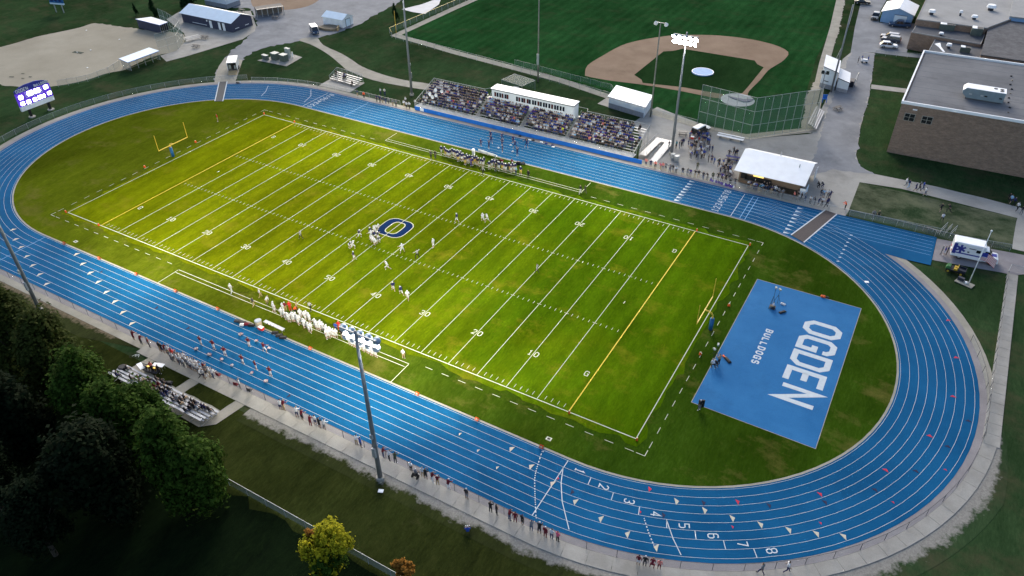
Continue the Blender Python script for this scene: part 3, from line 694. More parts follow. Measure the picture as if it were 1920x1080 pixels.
fence('low chain link fence along the dirt beyond the left bend of the track', stadium(44.0, .655, .865), 1.15, 3.2)
fence('low chain link fence along the far track edge below the small bleachers', [(-72, 37.6), (-66, 40.4), (-58, 42.4), (-50, 43.2), (-40, 43.4), (-31, 43.4)], 1.15, 3.0)
fence('low fence with leaning spectators between the track and the concession stand', [(28.6, 42.6), (50, 42.55), (67, 42.6), (82.6, 43.6)], 1.1, 3.0)
fence('chain link fence along the worn practice lawn beside the ambulance', [G(1592, 405), G(1680, 424), G(1790, 452), G(1893, 470)], 1.2, 3.2)
fence('low fence leaning over the pale sidewalk beside the right bend', [(92.45, 35.6), (91.35, -4.0)], 1.1, 2.6, post='dark_post')
fence('short gate fence panels between the ambulance drive and the sidewalk', [G(1886, 520), G(1892, 507), G(1960, 523)], 1.2, 2.)
fence('long pale chain link fence at the edge of the dark tree lawn', [(-60, -53.6), (17, -53.8), (46, -54.0), (60, -54.1)], 1.25, 3.0, mesh='dense_link')
fence('chain link fence along the first base side of the baseball field', [G(742, 73), G(960, 131), G(1145, 186)], 1.5, 3., mesh='pale_net')
fence('chain link fence between the baseball dugout and the tall backstop', [G(1222, 214), G(1306, 236)], 1.4, 2.6, mesh='pale_net')
fence('chain link fence with yellow top rail around the baseball outfield', [G(735, 70), G(731, 62), G(862, 6), G(960, -36)], 1.5, 3., railmat='yellow_enamel', r=.06, mesh='pale_net')
fence('low fence along the outfield side of the baseball foul territory', [G(965, 121), G(1145, 168), G(1148, 172)], 1.3, 3., mesh='pale_net', r=.02)
fence('low chain link fence along the near edge of the softball infield', [G(110, 163), G(165, 153), G(205, 138), G(226, 124)], 1.6, 2.6, mesh='pale_net')
fence('tall chain link backstop behind the softball home plate', [G(300, 103), G(335, 92), G(345, 76), G(322, 60), G(305, 52)], 5.5, 2.5, 'softball_backstop', 'pale_net', rails=(.34, .67, 1.), cat='backstop')
fence('chain link fence beside the storage hut and the parking lot', [G(1524, 238), G(1541, 178), G(1556, 140), G(1577, 96), G(1594, 40), G(1606, -10)], 1.6, 3., mesh='pale_net')
bk = fence('tall green backstop netting on grey posts behind the baseball home plate', [(31.9, 66.2), (43.8, 64.6), (54.4, 75.9)], 9.0, 2.05, 'backstop_net', 'green_net', rails=(.02, .34, .67, 1.), cat='backstop', r=.05)
fence('low chain link fence across the lawn end of the parking lot', [G(1640, 103), G(1742, 110)], 1.2, 2.5, mesh='pale_net')
# small gate posts by the ambulance
t = thing('gate', 'open tubular gate hung by the fence behind the ambulance', 'gate', (*G(1745, 445), 0))
for k, (u, v) in enumerate([(1761, 440), (1770, 443), (1779, 446)]):
    p = G(u, v); q = G(u+12, v-12); b = MB(); b.path([(*p, 0), (*p, 1.2), (*q, 1.2), (*q, 0)], .035); b.tube((*p, .6), (*q, .6), .03); b.build('gate_leaf', 'galvanised', t, True)

# foul pole, lone poles
def lone_pole(name, label, p, h, r0, r1, m, cat, head=None):
    t = thing(name, label, cat, (*p, 0)); b = MB(); b.tube((0, 0, -.2), (0, 0, h), r0, r1, 8); b.build('pole', m, t, smooth=True)
    if head: head(t, h)
    return t
lone_pole('foul_pole', 'yellow foul pole standing in the corner of the baseball outfield fence', G(743, 62), 6.2, .09, .07, 'yellow_enamel', 'foul pole')
def two_bowls(t, h):
    b = MB(); b.box((0, 0, h-.1), (2.3, .12, .12)); b.build('crossarm', 'galvanised', t)
    for x in (-1.1, 1.1): b = MB(); b.tube((x, 0, h), (x*1.02, .35, h-.4), .2, .45, 10); b.build('reflector', 'white_metal', t)
def flat_boxes(t, h):
    b = MB(); b.box((0, 0, h-.1), (1.7, .1, .1)); b.build('crossarm', 'trim_dark', t)
    for x in (-.5, .5):
        b = MB(); b.box((x, .05, h-.45), (.75, .12, .9)); b.build('lamp_housing', 'galvanised', t)
        b = MB(); b.box((x, .02, h-.38), (.6, .12, .74)); b.build('lamp_glass', 'glass', t)
def tin(t, h):
    b = MB(); b.box((0, -.2, h*.2), (.5, .3, 2.6)); b.build('meter_box', 'cabinet_grey', t); two_bowls(t, h)
lone_pole('baseball_light_pole', 'thin pole with two unlit white lamps beside the baseball dugout', (21.5, 65.3), 20.6, .2, .12, 'wood_pole', 'light pole', two_bowls)
lone_pole('baseball_light_pole', 'thin unlit light pole with a grey meter box behind the press box', (-10.3, 71.7), 21., .2, .12, 'wood_pole', 'light pole', tin)
lone_pole('utility_pole', 'dark leaning utility pole in front of the white storage hut', G(1558, 172), 20., .22, .16, 'pole_steel', 'pole')
lone_pole('area_light_pole', 'short grey pole with two square lamp housings beside the storage hut', G(1533, 195), 7.4, .14, .1, 'pole_steel', 'light pole', flat_boxes)

# ================================================================ GOALPOSTS, PYLONS, MARKERS
def goalpost(x, s, label):
    t = thing('goalpost', label, 'goalpost', (x, .2, 0), 0, 'goalposts at the two ends of the field')
    b = MB(); b.tube((0, 0, 0), (0, 0, 2.0), .30, .30, 12); b.build('base_pad', 'pad_blue' if 'pad_blue' in MATS else 'royal_pad', t, smooth=True)
    b = MB(); b.path([(0, 0, 1.9), (0, 0, 2.5), (-s*.25, 0, 2.85), (-s*.7, 0, 3.02), (-s*1.25, 0, 3.05)], .11, 8); b.build('gooseneck', 'yellow_enamel', t, smooth=True)
    b = MB(); b.tube((-s*1.25, -3.55, 3.05), (-s*1.25, 3.55, 3.05), .085, .085, 8); b.build('crossbar', 'yellow_enamel', t)
    for q in (-1, 1): b = MB(); b.tube((-s*1.25, q*3.55, 3.0), (-s*1.25, q*3.55, 6.3), .055, .045, 8); b.build('upright', 'yellow_enamel', t)
mat('royal_pad', (.012, .10, .26), .6, .05)
goalpost(56.2, 1, 'yellow goalpost with blue padded base near the painted event pad'); goalpost(-56.2, -1, 'yellow goalpost with blue padded base at the scoreboard end')
def small_box(name, label, p, size, m, cat, group=None, rz=0., taper=1.):
    b = MB(); b.box((0, 0, .02), size, 0, 0, taper); o = b.build(name, m); o.location = (*p, 0); o.rotation_euler = (0, 0, rz); return tag(o, label, cat, group)
for x, y, w1 in [(-60*Y, -HW, 'near corner at the scoreboard end'), (-60*Y, HW, 'far corner at the scoreboard end'), (60*Y, -HW, 'near corner beside the blue pad end'), (60*Y, HW, 'far corner beside the blue pad end'), (-50*Y, -HW, 'near end of the scoreboard-side goal line'), (-50*Y, HW, 'far end of the scoreboard-side goal line'), (50*Y, -HW, 'near end of the pad-side goal line'), (50*Y, HW, 'far end of the pad-side goal line')]:
    b = MB(); b.box((0, 0, .02), (.22, .22, .48), .1, 0, .8); o = b.build('pylon', 'orange_plastic'); o.location = (x+.2*np.sign(x), y+.2*np.sign(y), 0)
    tag(o, 'orange pylon at the '+w1, 'pylon', 'orange pylons on the field corners')
    b = MB(); b.box((0, 0, .5), (.15, .15, .012), .1); b.build('lid', 'line_paint', o)
for x, y, w1 in [(-57.2, -5.9, 'left of the far goalpost, nearer'), (-57.2, 6.9, 'left end line, beyond the goalpost'), (56.9, 6.8, 'right end line, beyond the goalpost'), (56.7, -5.8, 'right end line, nearer than the goalpost')]:
    o = small_box('end_zone_marker', 'orange foam marker on the dashes: '+w1, (x, y), (.34, .24, .45), 'orange_plastic', 'marker', 'orange foam markers behind the end lines', .4, .7)
    b = MB(); b.box((0, 0, .45), (.22, .14, .03)); b.build('white_top', 'line_paint', o)
for k in range(11):
    x = (-50+10*k)*Y-.2
    nm = ['G', 'ten', 'twenty', 'thirty', 'forty', 'fifty', 'forty', 'thirty', 'twenty', 'ten', 'G'][k]
    t = thing('yard_marker', f'orange A-frame marker on the near kerb opposite the {"goal line" if nm=="G" else nm+"-yard line"}'+('' if nm == 'fifty' else (', scoreboard half' if k < 5 else ', pad half')), 'yard marker', (x, -31.2, 0), 0, 'orange yard markers along the near kerb')
    for s in (-1, 1):
        b = MB(); b.poly([(-.24, s*.22, .03), (.24, s*.22, .03), (.24, s*.04, .42), (-.24, s*.04, .42)]); b.poly([(-.24, s*.20, .03), (.24, s*.20, .03), (.24, s*.02, .42), (-.24, s*.02, .42)]); b.build('panel', 'orange_plastic', t)
    b = MB(); b.poly([(-.12, -.19, .15), (.12, -.19, .15), (.12, -.11, .31), (-.12, -.11, .31)]); b.build('number_patch', 'line_paint', t)

# ================================================================ BLEACHERS
def plank(name, par, c, size, me_cache={}):
    key = (name, tuple(np.round(size, 3)))
    if key not in me_cache: b = MB(); b.box((0, 0, 0), size); me_cache[key] = b.mesh(name, 'aluminium')
    return link(name, me_cache[key], par, c)
def bleacher(label, loc, rz, L, rows, rail=False, z0=.42, dz=.2, dy=.62, group=None, foot=True):
    t = thing('bleacher', label, 'bleachers', (*loc, 0), rz, group)
    for i in range(rows):
        plank('seat_plank', t, (0, i*dy, z0+i*dz), (L, .30, .05))
        if foot and i: plank('foot_plank', t, (0, i*dy-.33, z0+i*dz-.38), (L, .24, .04))
    b = MB()
    for x in np.arange(-L/2+.4, L/2, 1.83):
        b.tube((x, -.1, .04), (x, (rows-1)*dy+.1, .04), .035, n=4); b.tube((x, 0, .1), (x, (rows-1)*dy, z0+(rows-1)*dz-.05), .03, n=4)
        for i in range(rows): b.tube((x, i*dy, .03), (x, i*dy, z0+i*dz), .028, n=4)
    b.build('frame', 'galvanised', t)
    if rail:
        zt = z0+(rows-1)*dz+1.05; yb = (rows-1)*dy+.25; b = MB()
        b.path([(-L/2, -.1, 1.1), (-L/2, yb, zt), (L/2, yb, zt), (L/2, -.1, 1.1)], .035)
        for x in np.linspace(-L/2, L/2, 6): b.tube((x, yb, .05), (x, yb, zt), .03)
        for s in (-1, 1): b.tube((s*L/2, -.1, .05), (s*L/2, -.1, 1.1), .03); b.tube((s*L/2, yb*.5, .05), (s*L/2, yb*.5, zt*.5+.55), .03)
        b.build('guard_rail', 'galvanised', t)
        b = MB(); b.poly([(-L/2, yb, .4), (L/2, yb, .4), (L/2, yb, zt), (-L/2, yb, zt)])
        for s in (-1, 1): b.poly([(s*L/2, -.1, .4), (s*L/2, yb, z0+(rows-1)*dz), (s*L/2, yb, zt), (s*L/2, -.1, 1.1)])
        b.build('guard_mesh', 'chain_link', t)
    return t
bleacher('small five-row aluminium bleachers with guard rails on a concrete pad', (-51.6, 47.6), -.075, 8.6, 5, True)
AWAY = (-1.4, -46.5)
bleacher('long aluminium bleachers full of visiting spectators under the dark trees', AWAY, PI, 17.6, 5, False)
bleacher('white bench-style bleachers standing on the plaza beside the picnic table', (54.7, 80.4), PI/2+.04, 10.2, 5, False, foot=False, dy=.42)
for p, rz, L, r, lab in [((-109.2, 52.2), 1.3, 4.4, 3, 'three white bench planks of a little bleacher on the softball apron')]: bleacher(lab, p, rz, L, r, foot=False)
# home bleachers
BX0, BX1, BY = -26.6, 26.4, 44.95
hb = thing('home_bleachers', 'long raised aluminium home bleachers packed with spectators, blue front wall', 'bleachers', (0, 43, 0))
SEC = [(-26.2, -11.75, 9), (-10.55, -.6, 7), (.6, 10.3, 7), (11.5, 25.9, 9)]
def W(b, name, m): return b.build(name, m, hb, True)
b = MB(); b.box((-.1, 43.98, .84), (BX1-BX0, 1.86, .08)); W(b, 'walkway', 'block_wall')
for k in range(10):
    x0 = BX0+k*5.5; b = MB(); b.box((x0+2.74, 43.0, .02), (5.47, .07, .88)); W(b, 'wall_panel', 'royal_blue')
b = MB(); b.box((-24.6, 42.93, .15), (.95, .06, .7)); W(b, 'small_sign', 'white_metal')
DY, DZ = .70, .285
for x0, x1, n in SEC:
    for i in range(n):
        y = BY+i*DY; z = .93+i*DZ
        plank('foot_plank', hb, ((x0+x1)/2, y-.02-43, z), (x1-x0, .36, .04)); plank('seat_plank', hb, ((x0+x1)/2, y+.32-43, z+.40), (x1-x0, .28, .05))
for xa, n in ((-11.15, 9), (0, 7), (10.9, 9)):
    for i in range(n*2):
        b = MB(); b.box((xa, BY+i*DY/2, .93+i*DZ/2-.1), (1.15, .36, .08)); W(b, 'aisle_step', 'aluminium')
    b = MB()
    for i in range(0, n, 2):
        y, z = BY+i*DY+.3, .93+i*DZ; b.path([(xa, y, z), (xa, y, z+.9), (xa, y+.9, z+.9+DZ), (xa, y+.9, z+DZ)], .03)
    W(b, 'aisle_rail', 'galvanised')
b = MB()
for x in np.arange(BX0+.3, BX1, 1.9):
    b.tube((x, 43.2, .02), (x, 43.2, .86), .05, n=4); b.tube((x, BY, .85), (x, BY+8*DY, .85+8*DZ), .05, n=4)
    for y in (46.5, 48.6, 50.6): b.tube((x, y, .02), (x, y, .85+(y-BY)/DY*DZ), .05, n=4)
W(b, 'frame', 'galvanised')
postm = MB().tube((0, 0, 0), (0, 0, 1.05), .035, n=6).mesh('rail_post', 'galvanised')
for x in np.arange(BX0, BX1+.1, 2.12): link('rail_post', postm, hb, (x, .08, .92))
b = MB(); b.tube((BX0, 43.08, 1.95), (BX1, 43.08, 1.95), .035); b.tube((BX0, 43.08, 1.45), (BX1, 43.08, 1.45), .025); W(b, 'front_rail', 'galvanised')
b = MB(); b.poly([(BX0, 43.07, .95), (BX1, 43.07, .95), (BX1, 43.07, 1.93), (BX0, 43.07, 1.93)]); W(b, 'front_mesh', 'chain_link')
yb = BY+9*DY-.05; zt = .93+8*DZ+1.5
for xa, xb in ((BX0, -12.8), (12.4, BX1)):
    b = MB(); b.tube((xa, yb, zt), (xb, yb, zt), .045)
    for x in np.linspace(xa, xb, 8): b.tube((x, yb, .05), (x, yb, zt), .035, n=5)
    b.tube((xa if xa < 0 else xb, yb, zt), (xa if xa < 0 else xb, 43.1, 1.95), .05)
    e = xa if xa < 0 else xb
    for i in range(0, 9, 2): b.tube((e, BY+i*DY, .05), (e, BY+i*DY, 1.98+(BY+i*DY-43.1)/(yb-43.1)*(zt-1.95)), .03, n=5)
    W(b, 'back_rail', 'galvanised')
    b = MB(); b.poly([(xa, yb-.02, .95+8*DZ), (xb, yb-.02, .95+8*DZ), (xb, yb-.02, zt), (xa, yb-.02, zt)])
    b.poly([(e, 43.1, .95), (e, yb, .95+8*DZ), (e, yb, zt), (e, 43.1, 1.95)]); W(b, 'guard_mesh', 'chain_link')
b = MB(); b.path([(-12.8, yb, zt), (-11.2, yb+1.2, zt+.3), (-9.9, yb+1.2, zt+.3)], .045); b.path([(12.4, yb, zt), (12., yb+1.2, zt), (9.9, yb+1.2, zt)], .045); W(b, 'landing_rail', 'galvanised')
# press box on its own legs behind the middle rows
pb = thing('press_box', 'long white press box with paired dark windows behind the home bleachers', 'press box', (0, 50.6, 0))
def Wp(b, name, m): return b.build(name, m, pb, True)
b = MB(); b.box((0, 50.75, 2.75), (20.0, 2.5, 3.15)); wall = Wp(b, 'wall', 'white_siding')
b = MB(); b.prism([(-10.15, 49.3), (10.15, 49.3), (10.15, 52.15), (-10.15, 52.15)], 5.93, 6.12); Wp(b, 'roof', 'white_metal')
b = MB(); b.box((0, 49.28, 5.86), (20.32, .05, .12)); b.box((10.18, 50.7, 5.86), (.05, 2.9, .12)); Wp(b, 'eave_trim', 'trim_dark')
for k, px in enumerate([927.5, 932, 937, 941.5, 947, 951, 969, 973.5, 979, 983, 989, 993, 999, 1003.5, 1009, 1013.5, 1019, 1023.5, 1029, 1034, 1039.5, 1044, 1049.5, 1054.5]):
    x = -10+(px-920.5)*20/151.5
    b = MB(); b.box((x, 49.47, 4.35), (.46, .06, .98)); f = Wp(b, 'window', 'trim_dark')
    b = MB(); b.box((x-f.location[0], 49.43-50.6, 4.40), (.38, .03, .88)); b.build('pane', 'red_glass' if k in (0, 3, 5, 7, 9, 10, 14, 19) else 'glass', f)
b = MB()
for x in np.linspace(-9.6, 9.6, 6):
    for y in (49.7, 51.8): b.tube((x, y, 0), (x, y, 2.8), .08, n=6)
Wp(b, 'stilts', 'galvanised')
# access ramp
rp = thing('access_ramp', 'grey aluminium access ramp with railings at the right end of the home bleachers', 'ramp', (29.5, 50, 0))
b = MB()
for x0, x1, za, zb in ((26.9, 28.3, .9, .45), (29.2, 30.7, .05, .45)):
    b.poly([(x0, 45.2, za), (x1, 45.2, za), (x1, 53.6, zb), (x0, 53.6, zb)])
b.poly([(26.9, 53.6, .45), (30.7, 53.6, .45), (30.7, 55.0, .45), (26.9, 55.0, .45)]); b.build('deck', 'aluminium', rp, True)
b = MB()
for x, za, zb in ((26.85, .9, .45), (28.4, .9, .45), (29.1, .05, .45), (30.8, .05, .45)):
    b.tube((x, 45.2, za+.95), (x, 53.6, zb+.95), .03); b.tube((x, 45.2, za+.5), (x, 53.6, zb+.5), .025)
    for k in range(5): y = 45.2+k*2.1; b.tube((x, y, 0), (x, y, za+(zb-za)*k/4+.95), .03)
b.path([(26.85, 53.6, 1.4), (26.85, 55, 1.4), (30.8, 55, 1.4), (30.8, 53.6, 1.4)], .03); b.build('railing', 'galvanised', rp, True)
b = MB(); b.poly([(26.86, 45.2, .9), (26.86, 53.6, .45), (26.86, 53.6, 1.4), (26.86, 45.2, 1.85)]); b.poly([(30.81, 45.2, .05), (30.81, 53.6, .45), (30.81, 53.6, 1.4), (30.81, 45.2, 1.)]); b.build('railing_mesh', 'chain_link', rp, True)

# ================================================================ BUILDINGS
def gable(name, label, cat, x0, x1, y0, y1, eave, ridge, axis, wm, rm, over=.35, base=None, rm2=None, rp_=.5):
    t = thing(name, label, cat, ((x0+x1)/2, (y0+y1)/2, 0)); cx, cy = (x0+x1)/2, (y0+y1)/2
    b = MB()
    if axis == 'x':
        ym = y0+(y1-y0)*rp_
        k = [(y0, 0), (y0, eave), (ym, ridge), (y1, eave), (y1, 0)]
        b.v += [(x0, y, z) for y, z in k]+[(x1, y, z) for y, z in k]
        b.f += [(4, 3, 2, 1, 0), (5, 6, 7, 8, 9), (0, 1, 6, 5), (3, 4, 9, 8), (1, 2, 7, 6), (2, 3, 8, 7)]; b.m += [0]*6
        wo = b.build('wall', wm, t, True)
        for ya, za, yb_, zb, n in ((y0, eave, ym, ridge, 0), (y1, eave, ym, ridge, 1)):
            d = np.array([yb_-ya, zb-za]); d = d/np.linalg.norm(d); a = np.array([ya, za])-d*over; e = np.array([yb_, zb])
            q = .09; nn = np.array([-d[1], d[0]])*q*(1 if d[0] > 0 else -1)
            b = MB(); P = [a+(0, .03), e+(0, .03), e+nn+(0, .03), a+nn+(0, .03)]
            b.v += [(x0-over, p[0], p[1]) for p in P]+[(x1+over, p[0], p[1]) for p in P]
            b.f += [(0, 1, 2, 3), (7, 6, 5, 4), (0, 4, 5, 1), (1, 5, 6, 2), (2, 6, 7, 3), (3, 7, 4, 0)]; b.m += [0]*6
            b.build('roof', rm if n == 0 or not rm2 else rm2, t, True)
    else:
        xm = (x0+x1)/2; k = [(x0, 0), (x0, eave), (xm, ridge), (x1, eave), (x1, 0)]
        b.v += [(x, y0, z) for x, z in k]+[(x, y1, z) for x, z in k]
        b.f += [(0, 1, 2, 3, 4), (9, 8, 7, 6, 5), (5, 6, 1, 0), (3, 8, 9, 4), (6, 7, 2, 1), (7, 8, 3, 2)]; b.m += [0]*6
        wo = b.build('wall', wm, t, True)
        for xa, n in ((x0, 0), (x1, 1)):
            d = np.array([xm-xa, ridge-eave]); d = d/np.linalg.norm(d); a = np.array([xa, eave])-d*over; e = np.array([xm, ridge]); nn = np.array([-d[1], d[0]])*.09*(1 if d[0] > 0 else -1)
            b = MB(); P = [a+(0, .03), e+(0, .03), e+nn+(0, .03), a+nn+(0, .03)]
            b.v += [(p[0], y0-over, p[1]) for p in P]+[(p[0], y1+over, p[1]) for p in P]
            b.f += [(3, 2, 1, 0), (4, 5, 6, 7), (1, 5, 4, 0), (2, 6, 5, 1), (3, 7, 6, 2), (0, 4, 7, 3)]; b.m += [0]*6
            b.build('roof', rm, t, True)
    return t
def slab_on(t, name, m, c, size, par=None): b = MB(); b.box(c, size); return b.build(name, m, par or t, True)
# dark softball building
g = gable('softball_clubhouse', 'long dark blue building with pale metal roof beside the softball diamond', 'building', -125.2, -104.6, 62.4, 70.2, 2.7, 4.2, 'x', 'dark_siding', 'cool_roof', .4, rm2='white_metal')
for x in (-113.2, -109.6, -107.9): slab_on(g, 'door', 'white_metal', (x, 62.36, .03), (.95, .08, 2.1))
slab_on(g, 'door', 'black_plastic', (-109.0, 62.37, .03), (.8, .06, 2.0)); slab_on(g, 'counter_trim', 'white_metal', (-118, 62.36, .5), (6., .08, .12))
for y in (64.2, 68.): slab_on(g, 'vent', 'white_metal', (-104.56, y, .7), (.08, 1.4, .14))
slab_on(g, 'wall_sign', 'white_metal', (-114.6, 62.36, 1.7), (.5, .06, .45))
# building behind
g = gable('concession_hut', 'small white two-tone hut behind the dark softball building', 'building', -133., -123.5, 78.0, 83.5, 3.0, 3.9, 'x', 'white_siding', 'cool_roof', .35)
slab_on(g, 'skirting', 'block_wall', (-128.2, 77.95, 0), (9.6, .12, 1.3)); slab_on(g, 'skirting', 'block_wall', (-123.46, 80.7, 0), (.12, 5.6, 1.3))
g = gable('garden_shed', 'small white shed with a gable door beside the gravel lot', 'shed', -86.6, -79.2, 80.6, 85.2, 2.3, 3.3, 'x', 'white_siding', 'cool_roof', .25)
slab_on(g, 'door', 'cool_roof', (-79.16, 82.9, .05), (.08, 1.9, 2.0)); slab_on(g, 'door_trim', 'trim_dark', (-79.15, 82.9, 2.05), (.09, 2.1, .1))
for y in (81.95, 83.9): slab_on(g, 'door_trim', 'trim_dark', (-79.15, y, .05), (.09, .1, 2.0))
b = MB(); b.prism(rough_edge(smooth_closed([(-85.6, 77.2), (-82.5, 76.4), (-79.6, 77.6), (-80.4, 80.2), (-84, 80.3)], 4), .1, .6), -.05, .5); tag(b.build('dirt_pile', 'bare_dirt'), 'low pile of brown dirt in front of the white shed', 'dirt pile')
slab = thing('plywood_stack', 'pale plywood sheets standing by the corner of the white shed', 'plywood', (-79.3, 78.6, 0)); b = MB(); b.box((0, 0, 0), (.25, 2.4, 1.1), .5); b.build('sheet', 'plywood', slab)
# far timber pavilion edge
g = thing('open_dugout', 'long open dugout with timber posts at the top of the gravel lot', 'dugout', (*G(508, 30), 0)); p0 = np.array(G(483, 33)); p1 = np.array(G(533, 26)); d = (p1-p0)/np.linalg.norm(p1-p0); nrm = np.array([-d[1], d[0]])
b = MB(); b.prism([tuple(p0-nrm*.5), tuple(p1-nrm*.5), tuple(p1+nrm*3), tuple(p0+nrm*3)], 2.3, 2.45); b.build('roof', 'wood_bench', g, True)
for k in range(6): q = p0+(p1-p0)*k/5; b = MB(); b.box((*q, 0), (.2, .2, 2.3)); b.build('post', 'galvanised', g, True)
b = MB(); b.strip([tuple(p0-nrm*.6), tuple(p1-nrm*.6)], .3, 2.5); b.build('fascia', 'aluminium', g, True)
b = MB(); b.prism([tuple(p0+nrm*2.6), tuple(p1+nrm*2.6), tuple(p1+nrm*2.9), tuple(p0+nrm*2.9)], 0, 2.3); b.build('back_wall', 'wood_bench', g, True)
# dugouts
def dugout(label, P, h0, h1, wallm, roofm, trim, open_front, group=None):
    """P: four roof corners (front-left, front-right, back-right, back-left); front = the side turned to the camera"""
    c = np.mean(np.array(P), 0); t = thing('dugout', label, 'dugout', (*c, 0), 0, group)
    q = [tuple(c+(np.array(p)-c)*.92) for p in P]
    b = MB(); z = [h0, h0, h1, h1]
    b.v += [(*P[i], z[i]) for i in range(4)]+[(*P[i], z[i]+.14) for i in range(4)]
    b.f += [(3, 2, 1, 0), (4, 5, 6, 7), (0, 1, 5, 4), (1, 2, 6, 5), (2, 3, 7, 6), (3, 0, 4, 7)]; b.m += [0, 0, 1, 1, 1, 1]; b.build('roof', [roofm, trim], t, True)
    def wl(i, j, hi, hj, m, nm='wall', z0=0):
        a, e = np.array(q[i]), np.array(q[j]); d = (e-a)/np.linalg.norm(e-a); n_ = np.array([-d[1], d[0]])*.1; bb = MB()
        k = [(a-n_), (e-n_), (e+n_), (a+n_)]; zz = [hi, hj, hj, hi]
        bb.v += [(*x, z0) for x in k]+[(*k[m_], zz[m_]) for m_ in range(4)]
        bb.f += [(3, 2, 1, 0), (4, 5, 6, 7), (0, 1, 5, 4), (1, 2, 6, 5), (2, 3, 7, 6), (3, 0, 4, 7)]; bb.m += [0]*6; bb.build(nm, m, t, True)
    if open_front:
        for k in range(5):
            p = np.array(q[0])*(1-k/4)+np.array(q[1])*k/4; bb = MB(); bb.tube((*p, 0), (*p, h0), .06); bb.build('post', 'galvanised', t, True)
        wl(3, 2, h1, h1, wallm)
    else:
        wl(0, 1, 1.15, 1.15, 'block_wall', 'lower_wall'); 
        q2 = list(q); q[0] = tuple(np.array(q[0])); wl(0, 1, h0, h0, wallm, 'wall', 1.15)
    wl(1, 2, h0, h1, wallm); wl(0, 3, h0, h1, wallm)
    a, e = np.array(q[0])*.75+np.array(q[3])*.25, np.array(q[1])*.75+np.array(q[2])*.25
    if open_front: bb = MB(); bb.strip([tuple(a), tuple(e)], .35, .45); bb.build('bench', 'wood_bench', t, True)
    return t
D = dugout('white baseball dugout with pale roof on a grey block base beside the diamond', [(11.0, 65.2), (20.8, 63.5), (20.0, 70.0), (10.3, 71.6)], 2.5, 2.8, 'white_siding', 'cool_roof', 'trim_dark', False)
for k in (.14, .5, .86):
    p = np.array((11.4, 65.62))*(1-k)+np.array((20.5, 64.04))*k; b = MB(); b.box((*p, 2.0), (.9, .12, .22), -.17); b.build('vent', 'trim_dark', D, True)
b = MB(); b.sheet([(8.2, 66.2), (11.2, 65.6), (10.8, 69.5), (8.6, 70.4)], -.02); struct('dugout_step', b, 'concrete')
dugout('low open softball dugout with pale blue roof on the near foul line', GP([(240, 118), (299, 96), (280, 91), (223, 112)], 2.2), 2.2, 2.35, 'chain_link', 'cool_roof', 'royal_blue', True)
dugout('open softball dugout with white roof in front of the dark building', GP([(300, 48), (315, 42), (284, 33), (254, 37)], 2.3), 2.3, 2.4, 'dark_siding', 'white_metal', 'royal_blue', True)
# concession stand
RC = gable('concession_stand', 'brown concession stand with large white metal roof facing the track', 'concession stand', 47.0, 58.2, 45.2, 54.2, 2.75, 4.15, 'x', 'clay', 'white_metal', .9, rp_=.62)
slab_on(RC, 'lit_sign', 'sign_light', (50.6, 44.95, 2.0), (1.9, .12, .62)); slab_on(RC, 'serving_window', 'black_plastic', (50.6, 45.12, .95), (4.8, .12, .9)); slab_on(RC, 'counter', 'wood_bench', (50.6, 44.9, .85), (5.2, .5, .06))
slab_on(RC, 'serving_window', 'black_plastic', (47.9, 45.12, 1.0), (1.1, .12, 1.3)); slab_on(RC, 'menu_board', 'white_metal', (58.9, 44.6, .25), (1.05, .08, 1.7))
slab_on(RC, 'door', 'black_plastic', (58.24, 52.2, .03), (.08, 2.4, 2.1)); slab_on(RC, 'door_leaf', 'white_metal', (59.4, 53.4, .05), (.08, 2.0, 2.1))
slab_on(RC, 'wainscot', 'bark', (54.9, 45.13, .05), (6.3, .1, 1.0))
slab_on(RC, 'side_panel', 'cool_roof', (59.4, 45.7, .1), (.1, 2.0, 1.9))
for x, y, z in ((52.6, 52.2, 3.75), (56.8, 48.9, 3.66)): b = MB(); b.tube((x, y, z-.3), (x, y, z+.75), .09, n=8); b.build('vent_pipe', 'galvanised', RC, True)
# storage hut and annex by the ball field
hut = thing('storage_hut', 'tall white storage hut with sloping roof beside the utility pole', 'hut', (51, 105, 0))
def mono(t, P, zs, wm, rm, block=.9, nm=('wall', 'roof', 'block_base')):
    c = np.mean(np.array(P), 0); q = [tuple(c+(np.array(p)-c)*.94) for p in P]
    b = MB(); b.v += [(*p, block) for p in q]+[(*q[i], zs[i]-.02) for i in range(4)]; b.f += [(3, 2, 1, 0), (4, 5, 6, 7), (0, 1, 5, 4), (1, 2, 6, 5), (2, 3, 7, 6), (3, 0, 4, 7)]; b.m += [0]*6; b.build(nm[0], wm, t, True)
    b = MB(); b.prism([tuple(c+(np.array(p)-c)*.945) for p in P], -.05, block); b.build(nm[2], 'block_wall', t, True)
    b = MB(); b.v += [(*P[i], zs[i]) for i in range(4)]+[(*P[i], zs[i]+.16) for i in range(4)]; b.f += [(3, 2, 1, 0), (4, 5, 6, 7), (0, 1, 5, 4), (1, 2, 6, 5), (2, 3, 7, 6), (3, 0, 4, 7)]; b.m += [0, 0, 1, 1, 1, 1]; b.build(nm[1], [rm, 'trim_dark'], t, True)
mono(hut, [(50.3, 100.7), (54.1, 99.6), (53.0, 108.2), (49.2, 109.0)], [4.9, 4.3, 4.3, 4.9], 'white_siding', 'white_metal', 1.)
b = MB(); b.box((51.7, 100.55, 1.6), (1.1, .08, .18), -.25); b.build('slot_window', 'trim_dark', hut, True)
ann = thing('storage_annex', 'lower white annex with a single-pitch roof right of the storage hut', 'hut', (55.5, 103, 0))
mono(ann, [(54.2, 100.0), (57.0, 99.5), (56.0, 106.2), (53.3, 106.8)], [3.0, 2.5, 2.5, 3.0], 'white_siding', 'white_metal', .8)
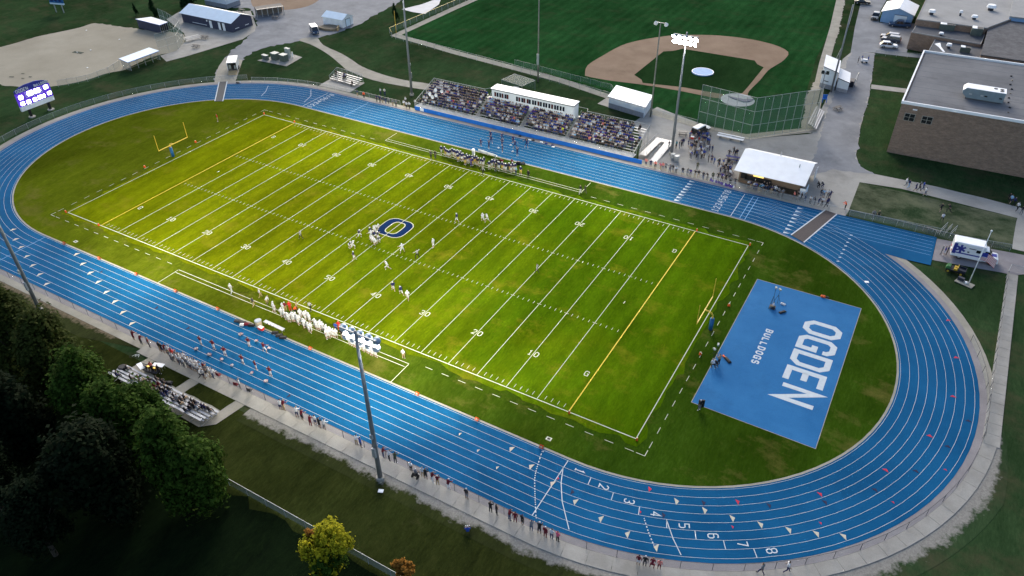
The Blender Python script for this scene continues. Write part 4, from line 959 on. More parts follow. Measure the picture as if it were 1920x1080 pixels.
cage = thing('storage_cage', 'dark wire storage cage standing against the white annex', 'cage', (*G(1594, 160), 0)); b = MB(); b.box((0, 0, 0), (1.5, 2.2, 1.4)); b.build('bin', 'trim_dark', cage)
b = MB(); b.path([(.9, -1.1, 0), (.9, -1.1, 2.1), (.9, 3.8, 2.1), (.9, 3.8, 0)], .06); b.tube((.9, -1.1, 1.1), (.9, 3.8, 1.1), .04); b.build('rack_frame', 'galvanised', cage)
# light blue garage
g = gable('garage', 'light blue garage with a white gable roof beside the parked pickups', 'garage', 55.2, 63.4, 159.8, 170.4, 3.0, 4.4, 'y', 'blue_siding', 'white_metal', .35)
slab_on(g, 'overhead_door', 'cool_roof', (60.3, 159.76, .05), (3.3, .07, 2.4)); slab_on(g, 'door_trim', 'trim_dark', (60.3, 159.74, 2.47), (3.5, .08, .1)); slab_on(g, 'side_door', 'blue_siding', (62.6, 159.75, .05), (.9, .09, 2.05))
# school
sb = thing('school_gym', 'big brick school gymnasium with flat grey roof and white parapet', 'school building', (90, 90, 0))
GH = 10.8
b = MB(); b.prism([(69.6, 72.2), (130, 74.6), (130, 107.5), (69.9, 104.8)], -.2, GH-.5); b.build('wall', 'brick_wall', sb, True)
b = MB(); b.prism([(70.0, 72.6), (129.6, 75), (129.6, 107.1), (70.3, 104.4)], GH-.5, GH-.32); b.build('roof', 'roof_membrane', sb, True)
for a, e in (((69.45, 72.05), (130, 74.45)), ((69.75, 105.0), (130, 107.7)), ((69.45, 72.05), (69.75, 105.0))):
    d = np.array(e)-np.array(a); d = d/np.linalg.norm(d); n_ = np.array([-d[1], d[0]])*.3; P = [np.array(a)-d*.0, np.array(e), np.array(e)+n_, np.array(a)+n_]
    if a == (69.75, 105.0): P = [np.array(a), np.array(e), np.array(e)-n_, np.array(a)-n_]
    if e == (69.75, 105.0): P = [np.array(a)+(0, .302), np.array(e)-(0, .302), np.array(e)-(0, .302)-n_, np.array(a)+(0, .302)-n_]
    b = MB(); b.prism([tuple(p) for p in P], GH-.52, GH+.02); b.build('parapet', 'white_metal', sb, True)
for k in range(9):
    yy_ = 75.4+k*3.3; b = MB(); b.strip([(70.4, yy_), (100, yy_+1.05+.03*k), (129, yy_+2.1)], .16, GH-.312+.001*(k % 2)); b.build('roof_seam', 'dark_membrane', sb, True)
for u0, v0 in ((1691, 216), (1731, 222)):
    x = 70.9 if u0 == 1691 else 74.0; yq = 72.2+(x-69.6)*.04-.02
    b = MB(); b.box((x+.75, yq, 7.05), (2.0, .12, 1.55), .04); f = b.build('window', 'old_concrete', sb, True)
    for i in (-1, 1):
        for j in (0, 1): b = MB(); b.box((x+.75+i*.46, yq-.06, 7.14+j*.72), (.82, .06, .64), .04); b.build('pane', 'glass', f, True)
b = MB(); b.box((72.2, 72.1, 9.4), (.8, .12, .22), .04); b.build('wall_lamp', 'white_metal', sb, True)
def roof_unit(name, label, loc, rz, size, kind=0):
    t = thing(name, label, 'rooftop unit', loc, rz); L, Wd, Hh = size
    if kind == 0:
        b = MB(); b.profile([(-L/2+.9, .25), (L/2, .25), (L/2, Hh), (-L/2+.6, Hh), (-L/2, Hh*.72), (-L/2, Hh*.5)], -Wd/2, Wd/2); b.build('casing', 'teal_panel', t)
        b = MB(); b.profile([(-L/2-.05, Hh*.72), (-L/2+.58, Hh+.04), (L/2+.05, Hh+.04), (L/2+.05, Hh+.12), (-L/2+.5, Hh+.12), (-L/2-.05, Hh*.8)], -Wd/2-.06, Wd/2+.06); b.build('lid', 'white_metal', t)
        for x, y in ((L/2-.7, .45), (L/2-.7, -.45), (L/2-1.8, .5)): b = MB(); b.tube((x, y, Hh+.12), (x, y, Hh+.17), .36, n=12); b.build('fan_grille', 'black_plastic', t)
        b = MB(); b.box((0, 0, 0), (L*.8, Wd*.85, .27)); b.build('kerb', 'dark_membrane', t)
        for x in (-L*.3, -.2, .5, L*.42): b = MB(); b.box((x, -Wd/2-.02, Hh*.45), (.5, .06, .25)); b.build('access_hatch', 'galvanised' if x < 0 else 'black_plastic', t)
    elif kind == 1:
        b = MB(); b.box((0, 0, .25), (L, Wd, Hh)); b.build('casing', 'trans_green', t); b = MB(); b.box((0, 0, 0), (L*.9, Wd*.9, .26)); b.build('kerb', 'dark_membrane', t)
        b = MB(); b.box((-L*.28, 0, Hh+.25), (L*.42, Wd, .12)); b.build('lid', 'white_metal', t); b = MB(); b.box((L*.22, 0, Hh+.25), (L*.45, Wd*.8, .06)); b.build('fan_grille', 'black_plastic', t)
    else:
        b = MB(); b.tube((0, 0, 0), (0, 0, Hh*.6), L*.35, n=10); b.build('curb', 'trim_dark', t); b = MB(); b.tube((0, 0, Hh*.55), (0, 0, Hh), L*.62, L*.5, 12); b.build('cowl', 'white_metal', t)
    return t
roof_unit('rooftop_unit', 'long white-topped blue-grey air handler on the gymnasium roof', (82.8, 81.3, GH-.3), .02, (7.2, 2.6, 2.1))
b = MB(); tb = thing('roof_drain', 'small dark roof drains dotted in a line on the gymnasium roof', 'roof drains', (87.6, 85, GH-.31))
for k in range(9): b.tube((rng.uniform(-.4, .4), k*2.6-8.5, 0), (0, k*2.6-8.5, .12), .16, n=7)
b.build('drains', 'black_plastic', tb)
ZS = 5.0
s2 = thing('school_wing', 'low flat-roofed school wing behind the gymnasium', 'school building', (75, 135, 0))
def block(P, h, m, rm, edge='pale_membrane', t=s2, par=.18):
    c = np.mean(np.array(P), 0); b = MB(); b.prism(P, -.2, h-.18); b.build('wall', m, t, True)
    b = MB(); b.prism([tuple(c+(np.array(p)-c)*.985) for p in P], h-.18, h-.04); b.build('roof', rm, t, True)
    b = MB(); q = [tuple(c+(np.array(p)-c)*.992) for p in P]; q = q if sum(q[i][0]*q[(i+1) % len(q)][1]-q[(i+1) % len(q)][0]*q[i][1] for i in range(len(q))) > 0 else q[::-1]
    for i in range(len(q)):
        a, e = np.array(q[i]), np.array(q[(i+1) % len(q)]); d = (e-a)/np.linalg.norm(e-a); n_ = np.array([-d[1], d[0]])*par
        b.prism([tuple(a+d*par), tuple(e), tuple(e+n_), tuple(a+d*par+n_)], h-.2, h+.06)
    b.build('roof_edge', edge, t, True)
block(GP([(1709, 60), (1840, 83), (1857, 42), (1725, 34)], 4.4), 4.4, 'brick_wall', 'dark_membrane')
block(GP([(1718, 36), (1850, 53), (1898, 35), (1905, 0), (1915, -30), (1752, -30), (1735, 0)], 6.), 6., 'brick_wall', 'pale_membrane')
block(GP([(1741, 94), (1840, 108), (1850, 84), (1753, 73)], 3.6), 3.6, 'brick_wall', 'dark_membrane')
s3 = thing('shingled_hall', 'school hall with a broad dark shingled roof behind the gymnasium', 'school building', (95, 130, 0))
P = GP([(1839, 104), (1960, 122), (2010, 60), (1980, 42), (1860, 30)], 5.2)
b = MB(); b.prism(P, -.2, 5.2); b.build('wall', 'brick_wall', s3, True)
b = MB(); c0 = np.mean(np.array(P), 0); b.prism([tuple(c0+(np.array(p)-c0)*1.01) for p in P], 5.2, 5.5); b.build('roof', 'shingle_roof', s3, True)
s4 = thing('school_block', 'pale-roofed school block with a blue wall at the top right', 'school building', (92, 175, 0))
P = GP([(1893, 32), (1990, 44), (2030, -40), (1908, -40)], 6.4); b = MB(); b.prism(P, -.2, 6.4); b.build('wall', 'blue_siding', s4, True)
b = MB(); c0 = np.mean(np.array(P), 0); b.prism([tuple(c0+(np.array(p)-c0)*1.01) for p in P], 6.4, 6.7); b.build('roof', 'pale_membrane', s4, True)
for k, (u, v, z, sz, kd, lab) in enumerate([(1746, 27, 6., (1.5, 1.5, 1.3), 2, 'white domed vent at the left of the pale school roof'), (1857, 19, 6., (2., 2., 1.5), 2, 'large white domed vent on the pale school roof near the far block'), (1826, 36, 6., (1.3, 1.3, 1.1), 2, 'small squat vent in the middle of the pale school roof'), (1800, 29, 6., (.7, .7, 1.4), 2, 'slim dark vent pipe on the pale school roof'), (1774, 56, 4.4, (3.6, 1.7, 1.3), 1, 'flat dark-topped condenser unit on the lower school roof'), (1829, 66, 4.4, (2.6, 2.2, 1.7), 1, 'tall grey condenser unit at the right end of the lower school roof'), (1764, 66, 4.4, (1., 1., .8), 2, 'tiny white vent near the edge of the lower school roof'), (1778, 90, 3.6, (1.1, 1.1, 1.2), 2, 'white capped vent beside the spilled sealant on the lowest roof'), (1808, 98, 3.6, (2.3, 1.4, 1.1), 1, 'small condenser unit behind the gymnasium parapet')]):
    roof_unit('roof_vent' if kd == 2 else 'rooftop_unit', lab, (*G(u, v, z), z-.04), .05, sz, kd)
b = MB(); b.prism([G(1752, 82, 3.6), G(1763, 80, 3.6), G(1765, 88, 3.6), G(1772, 97, 3.6), G(1769, 98, 3.6), G(1760, 88, 3.6)], 3.57, 3.6); tag(b.build('roof_sealant', 'white_metal'), 'white patch of spilled sealant on the lowest school roof', 'sealant patch')

# ================================================================ SCOREBOARDS
sbd = thing('scoreboard', 'large purple football scoreboard with glaring white digits on two black posts', 'scoreboard', (-100.5, .6, 0))
for y in (-2.3, 2.3):
    b = MB(); b.box((0, y, -.1), (.45, .45, 3.)); b.build('post', 'black_plastic', sbd); b = MB(); b.tube((.2, y, -.1), (.2, y, .12), .75, n=9); b.build('footing', 'concrete', sbd)
b = MB(); b.box((0, 0, 1.75), (.5, 7.9, 1.05)); b.build('lower_panel', 'white_metal', sbd)
b = MB(); b.box((0, 0, 2.8), (.45, 7.9, 2.9)); b.build('cabinet', 'score_purple', sbd)
b = MB(); k = [(-3.95, 5.7), (3.95, 5.7), (3.95, 6.3), (2.6, 6.85), (1.2, 7.1), (-1.2, 7.1), (-2.6, 6.85), (-3.95, 6.3)]
b.v += [(-.1, y, z) for y, z in k]+[(.1, y, z) for y, z in k]; n = len(k); b.f += [tuple(range(n-1, -1, -1)), tuple(range(n, 2*n))]+[(i, (i+1) % n, n+(i+1) % n, n+i) for i in range(n)]; b.m += [0]*(n+2); b.build('arched_header', 'banner_navy', sbd)
def wall_text(txt, y0, z0, wd, ht, st, step, m, par, x=.25):
    """letters read from the +x side: right = +y"""
    for i, ch in enumerate(txt):
        mb = letter(ch, (y0+i*step, z0, 0), (1, 0), (0, 1), wd, ht, st); mb.v = [(x, a, c) for a, c, _ in mb.v]; mb.build('header_letter', m, par)
wall_text('OGDEN', -3.7, 5.85, .48, .75, .11, .6, 'white_metal', sbd); wall_text('BULLDOGS', .55, 5.9, .34, .6, .09, .42, 'white_metal', sbd)
b = MB()
for a, e in (((-1.9, 4.3), (-1.9, 5.6)), ((1.9, 4.3), (1.9, 5.6)), ((-1.9, 4.3), (1.9, 4.3))):
    y0, z0, y1, z1 = *a, *e; b.box((.26, (y0+y1)/2, min(z0, z1)), (.06, max(.1, abs(y1-y0)), max(.1, abs(z1-z0))))
b.build('clock_frame', 'white_metal', sbd)
def digits(y, z, n, w_=.42, h=.75):
    for i in range(n):
        mb = letter('8', (y+i*w_*1.12-.05, z-.05, 0), (1, 0), (0, 1), w_*1.2, h*1.18, w_*.5); mb.v = [(.28, a, c) for a, c, _ in mb.v]; mb.build('led_digit', 'led_white', sbd)
digits(-1.5, 4.6, 2, .62, .85); digits(.15, 4.6, 2, .62, .85); digits(-3.5, 4.4, 2); digits(2.55, 4.75, 2); digits(-3.6, 3.1, 2, .4, .65); digits(-2.2, 3.0, 2, .4, .7); digits(-.7, 3.05, 2, .36, .65); digits(.5, 3.1, 2, .45, .7); digits(1.75, 3.1, 1, .4, .65); digits(2.9, 3.3, 2, .4, .65)
s5 = thing('softball_scoreboard', 'pale blue and white scoreboard on two thin legs in the far left grass', 'scoreboard', (*G(113, 23), 0), .25)
for x in (-1.4, 1.4): b = MB(); b.box((x, 0, -.1), (.22, .22, 3.)); b.build('post', 'galvanised', s5)
b = MB(); b.box((0, 0, 2.7), (5., .35, 2.6)); b.build('cabinet', 'royal_pad', s5); b = MB(); b.box((0, -.02, 2.4), (5.1, .4, .45)); b.build('lower_panel', 'cool_roof', s5)
for x in (-1.5, 0, 1.5): b = MB(); b.box((x, -.2, 3.3), (.8, .08, .9)); b.build('score_window', 'navy_tarp', s5)

# ================================================================ VEHICLES
def paintm(name, col): return mat(name, col, .3, .03, .7, 0., .5)
paintm('car_white', (.72, .74, .76)); paintm('car_black', (.012, .013, .016)); paintm('car_navy', (.015, .045, .11)); paintm('car_slate', (.05, .06, .085)); paintm('car_silver', (.40, .42, .45))
glow_mat('tail_lamp', (.35, .01, .01), .15); mat('head_lamp', (.75, .77, .78), .2, 0, spec=.8)
def wheels(t, xs, wy, r, tw=.24, rim='aluminium'):
    me = MB().tube((0, -tw/2, 0), (0, tw/2, 0), r, r, 14).mesh('tyre', 'rubber'); mr = MB().tube((0, -tw/2-.01, 0), (0, tw/2+.01, 0), r*.58, r*.58, 10).mesh('rim', rim)
    for x in xs:
        for s in (-1, 1):
            wl = thing('wheel', None, None, (x, s*wy, r)); wl.parent = t; link('tyre', me, wl); link('rim', mr, wl)
def frustum(b, zs, xs, ys, m=0):
    """stack of rectangles: zs levels, xs (x0,x1) per level, ys half width per level"""
    k = len(b.v)
    for z, (x0, x1), y in zip(zs, xs, ys): b.v += [(x0, -y, z), (x1, -y, z), (x1, y, z), (x0, y, z)]
    n = len(zs); b.f.append((k+3, k+2, k+1, k)); b.f.append(tuple(k+4*(n-1)+i for i in range(4))); b.m += [m, m]
    for i in range(n-1):
        for j in range(4): q = (j+1) % 4; b.f.append((k+4*i+j, k+4*i+q, k+4*i+4+q, k+4*i+4+j)); b.m.append(m)
    return b
def car(label, loc, rz, kind, body, roofm=None, group=None, name='parked_car', cat='car'):
    t = thing(name, label, cat, (*loc, 0), rz, group)
    L, Wd, H = dict(suv=(4.9, 1.95, 1.75), cross=(4.5, 1.85, 1.62), pickup=(5.8, 2.0, 1.85), sedan=(4.7, 1.85, 1.45), jeep=(4.6, 1.85, 1.85))[kind]
    h = L/2; w2 = Wd/2; zb = .95 if kind in ('suv', 'pickup', 'jeep') else .88
    b = MB(); frustum(b, (.30, .48, zb-.12, zb), ((-h+.12, h-.12), (-h, h), (-h+.02, h-.03), (-h+.08, h-.22)), (w2-.08, w2, w2, w2-.06)); o = b.build('body', body, t)
    bv = o.modifiers.new('soft', 'BEVEL'); bv.width = .07; bv.segments = 2
    x0, x1 = dict(suv=(-h+.08, h-1.15), cross=(-h+.15, h-1.1), pickup=(-h+2.0, h-1.45), sedan=(-h+.75, h-1.25), jeep=(-h+.05, h-1.5))[kind]
    sl0 = dict(suv=.35, cross=.55, pickup=.12, sedan=.75, jeep=.06)[kind]; sl1 = dict(suv=.85, cross=.95, pickup=.75, sedan=.85, jeep=.25)[kind]
    b = MB(); frustum(b, (zb-.02, H-.12), ((x0, x1), (x0+sl0, x1-sl1)), (w2-.09, w2-.24)); b.build('glazing', 'glass', t)
    b = MB(); frustum(b, (H-.16, H-.04, H), ((x0+sl0-.06, x1-sl1+.05), (x0+sl0, x1-sl1), (x0+sl0+.15, x1-sl1-.15)), (w2-.21, w2-.24, w2-.36)); b.build('roof', roofm or body, t)
    b = MB()
    for s in (-1, 1):
        for xa, xb in ((x0+.02, x0+sl0-.01), (x1-.02, x1-sl1+.01), ((x0+x1)/2-.1, (x0+x1)/2-.05)): b.tube((xa, s*(w2-.085), zb), (xb, s*(w2-.235), H-.12), .045, n=5)
    b.build('pillars', body, t)
    if kind == 'pickup':
        b = MB(); b.box((-h+1.05, 0, zb-.02), (1.75, Wd-.35, .03)); b.build('cargo_bed', 'black_plastic', t)
        b = MB()
        for s in (-1, 1): b.box((-h+1.05, s*(w2-.1), zb-.01), (1.95, .12, .18))
        b.box((-h+.1, 0, zb-.01), (.1, Wd-.32, .18)); b.build('bed_rail', body, t)
    b = MB(); b.box((h-.75, 0, zb-.005), (1.1, Wd-.35, .03)); b.build('bonnet', roofm if (roofm and kind != 'jeep') else body, t)
    for s in (-1, 1):
        b = MB(); b.box((h-.06, s*(w2-.32), zb-.3), (.12, .36, .16)); b.build('headlight', 'head_lamp', t); b = MB(); b.box((-h+.05, s*(w2-.2), zb-.3), (.1, .2, .26)); b.build('tail_light', 'tail_lamp', t)
        b = MB(); b.box((x1-.45, s*(w2+.08), zb), (.14, .2, .15)); b.build('mirror', body, t)
    b = MB(); b.box((h-.02, 0, .36), (.1, Wd*.82, .18)); b.build('bumper', 'black_plastic', t)
    wheels(t, (-h+.95, h-.92), w2-.12, .36)
    return t
def heading(a, e): a, e = np.array(G(*a)), np.array(G(*e)); d = e-a; return math.atan2(d[1], d[0])
car('white crossover parked nearest the lawn at the end of the lot', G(1665, 89), heading((1648, 86), (1683, 89)), 'cross', 'car_white')
car('dark blue SUV parked between the white crossover and another SUV', G(1670, 78), heading((1682, 79), (1650, 74)), 'suv', 'car_slate', 'car_silver')
car('dark SUV with pale bonnet, farthest of the three parked side by side', G(1668, 73), heading((1685, 75), (1649, 70)), 'suv', 'car_black', 'car_silver')
car('navy crew-cab pickup parked across the front of the blue garage', G(1686, 50), heading((1703, 52), (1668, 49)), 'pickup', 'car_navy', name='pickup_truck', cat='pickup')
car('black pickup with pale bonnet parked left of the blue garage', G(1641, 34), heading((1648, 20), (1637, 40)), 'pickup', 'car_black', 'car_silver', name='pickup_truck', cat='pickup')
car('dark car at the top edge of the school drive', G(1616, 7), heading((1604, 6), (1626, 8)), 'sedan', 'car_black')
jp = car('white-roofed off-road vehicle with open tailgate on the plaza behind the crowd', G(1313, 249), heading((1302, 253), (1326, 241)), 'jeep', 'car_black', 'car_white', name='off_road_vehicle', cat='off-road vehicle')
b = MB(); b.box((-2.42, -.5, .8), (.12, 1.1, .9)); b.build('tailgate', 'black_plastic', jp); b = MB(); b.box((1.5, 0, .96), (1.5, 1.5, .08)); b.build('hood_panel', 'car_white', jp)
for s in (-1, 1): b = MB(); b.box((1.6, s*.95, .86), (.9, .32, .1)); b.build('fender', 'car_white', jp)
# shuttle cart on the gravel lot
t = thing('shuttle_cart', 'dark shuttle cart with a white flat roof on the gravel lot', 'cart', (*G(590, 62), 0), heading((586, 55), (595, 66)))
b = MB(); frustum(b, (.35, .95, 1.05), ((-2.0, 2.0), (-2.0, 1.95), (-1.95, 1.8)), (.85, .88, .82)); b.build('body', 'car_navy', t)
b = MB(); frustum(b, (1.05, 2.1), ((-1.95, 1.7), (-1.9, 1.2)), (.82, .74)); b.build('glazing', 'glass', t); b = MB(); b.box((-.3, 0, 2.1), (3.5, 1.75, .1)); b.build('roof', 'car_white', t)
for s in (-1, 1): b = MB(); b.box((2.0, s*.6, .7), (.08, .25, .15)); b.build('headlight', 'head_lamp', t)
wheels(t, (-1.3, 1.25), .78, .33)
# open equipment trailer
t = thing('box_trailer', 'white enclosed trailer with its rear ramp lowered onto the concrete drive', 'trailer', (*G(439, 129), 0), heading((436, 138), (443, 110)))
b = MB(); Lx = 5.2; b.box((0, 1.12, .5), (Lx, .06, 1.95)); b.box((0, -1.12, .5), (Lx, .06, 1.95)); b.build('side_wall', 'car_white', t)['kind'] = 'stuff'
b = MB(); b.box((0, 0, 2.45), (Lx, 2.34, .1)); b.build('roof', 'car_white', t); b = MB(); b.box((0, 0, .44), (Lx, 2.2, .08)); b.build('floor_deck', 'wood_bench', t); b = MB(); b.box((Lx/2, 0, .5), (.08, 2.3, 1.96)); b.build('front_wall', 'car_white', t)
b = MB(); b.poly([(-Lx/2, -1.05, .5), (-Lx/2, 1.05, .5), (-Lx/2-2., 1.0, .05), (-Lx/2-2., -1., .05)]); b.poly([(-Lx/2, -1.05, .44), (-Lx/2, 1.05, .44), (-Lx/2-2., 1.0, .0), (-Lx/2-2., -1., .0)]); b.build('rear_ramp', 'plywood', t)
b = MB(); b.box((-.9, .7, .55), (1.2, .5, 1.)); b.box((-1.2, -.5, .55), (.5, .4, .8)); b.build('cargo', 'cabinet_grey', t)['kind'] = 'stuff'
wheels(t, (-.45, .45), 1.2, .34, .2)
b = MB(); b.path([(Lx/2, .6, .45), (Lx/2+1.2, 0, .45), (Lx/2, -.6, .45)], .05); b.build('tow_frame', 'trim_dark', t)
# ambulance
pa, pe = (1776, 481), (1862, 499)
t = thing('ambulance', 'white ambulance with blue star and stripe parked beyond the track chute', 'ambulance', (*G(1822, 484), 0), heading(pa, pe)-.02)
b = MB(); frustum(b, (.45, 2.85, 2.95), ((-3.3, 1.25), (-3.3, 1.25), (-3.2, 1.15)), (1.2, 1.2, 1.1)); b.build('box_body', 'car_white', t)
b = MB(); b.box((-1.02, 0, 2.95), (4.3, 2.2, .05)); b.build('roof_cap', 'white_metal', t)
b = MB(); frustum(b, (.4, 1.2, 1.35), ((1.25, 3.45), (1.25, 3.4), (1.25, 3.1)), (.98, 1.0, .9)); o = b.build('cab', 'car_white', t)
b = MB(); frustum(b, (1.35, 2.15), ((1.25, 2.55), (1.25, 1.85)), (.93, .82)); b.build('cab_glazing', 'glass', t); b = MB(); frustum(b, (2.15, 2.25), ((1.25, 1.9), (1.25, 1.8)), (.84, .76)); b.build('cab_roof', 'car_white', t)
b = MB(); b.box((3.42, 0, .4), (.16, 1.95, .3)); b.build('bumper', 'white_metal', t)
b = MB(); b.box((2.7, 0, 1.33), (.9, .9, .06)); b.build('bonnet_stripe', 'banner_navy', t)
for s in (-1, 1):
    b = MB(); b.box((3.4, s*.75, .85), (.1, .3, .22)); b.build('headlight', 'head_lamp', t)
    b = MB(); b.box((-.9, s*1.205, 1.05), (4.0, .02, .22)); b.build('side_stripe', 'banner_navy', t)
    b = MB(); b.box((-3.0, s*1.204, .9), (.5, .02, 1.9)); b.build('rear_band', 'banner_navy', t)
    for k in range(3):
        a = k*PI/3+PI/6; c_, s_ = math.cos(a), math.sin(a); q = []
        for ax, az in ((-.72, -.17), (.72, -.17), (.72, .17), (-.72, .17)): q.append((-2.15+ax*c_-az*s_, s*(1.214+k*.003), 1.95+ax*s_+az*c_))
        b = MB(); b.poly(q); b.build('star_bar', 'royal_logo' if 'royal_logo' in MATS else 'banner_navy', t)
    b = MB(); b.box((.35, s*1.205, 1.75), (.62, .03, .5)); b.build('side_window', 'glass', t)
    b = MB(); b.box((-.55, s*1.204, 2.2), (1.0, .02, .14)); b.build('marking_bar', 'trim_dark', t)
    b = MB(); b.box((-1.0, s*1.204, 1.5), (.3, .02, .22)); b.build('marking_bar', 'trim_dark', t)
    b = MB(); b.box((1.9, s*1.15, 1.35), (.12, .28, .3)); b.build('mirror', 'black_plastic', t)
for s in (-1, 1): b = MB(); b.box((-3.32, s*.75, 1.), (.06, .35, .3)); b.build('tail_light', 'tail_lamp', t)
wheels(t, (-2.0, 2.55), 1.0, .42, .3)
# utility cart
t = thing('utility_cart', 'green and black utility cart with yellow seats beside the flagpole', 'cart', (*G(1790, 510), 0), heading((1806, 515), (1773, 505)))
b = MB(); frustum(b, (.35, .6), ((-1.4, 1.35), (-1.4, 1.3)), (.68, .7)); b.build('chassis', 'black_plastic', t); b = MB(); frustum(b, (.6, 1.0), ((.75, 1.45), (.8, 1.25)), (.62, .5)); b.build('hood', 'green_enamel', t)
for s in (-1, 1): b = MB(); b.box((.05, s*.33, .6), (.5, .5, .25)); b.box((-.22, s*.33, .7), (.12, .5, .5)); b.build('seat', 'seat_yellow', t)['kind'] = 'stuff'
b = MB(); b.box((-.9, 0, .62), (1.0, 1.3, .06)); b.build('cargo_bed', 'trim_dark', t)
for c, s in (((-.9, .65, .66), (1.0, .05, .3)), ((-.9, -.65, .66), (1.0, .05, .3)), ((-1.4, 0, .66), (.05, 1.3, .3))): b = MB(); b.box(c, s); b.build('bed_side', 'trim_dark', t)
b = MB(); b.path([(.62, .25, .95), (.45, .25, 1.15)], .02); b.tube((.45, .25, 1.15), (.43, .25, 1.17), .18, n=10); b.build('steering_wheel', 'black_plastic', t)
wheels(t, (-.9, .95), .7, .32, .25, 'seat_yellow')
# flagpole with flag at half staff
fp = G(1815, 534)
t = thing('flagpole', 'slender white flagpole on a small stone bed beside the ambulance', 'flagpole', (*fp, 0))
b = MB(); b.tube((0, 0, 0), (0, 0, 9.7), .085, .04, 8); b.build('pole', 'white_metal', t, smooth=True); b = MB(); b.ball((0, 0, 9.8), .16); b.build('finial', 'white_metal', t, smooth=True)
b = MB(); b.box((-.5, .2, -.02), (2.6, 1.3, .1), -.35); b.build('bed', 'old_concrete', t); b = MB(); b.box((-1.1, .7, .06), (.9, .5, .5), -.35); b.build('memorial_stone', 'trim_dark', t); b = MB(); b.box((-.35, .15, .06), (.3, .3, .3)); b.build('spotlight', 'white_metal', t)
fl_ = thing('flag', 'striped red and white flag with a blue canton hanging at half mast', 'flag', (fp[0], fp[1], 4.6))
def flag_part(u0, u1, v0, v1, nm, m):
    b = MB(); N = 8
    for i in range(N):
        a, e = u0+(u1-u0)*i/N, u0+(u1-u0)*(i+1)/N
        P = lambda u, v: (.1+u*2.2, .22*math.sin(u*5.), v*1.35-u*u*.9)
        b.poly([P(a, v0), P(e, v0), P(e, v1), P(a, v1)])
    b.build(nm, m, fl_)
mat('flag_red', (.45, .02, .03), .7, 0); mat('flag_white', (.75, .75, .75), .7, 0)
for k in range(13):
    u0 = .4 if k >= 6 else 0.
    flag_part(u0, 1., k/13, (k+1)/13, 'stripe', 'flag_red' if k % 2 == 0 else 'flag_white')
flag_part(0, .4, 6/13, 1., 'canton', 'banner_navy')
fl_.rotation_euler = (0, 0, R_(12))
# electrical cabinets
for k, (u, v, sx, sy, h, m, lab) in enumerate([(498, 111, 1.8, .8, 1.1, 'trans_green', 'low dark green electrical box at the left of the concrete pad'), (517, 111, 1.8, 1.5, 1.7, 'trans_green', 'square green electrical cabinet behind the second one on the concrete pad'), (533, 114, 1.8, 1.5, 1.7, 'trans_green', 'square green electrical cabinet nearest the track on the concrete pad'), (541, 106, 1.5, .7, 2.2, 'cabinet_grey', 'tall pale grey switch cabinet at the back of the concrete pad'), (549, 107, .25, .25, 1.3, 'white_metal', 'short white bollard at the right of the electrical cabinets')]):
    t = thing('electrical_cabinet' if k < 4 else 'bollard', lab, 'electrical cabinet' if k < 4 else 'bollard', (*G(u, v), -.02), -.1)
    b = MB(); b.box((0, 0, 0), (sx, sy, h)); b.build('housing', m, t); b = MB(); b.box((0, 0, h), (sx+.12, sy+.12, .07)); b.build('lid', 'cabinet_grey', t)
    if k < 4: b = MB(); b.box((.1, -sy/2-.02, .2), (.7, .04, h*.7)); b.build('door', m, t)

# ================================================================ TREES
def crown_mesh(name, m, rad, n_cl, leaves, size, seed, squash=1.15, cone=0.):
    r = np.random.default_rng(seed)
    V = []; 
    d = r.normal(size=(n_cl, 3)); d /= np.linalg.norm(d, axis=1)[:, None]
    d[:, 2] = np.where(d[:, 2] < -.55, -d[:, 2], d[:, 2])
    nl = 11; lc = r.normal(size=(nl, 3)); lc /= np.linalg.norm(lc, axis=1)[:, None]; lc[:, 2] = np.linspace(-.75, .95, nl); lc[:, :2] *= r.uniform(.5, .75, nl)[:, None]*np.sqrt(np.clip(1-lc[:, 2]**2*.8, .1, 1))[:, None]
    lc = lc*rad*np.array([1, 1, .72]); lr = rad*r.uniform(.34, .52, nl); k = r.integers(0, nl, n_cl)
    c = lc[k]+d*(lr[k]*r.uniform(.5, 1., n_cl)**.4)[:, None]; c[:, 2] *= squash
    if cone: c[:, :2] *= (1-cone*((c[:, 2]/(rad*squash))+1)/2)[:, None]
    cs = r.uniform(.22, .55, n_cl)*rad/4.
    ctr = np.repeat(c, leaves, 0)+r.normal(size=(n_cl*leaves, 3))*np.repeat(cs, leaves)[:, None]*np.array([.7, .7, 1.5])
    loc = ctr-np.repeat(c, leaves, 0); nrm = .5*ctr/(np.linalg.norm(ctr, axis=1)[:, None]+1e-6)+.9*loc/(np.linalg.norm(loc, axis=1)[:, None]+1e-6)+r.normal(size=ctr.shape)*.45+np.array([0, 0, .25]); nrm /= np.linalg.norm(nrm, axis=1)[:, None]
    a = np.cross(nrm, r.normal(size=nrm.shape)); a /= np.linalg.norm(a, axis=1)[:, None]; b_ = np.cross(nrm, a)
    s = size*r.uniform(.6, 1.25, len(ctr))[:, None]
    q = np.stack([ctr-a*s, ctr-b_*s*.6+nrm*s*.12, ctr+a*s, ctr+b_*s*.6+nrm*s*.12], 1).reshape(-1, 3)
    N = len(ctr); me = bpy.data.meshes.new(name); me.vertices.add(4*N); me.vertices.foreach_set('co', q.astype(np.float32).ravel())
    me.loops.add(4*N); me.loops.foreach_set('vertex_index', np.arange(4*N, dtype=np.int32)); me.polygons.add(N); me.polygons.foreach_set('loop_start', np.arange(0, 4*N, 4, dtype=np.int32)); me.polygons.foreach_set('loop_total', np.full(N, 4, np.int32))
    me.materials.append(MATS[m]); me.update(); me.validate(); return me
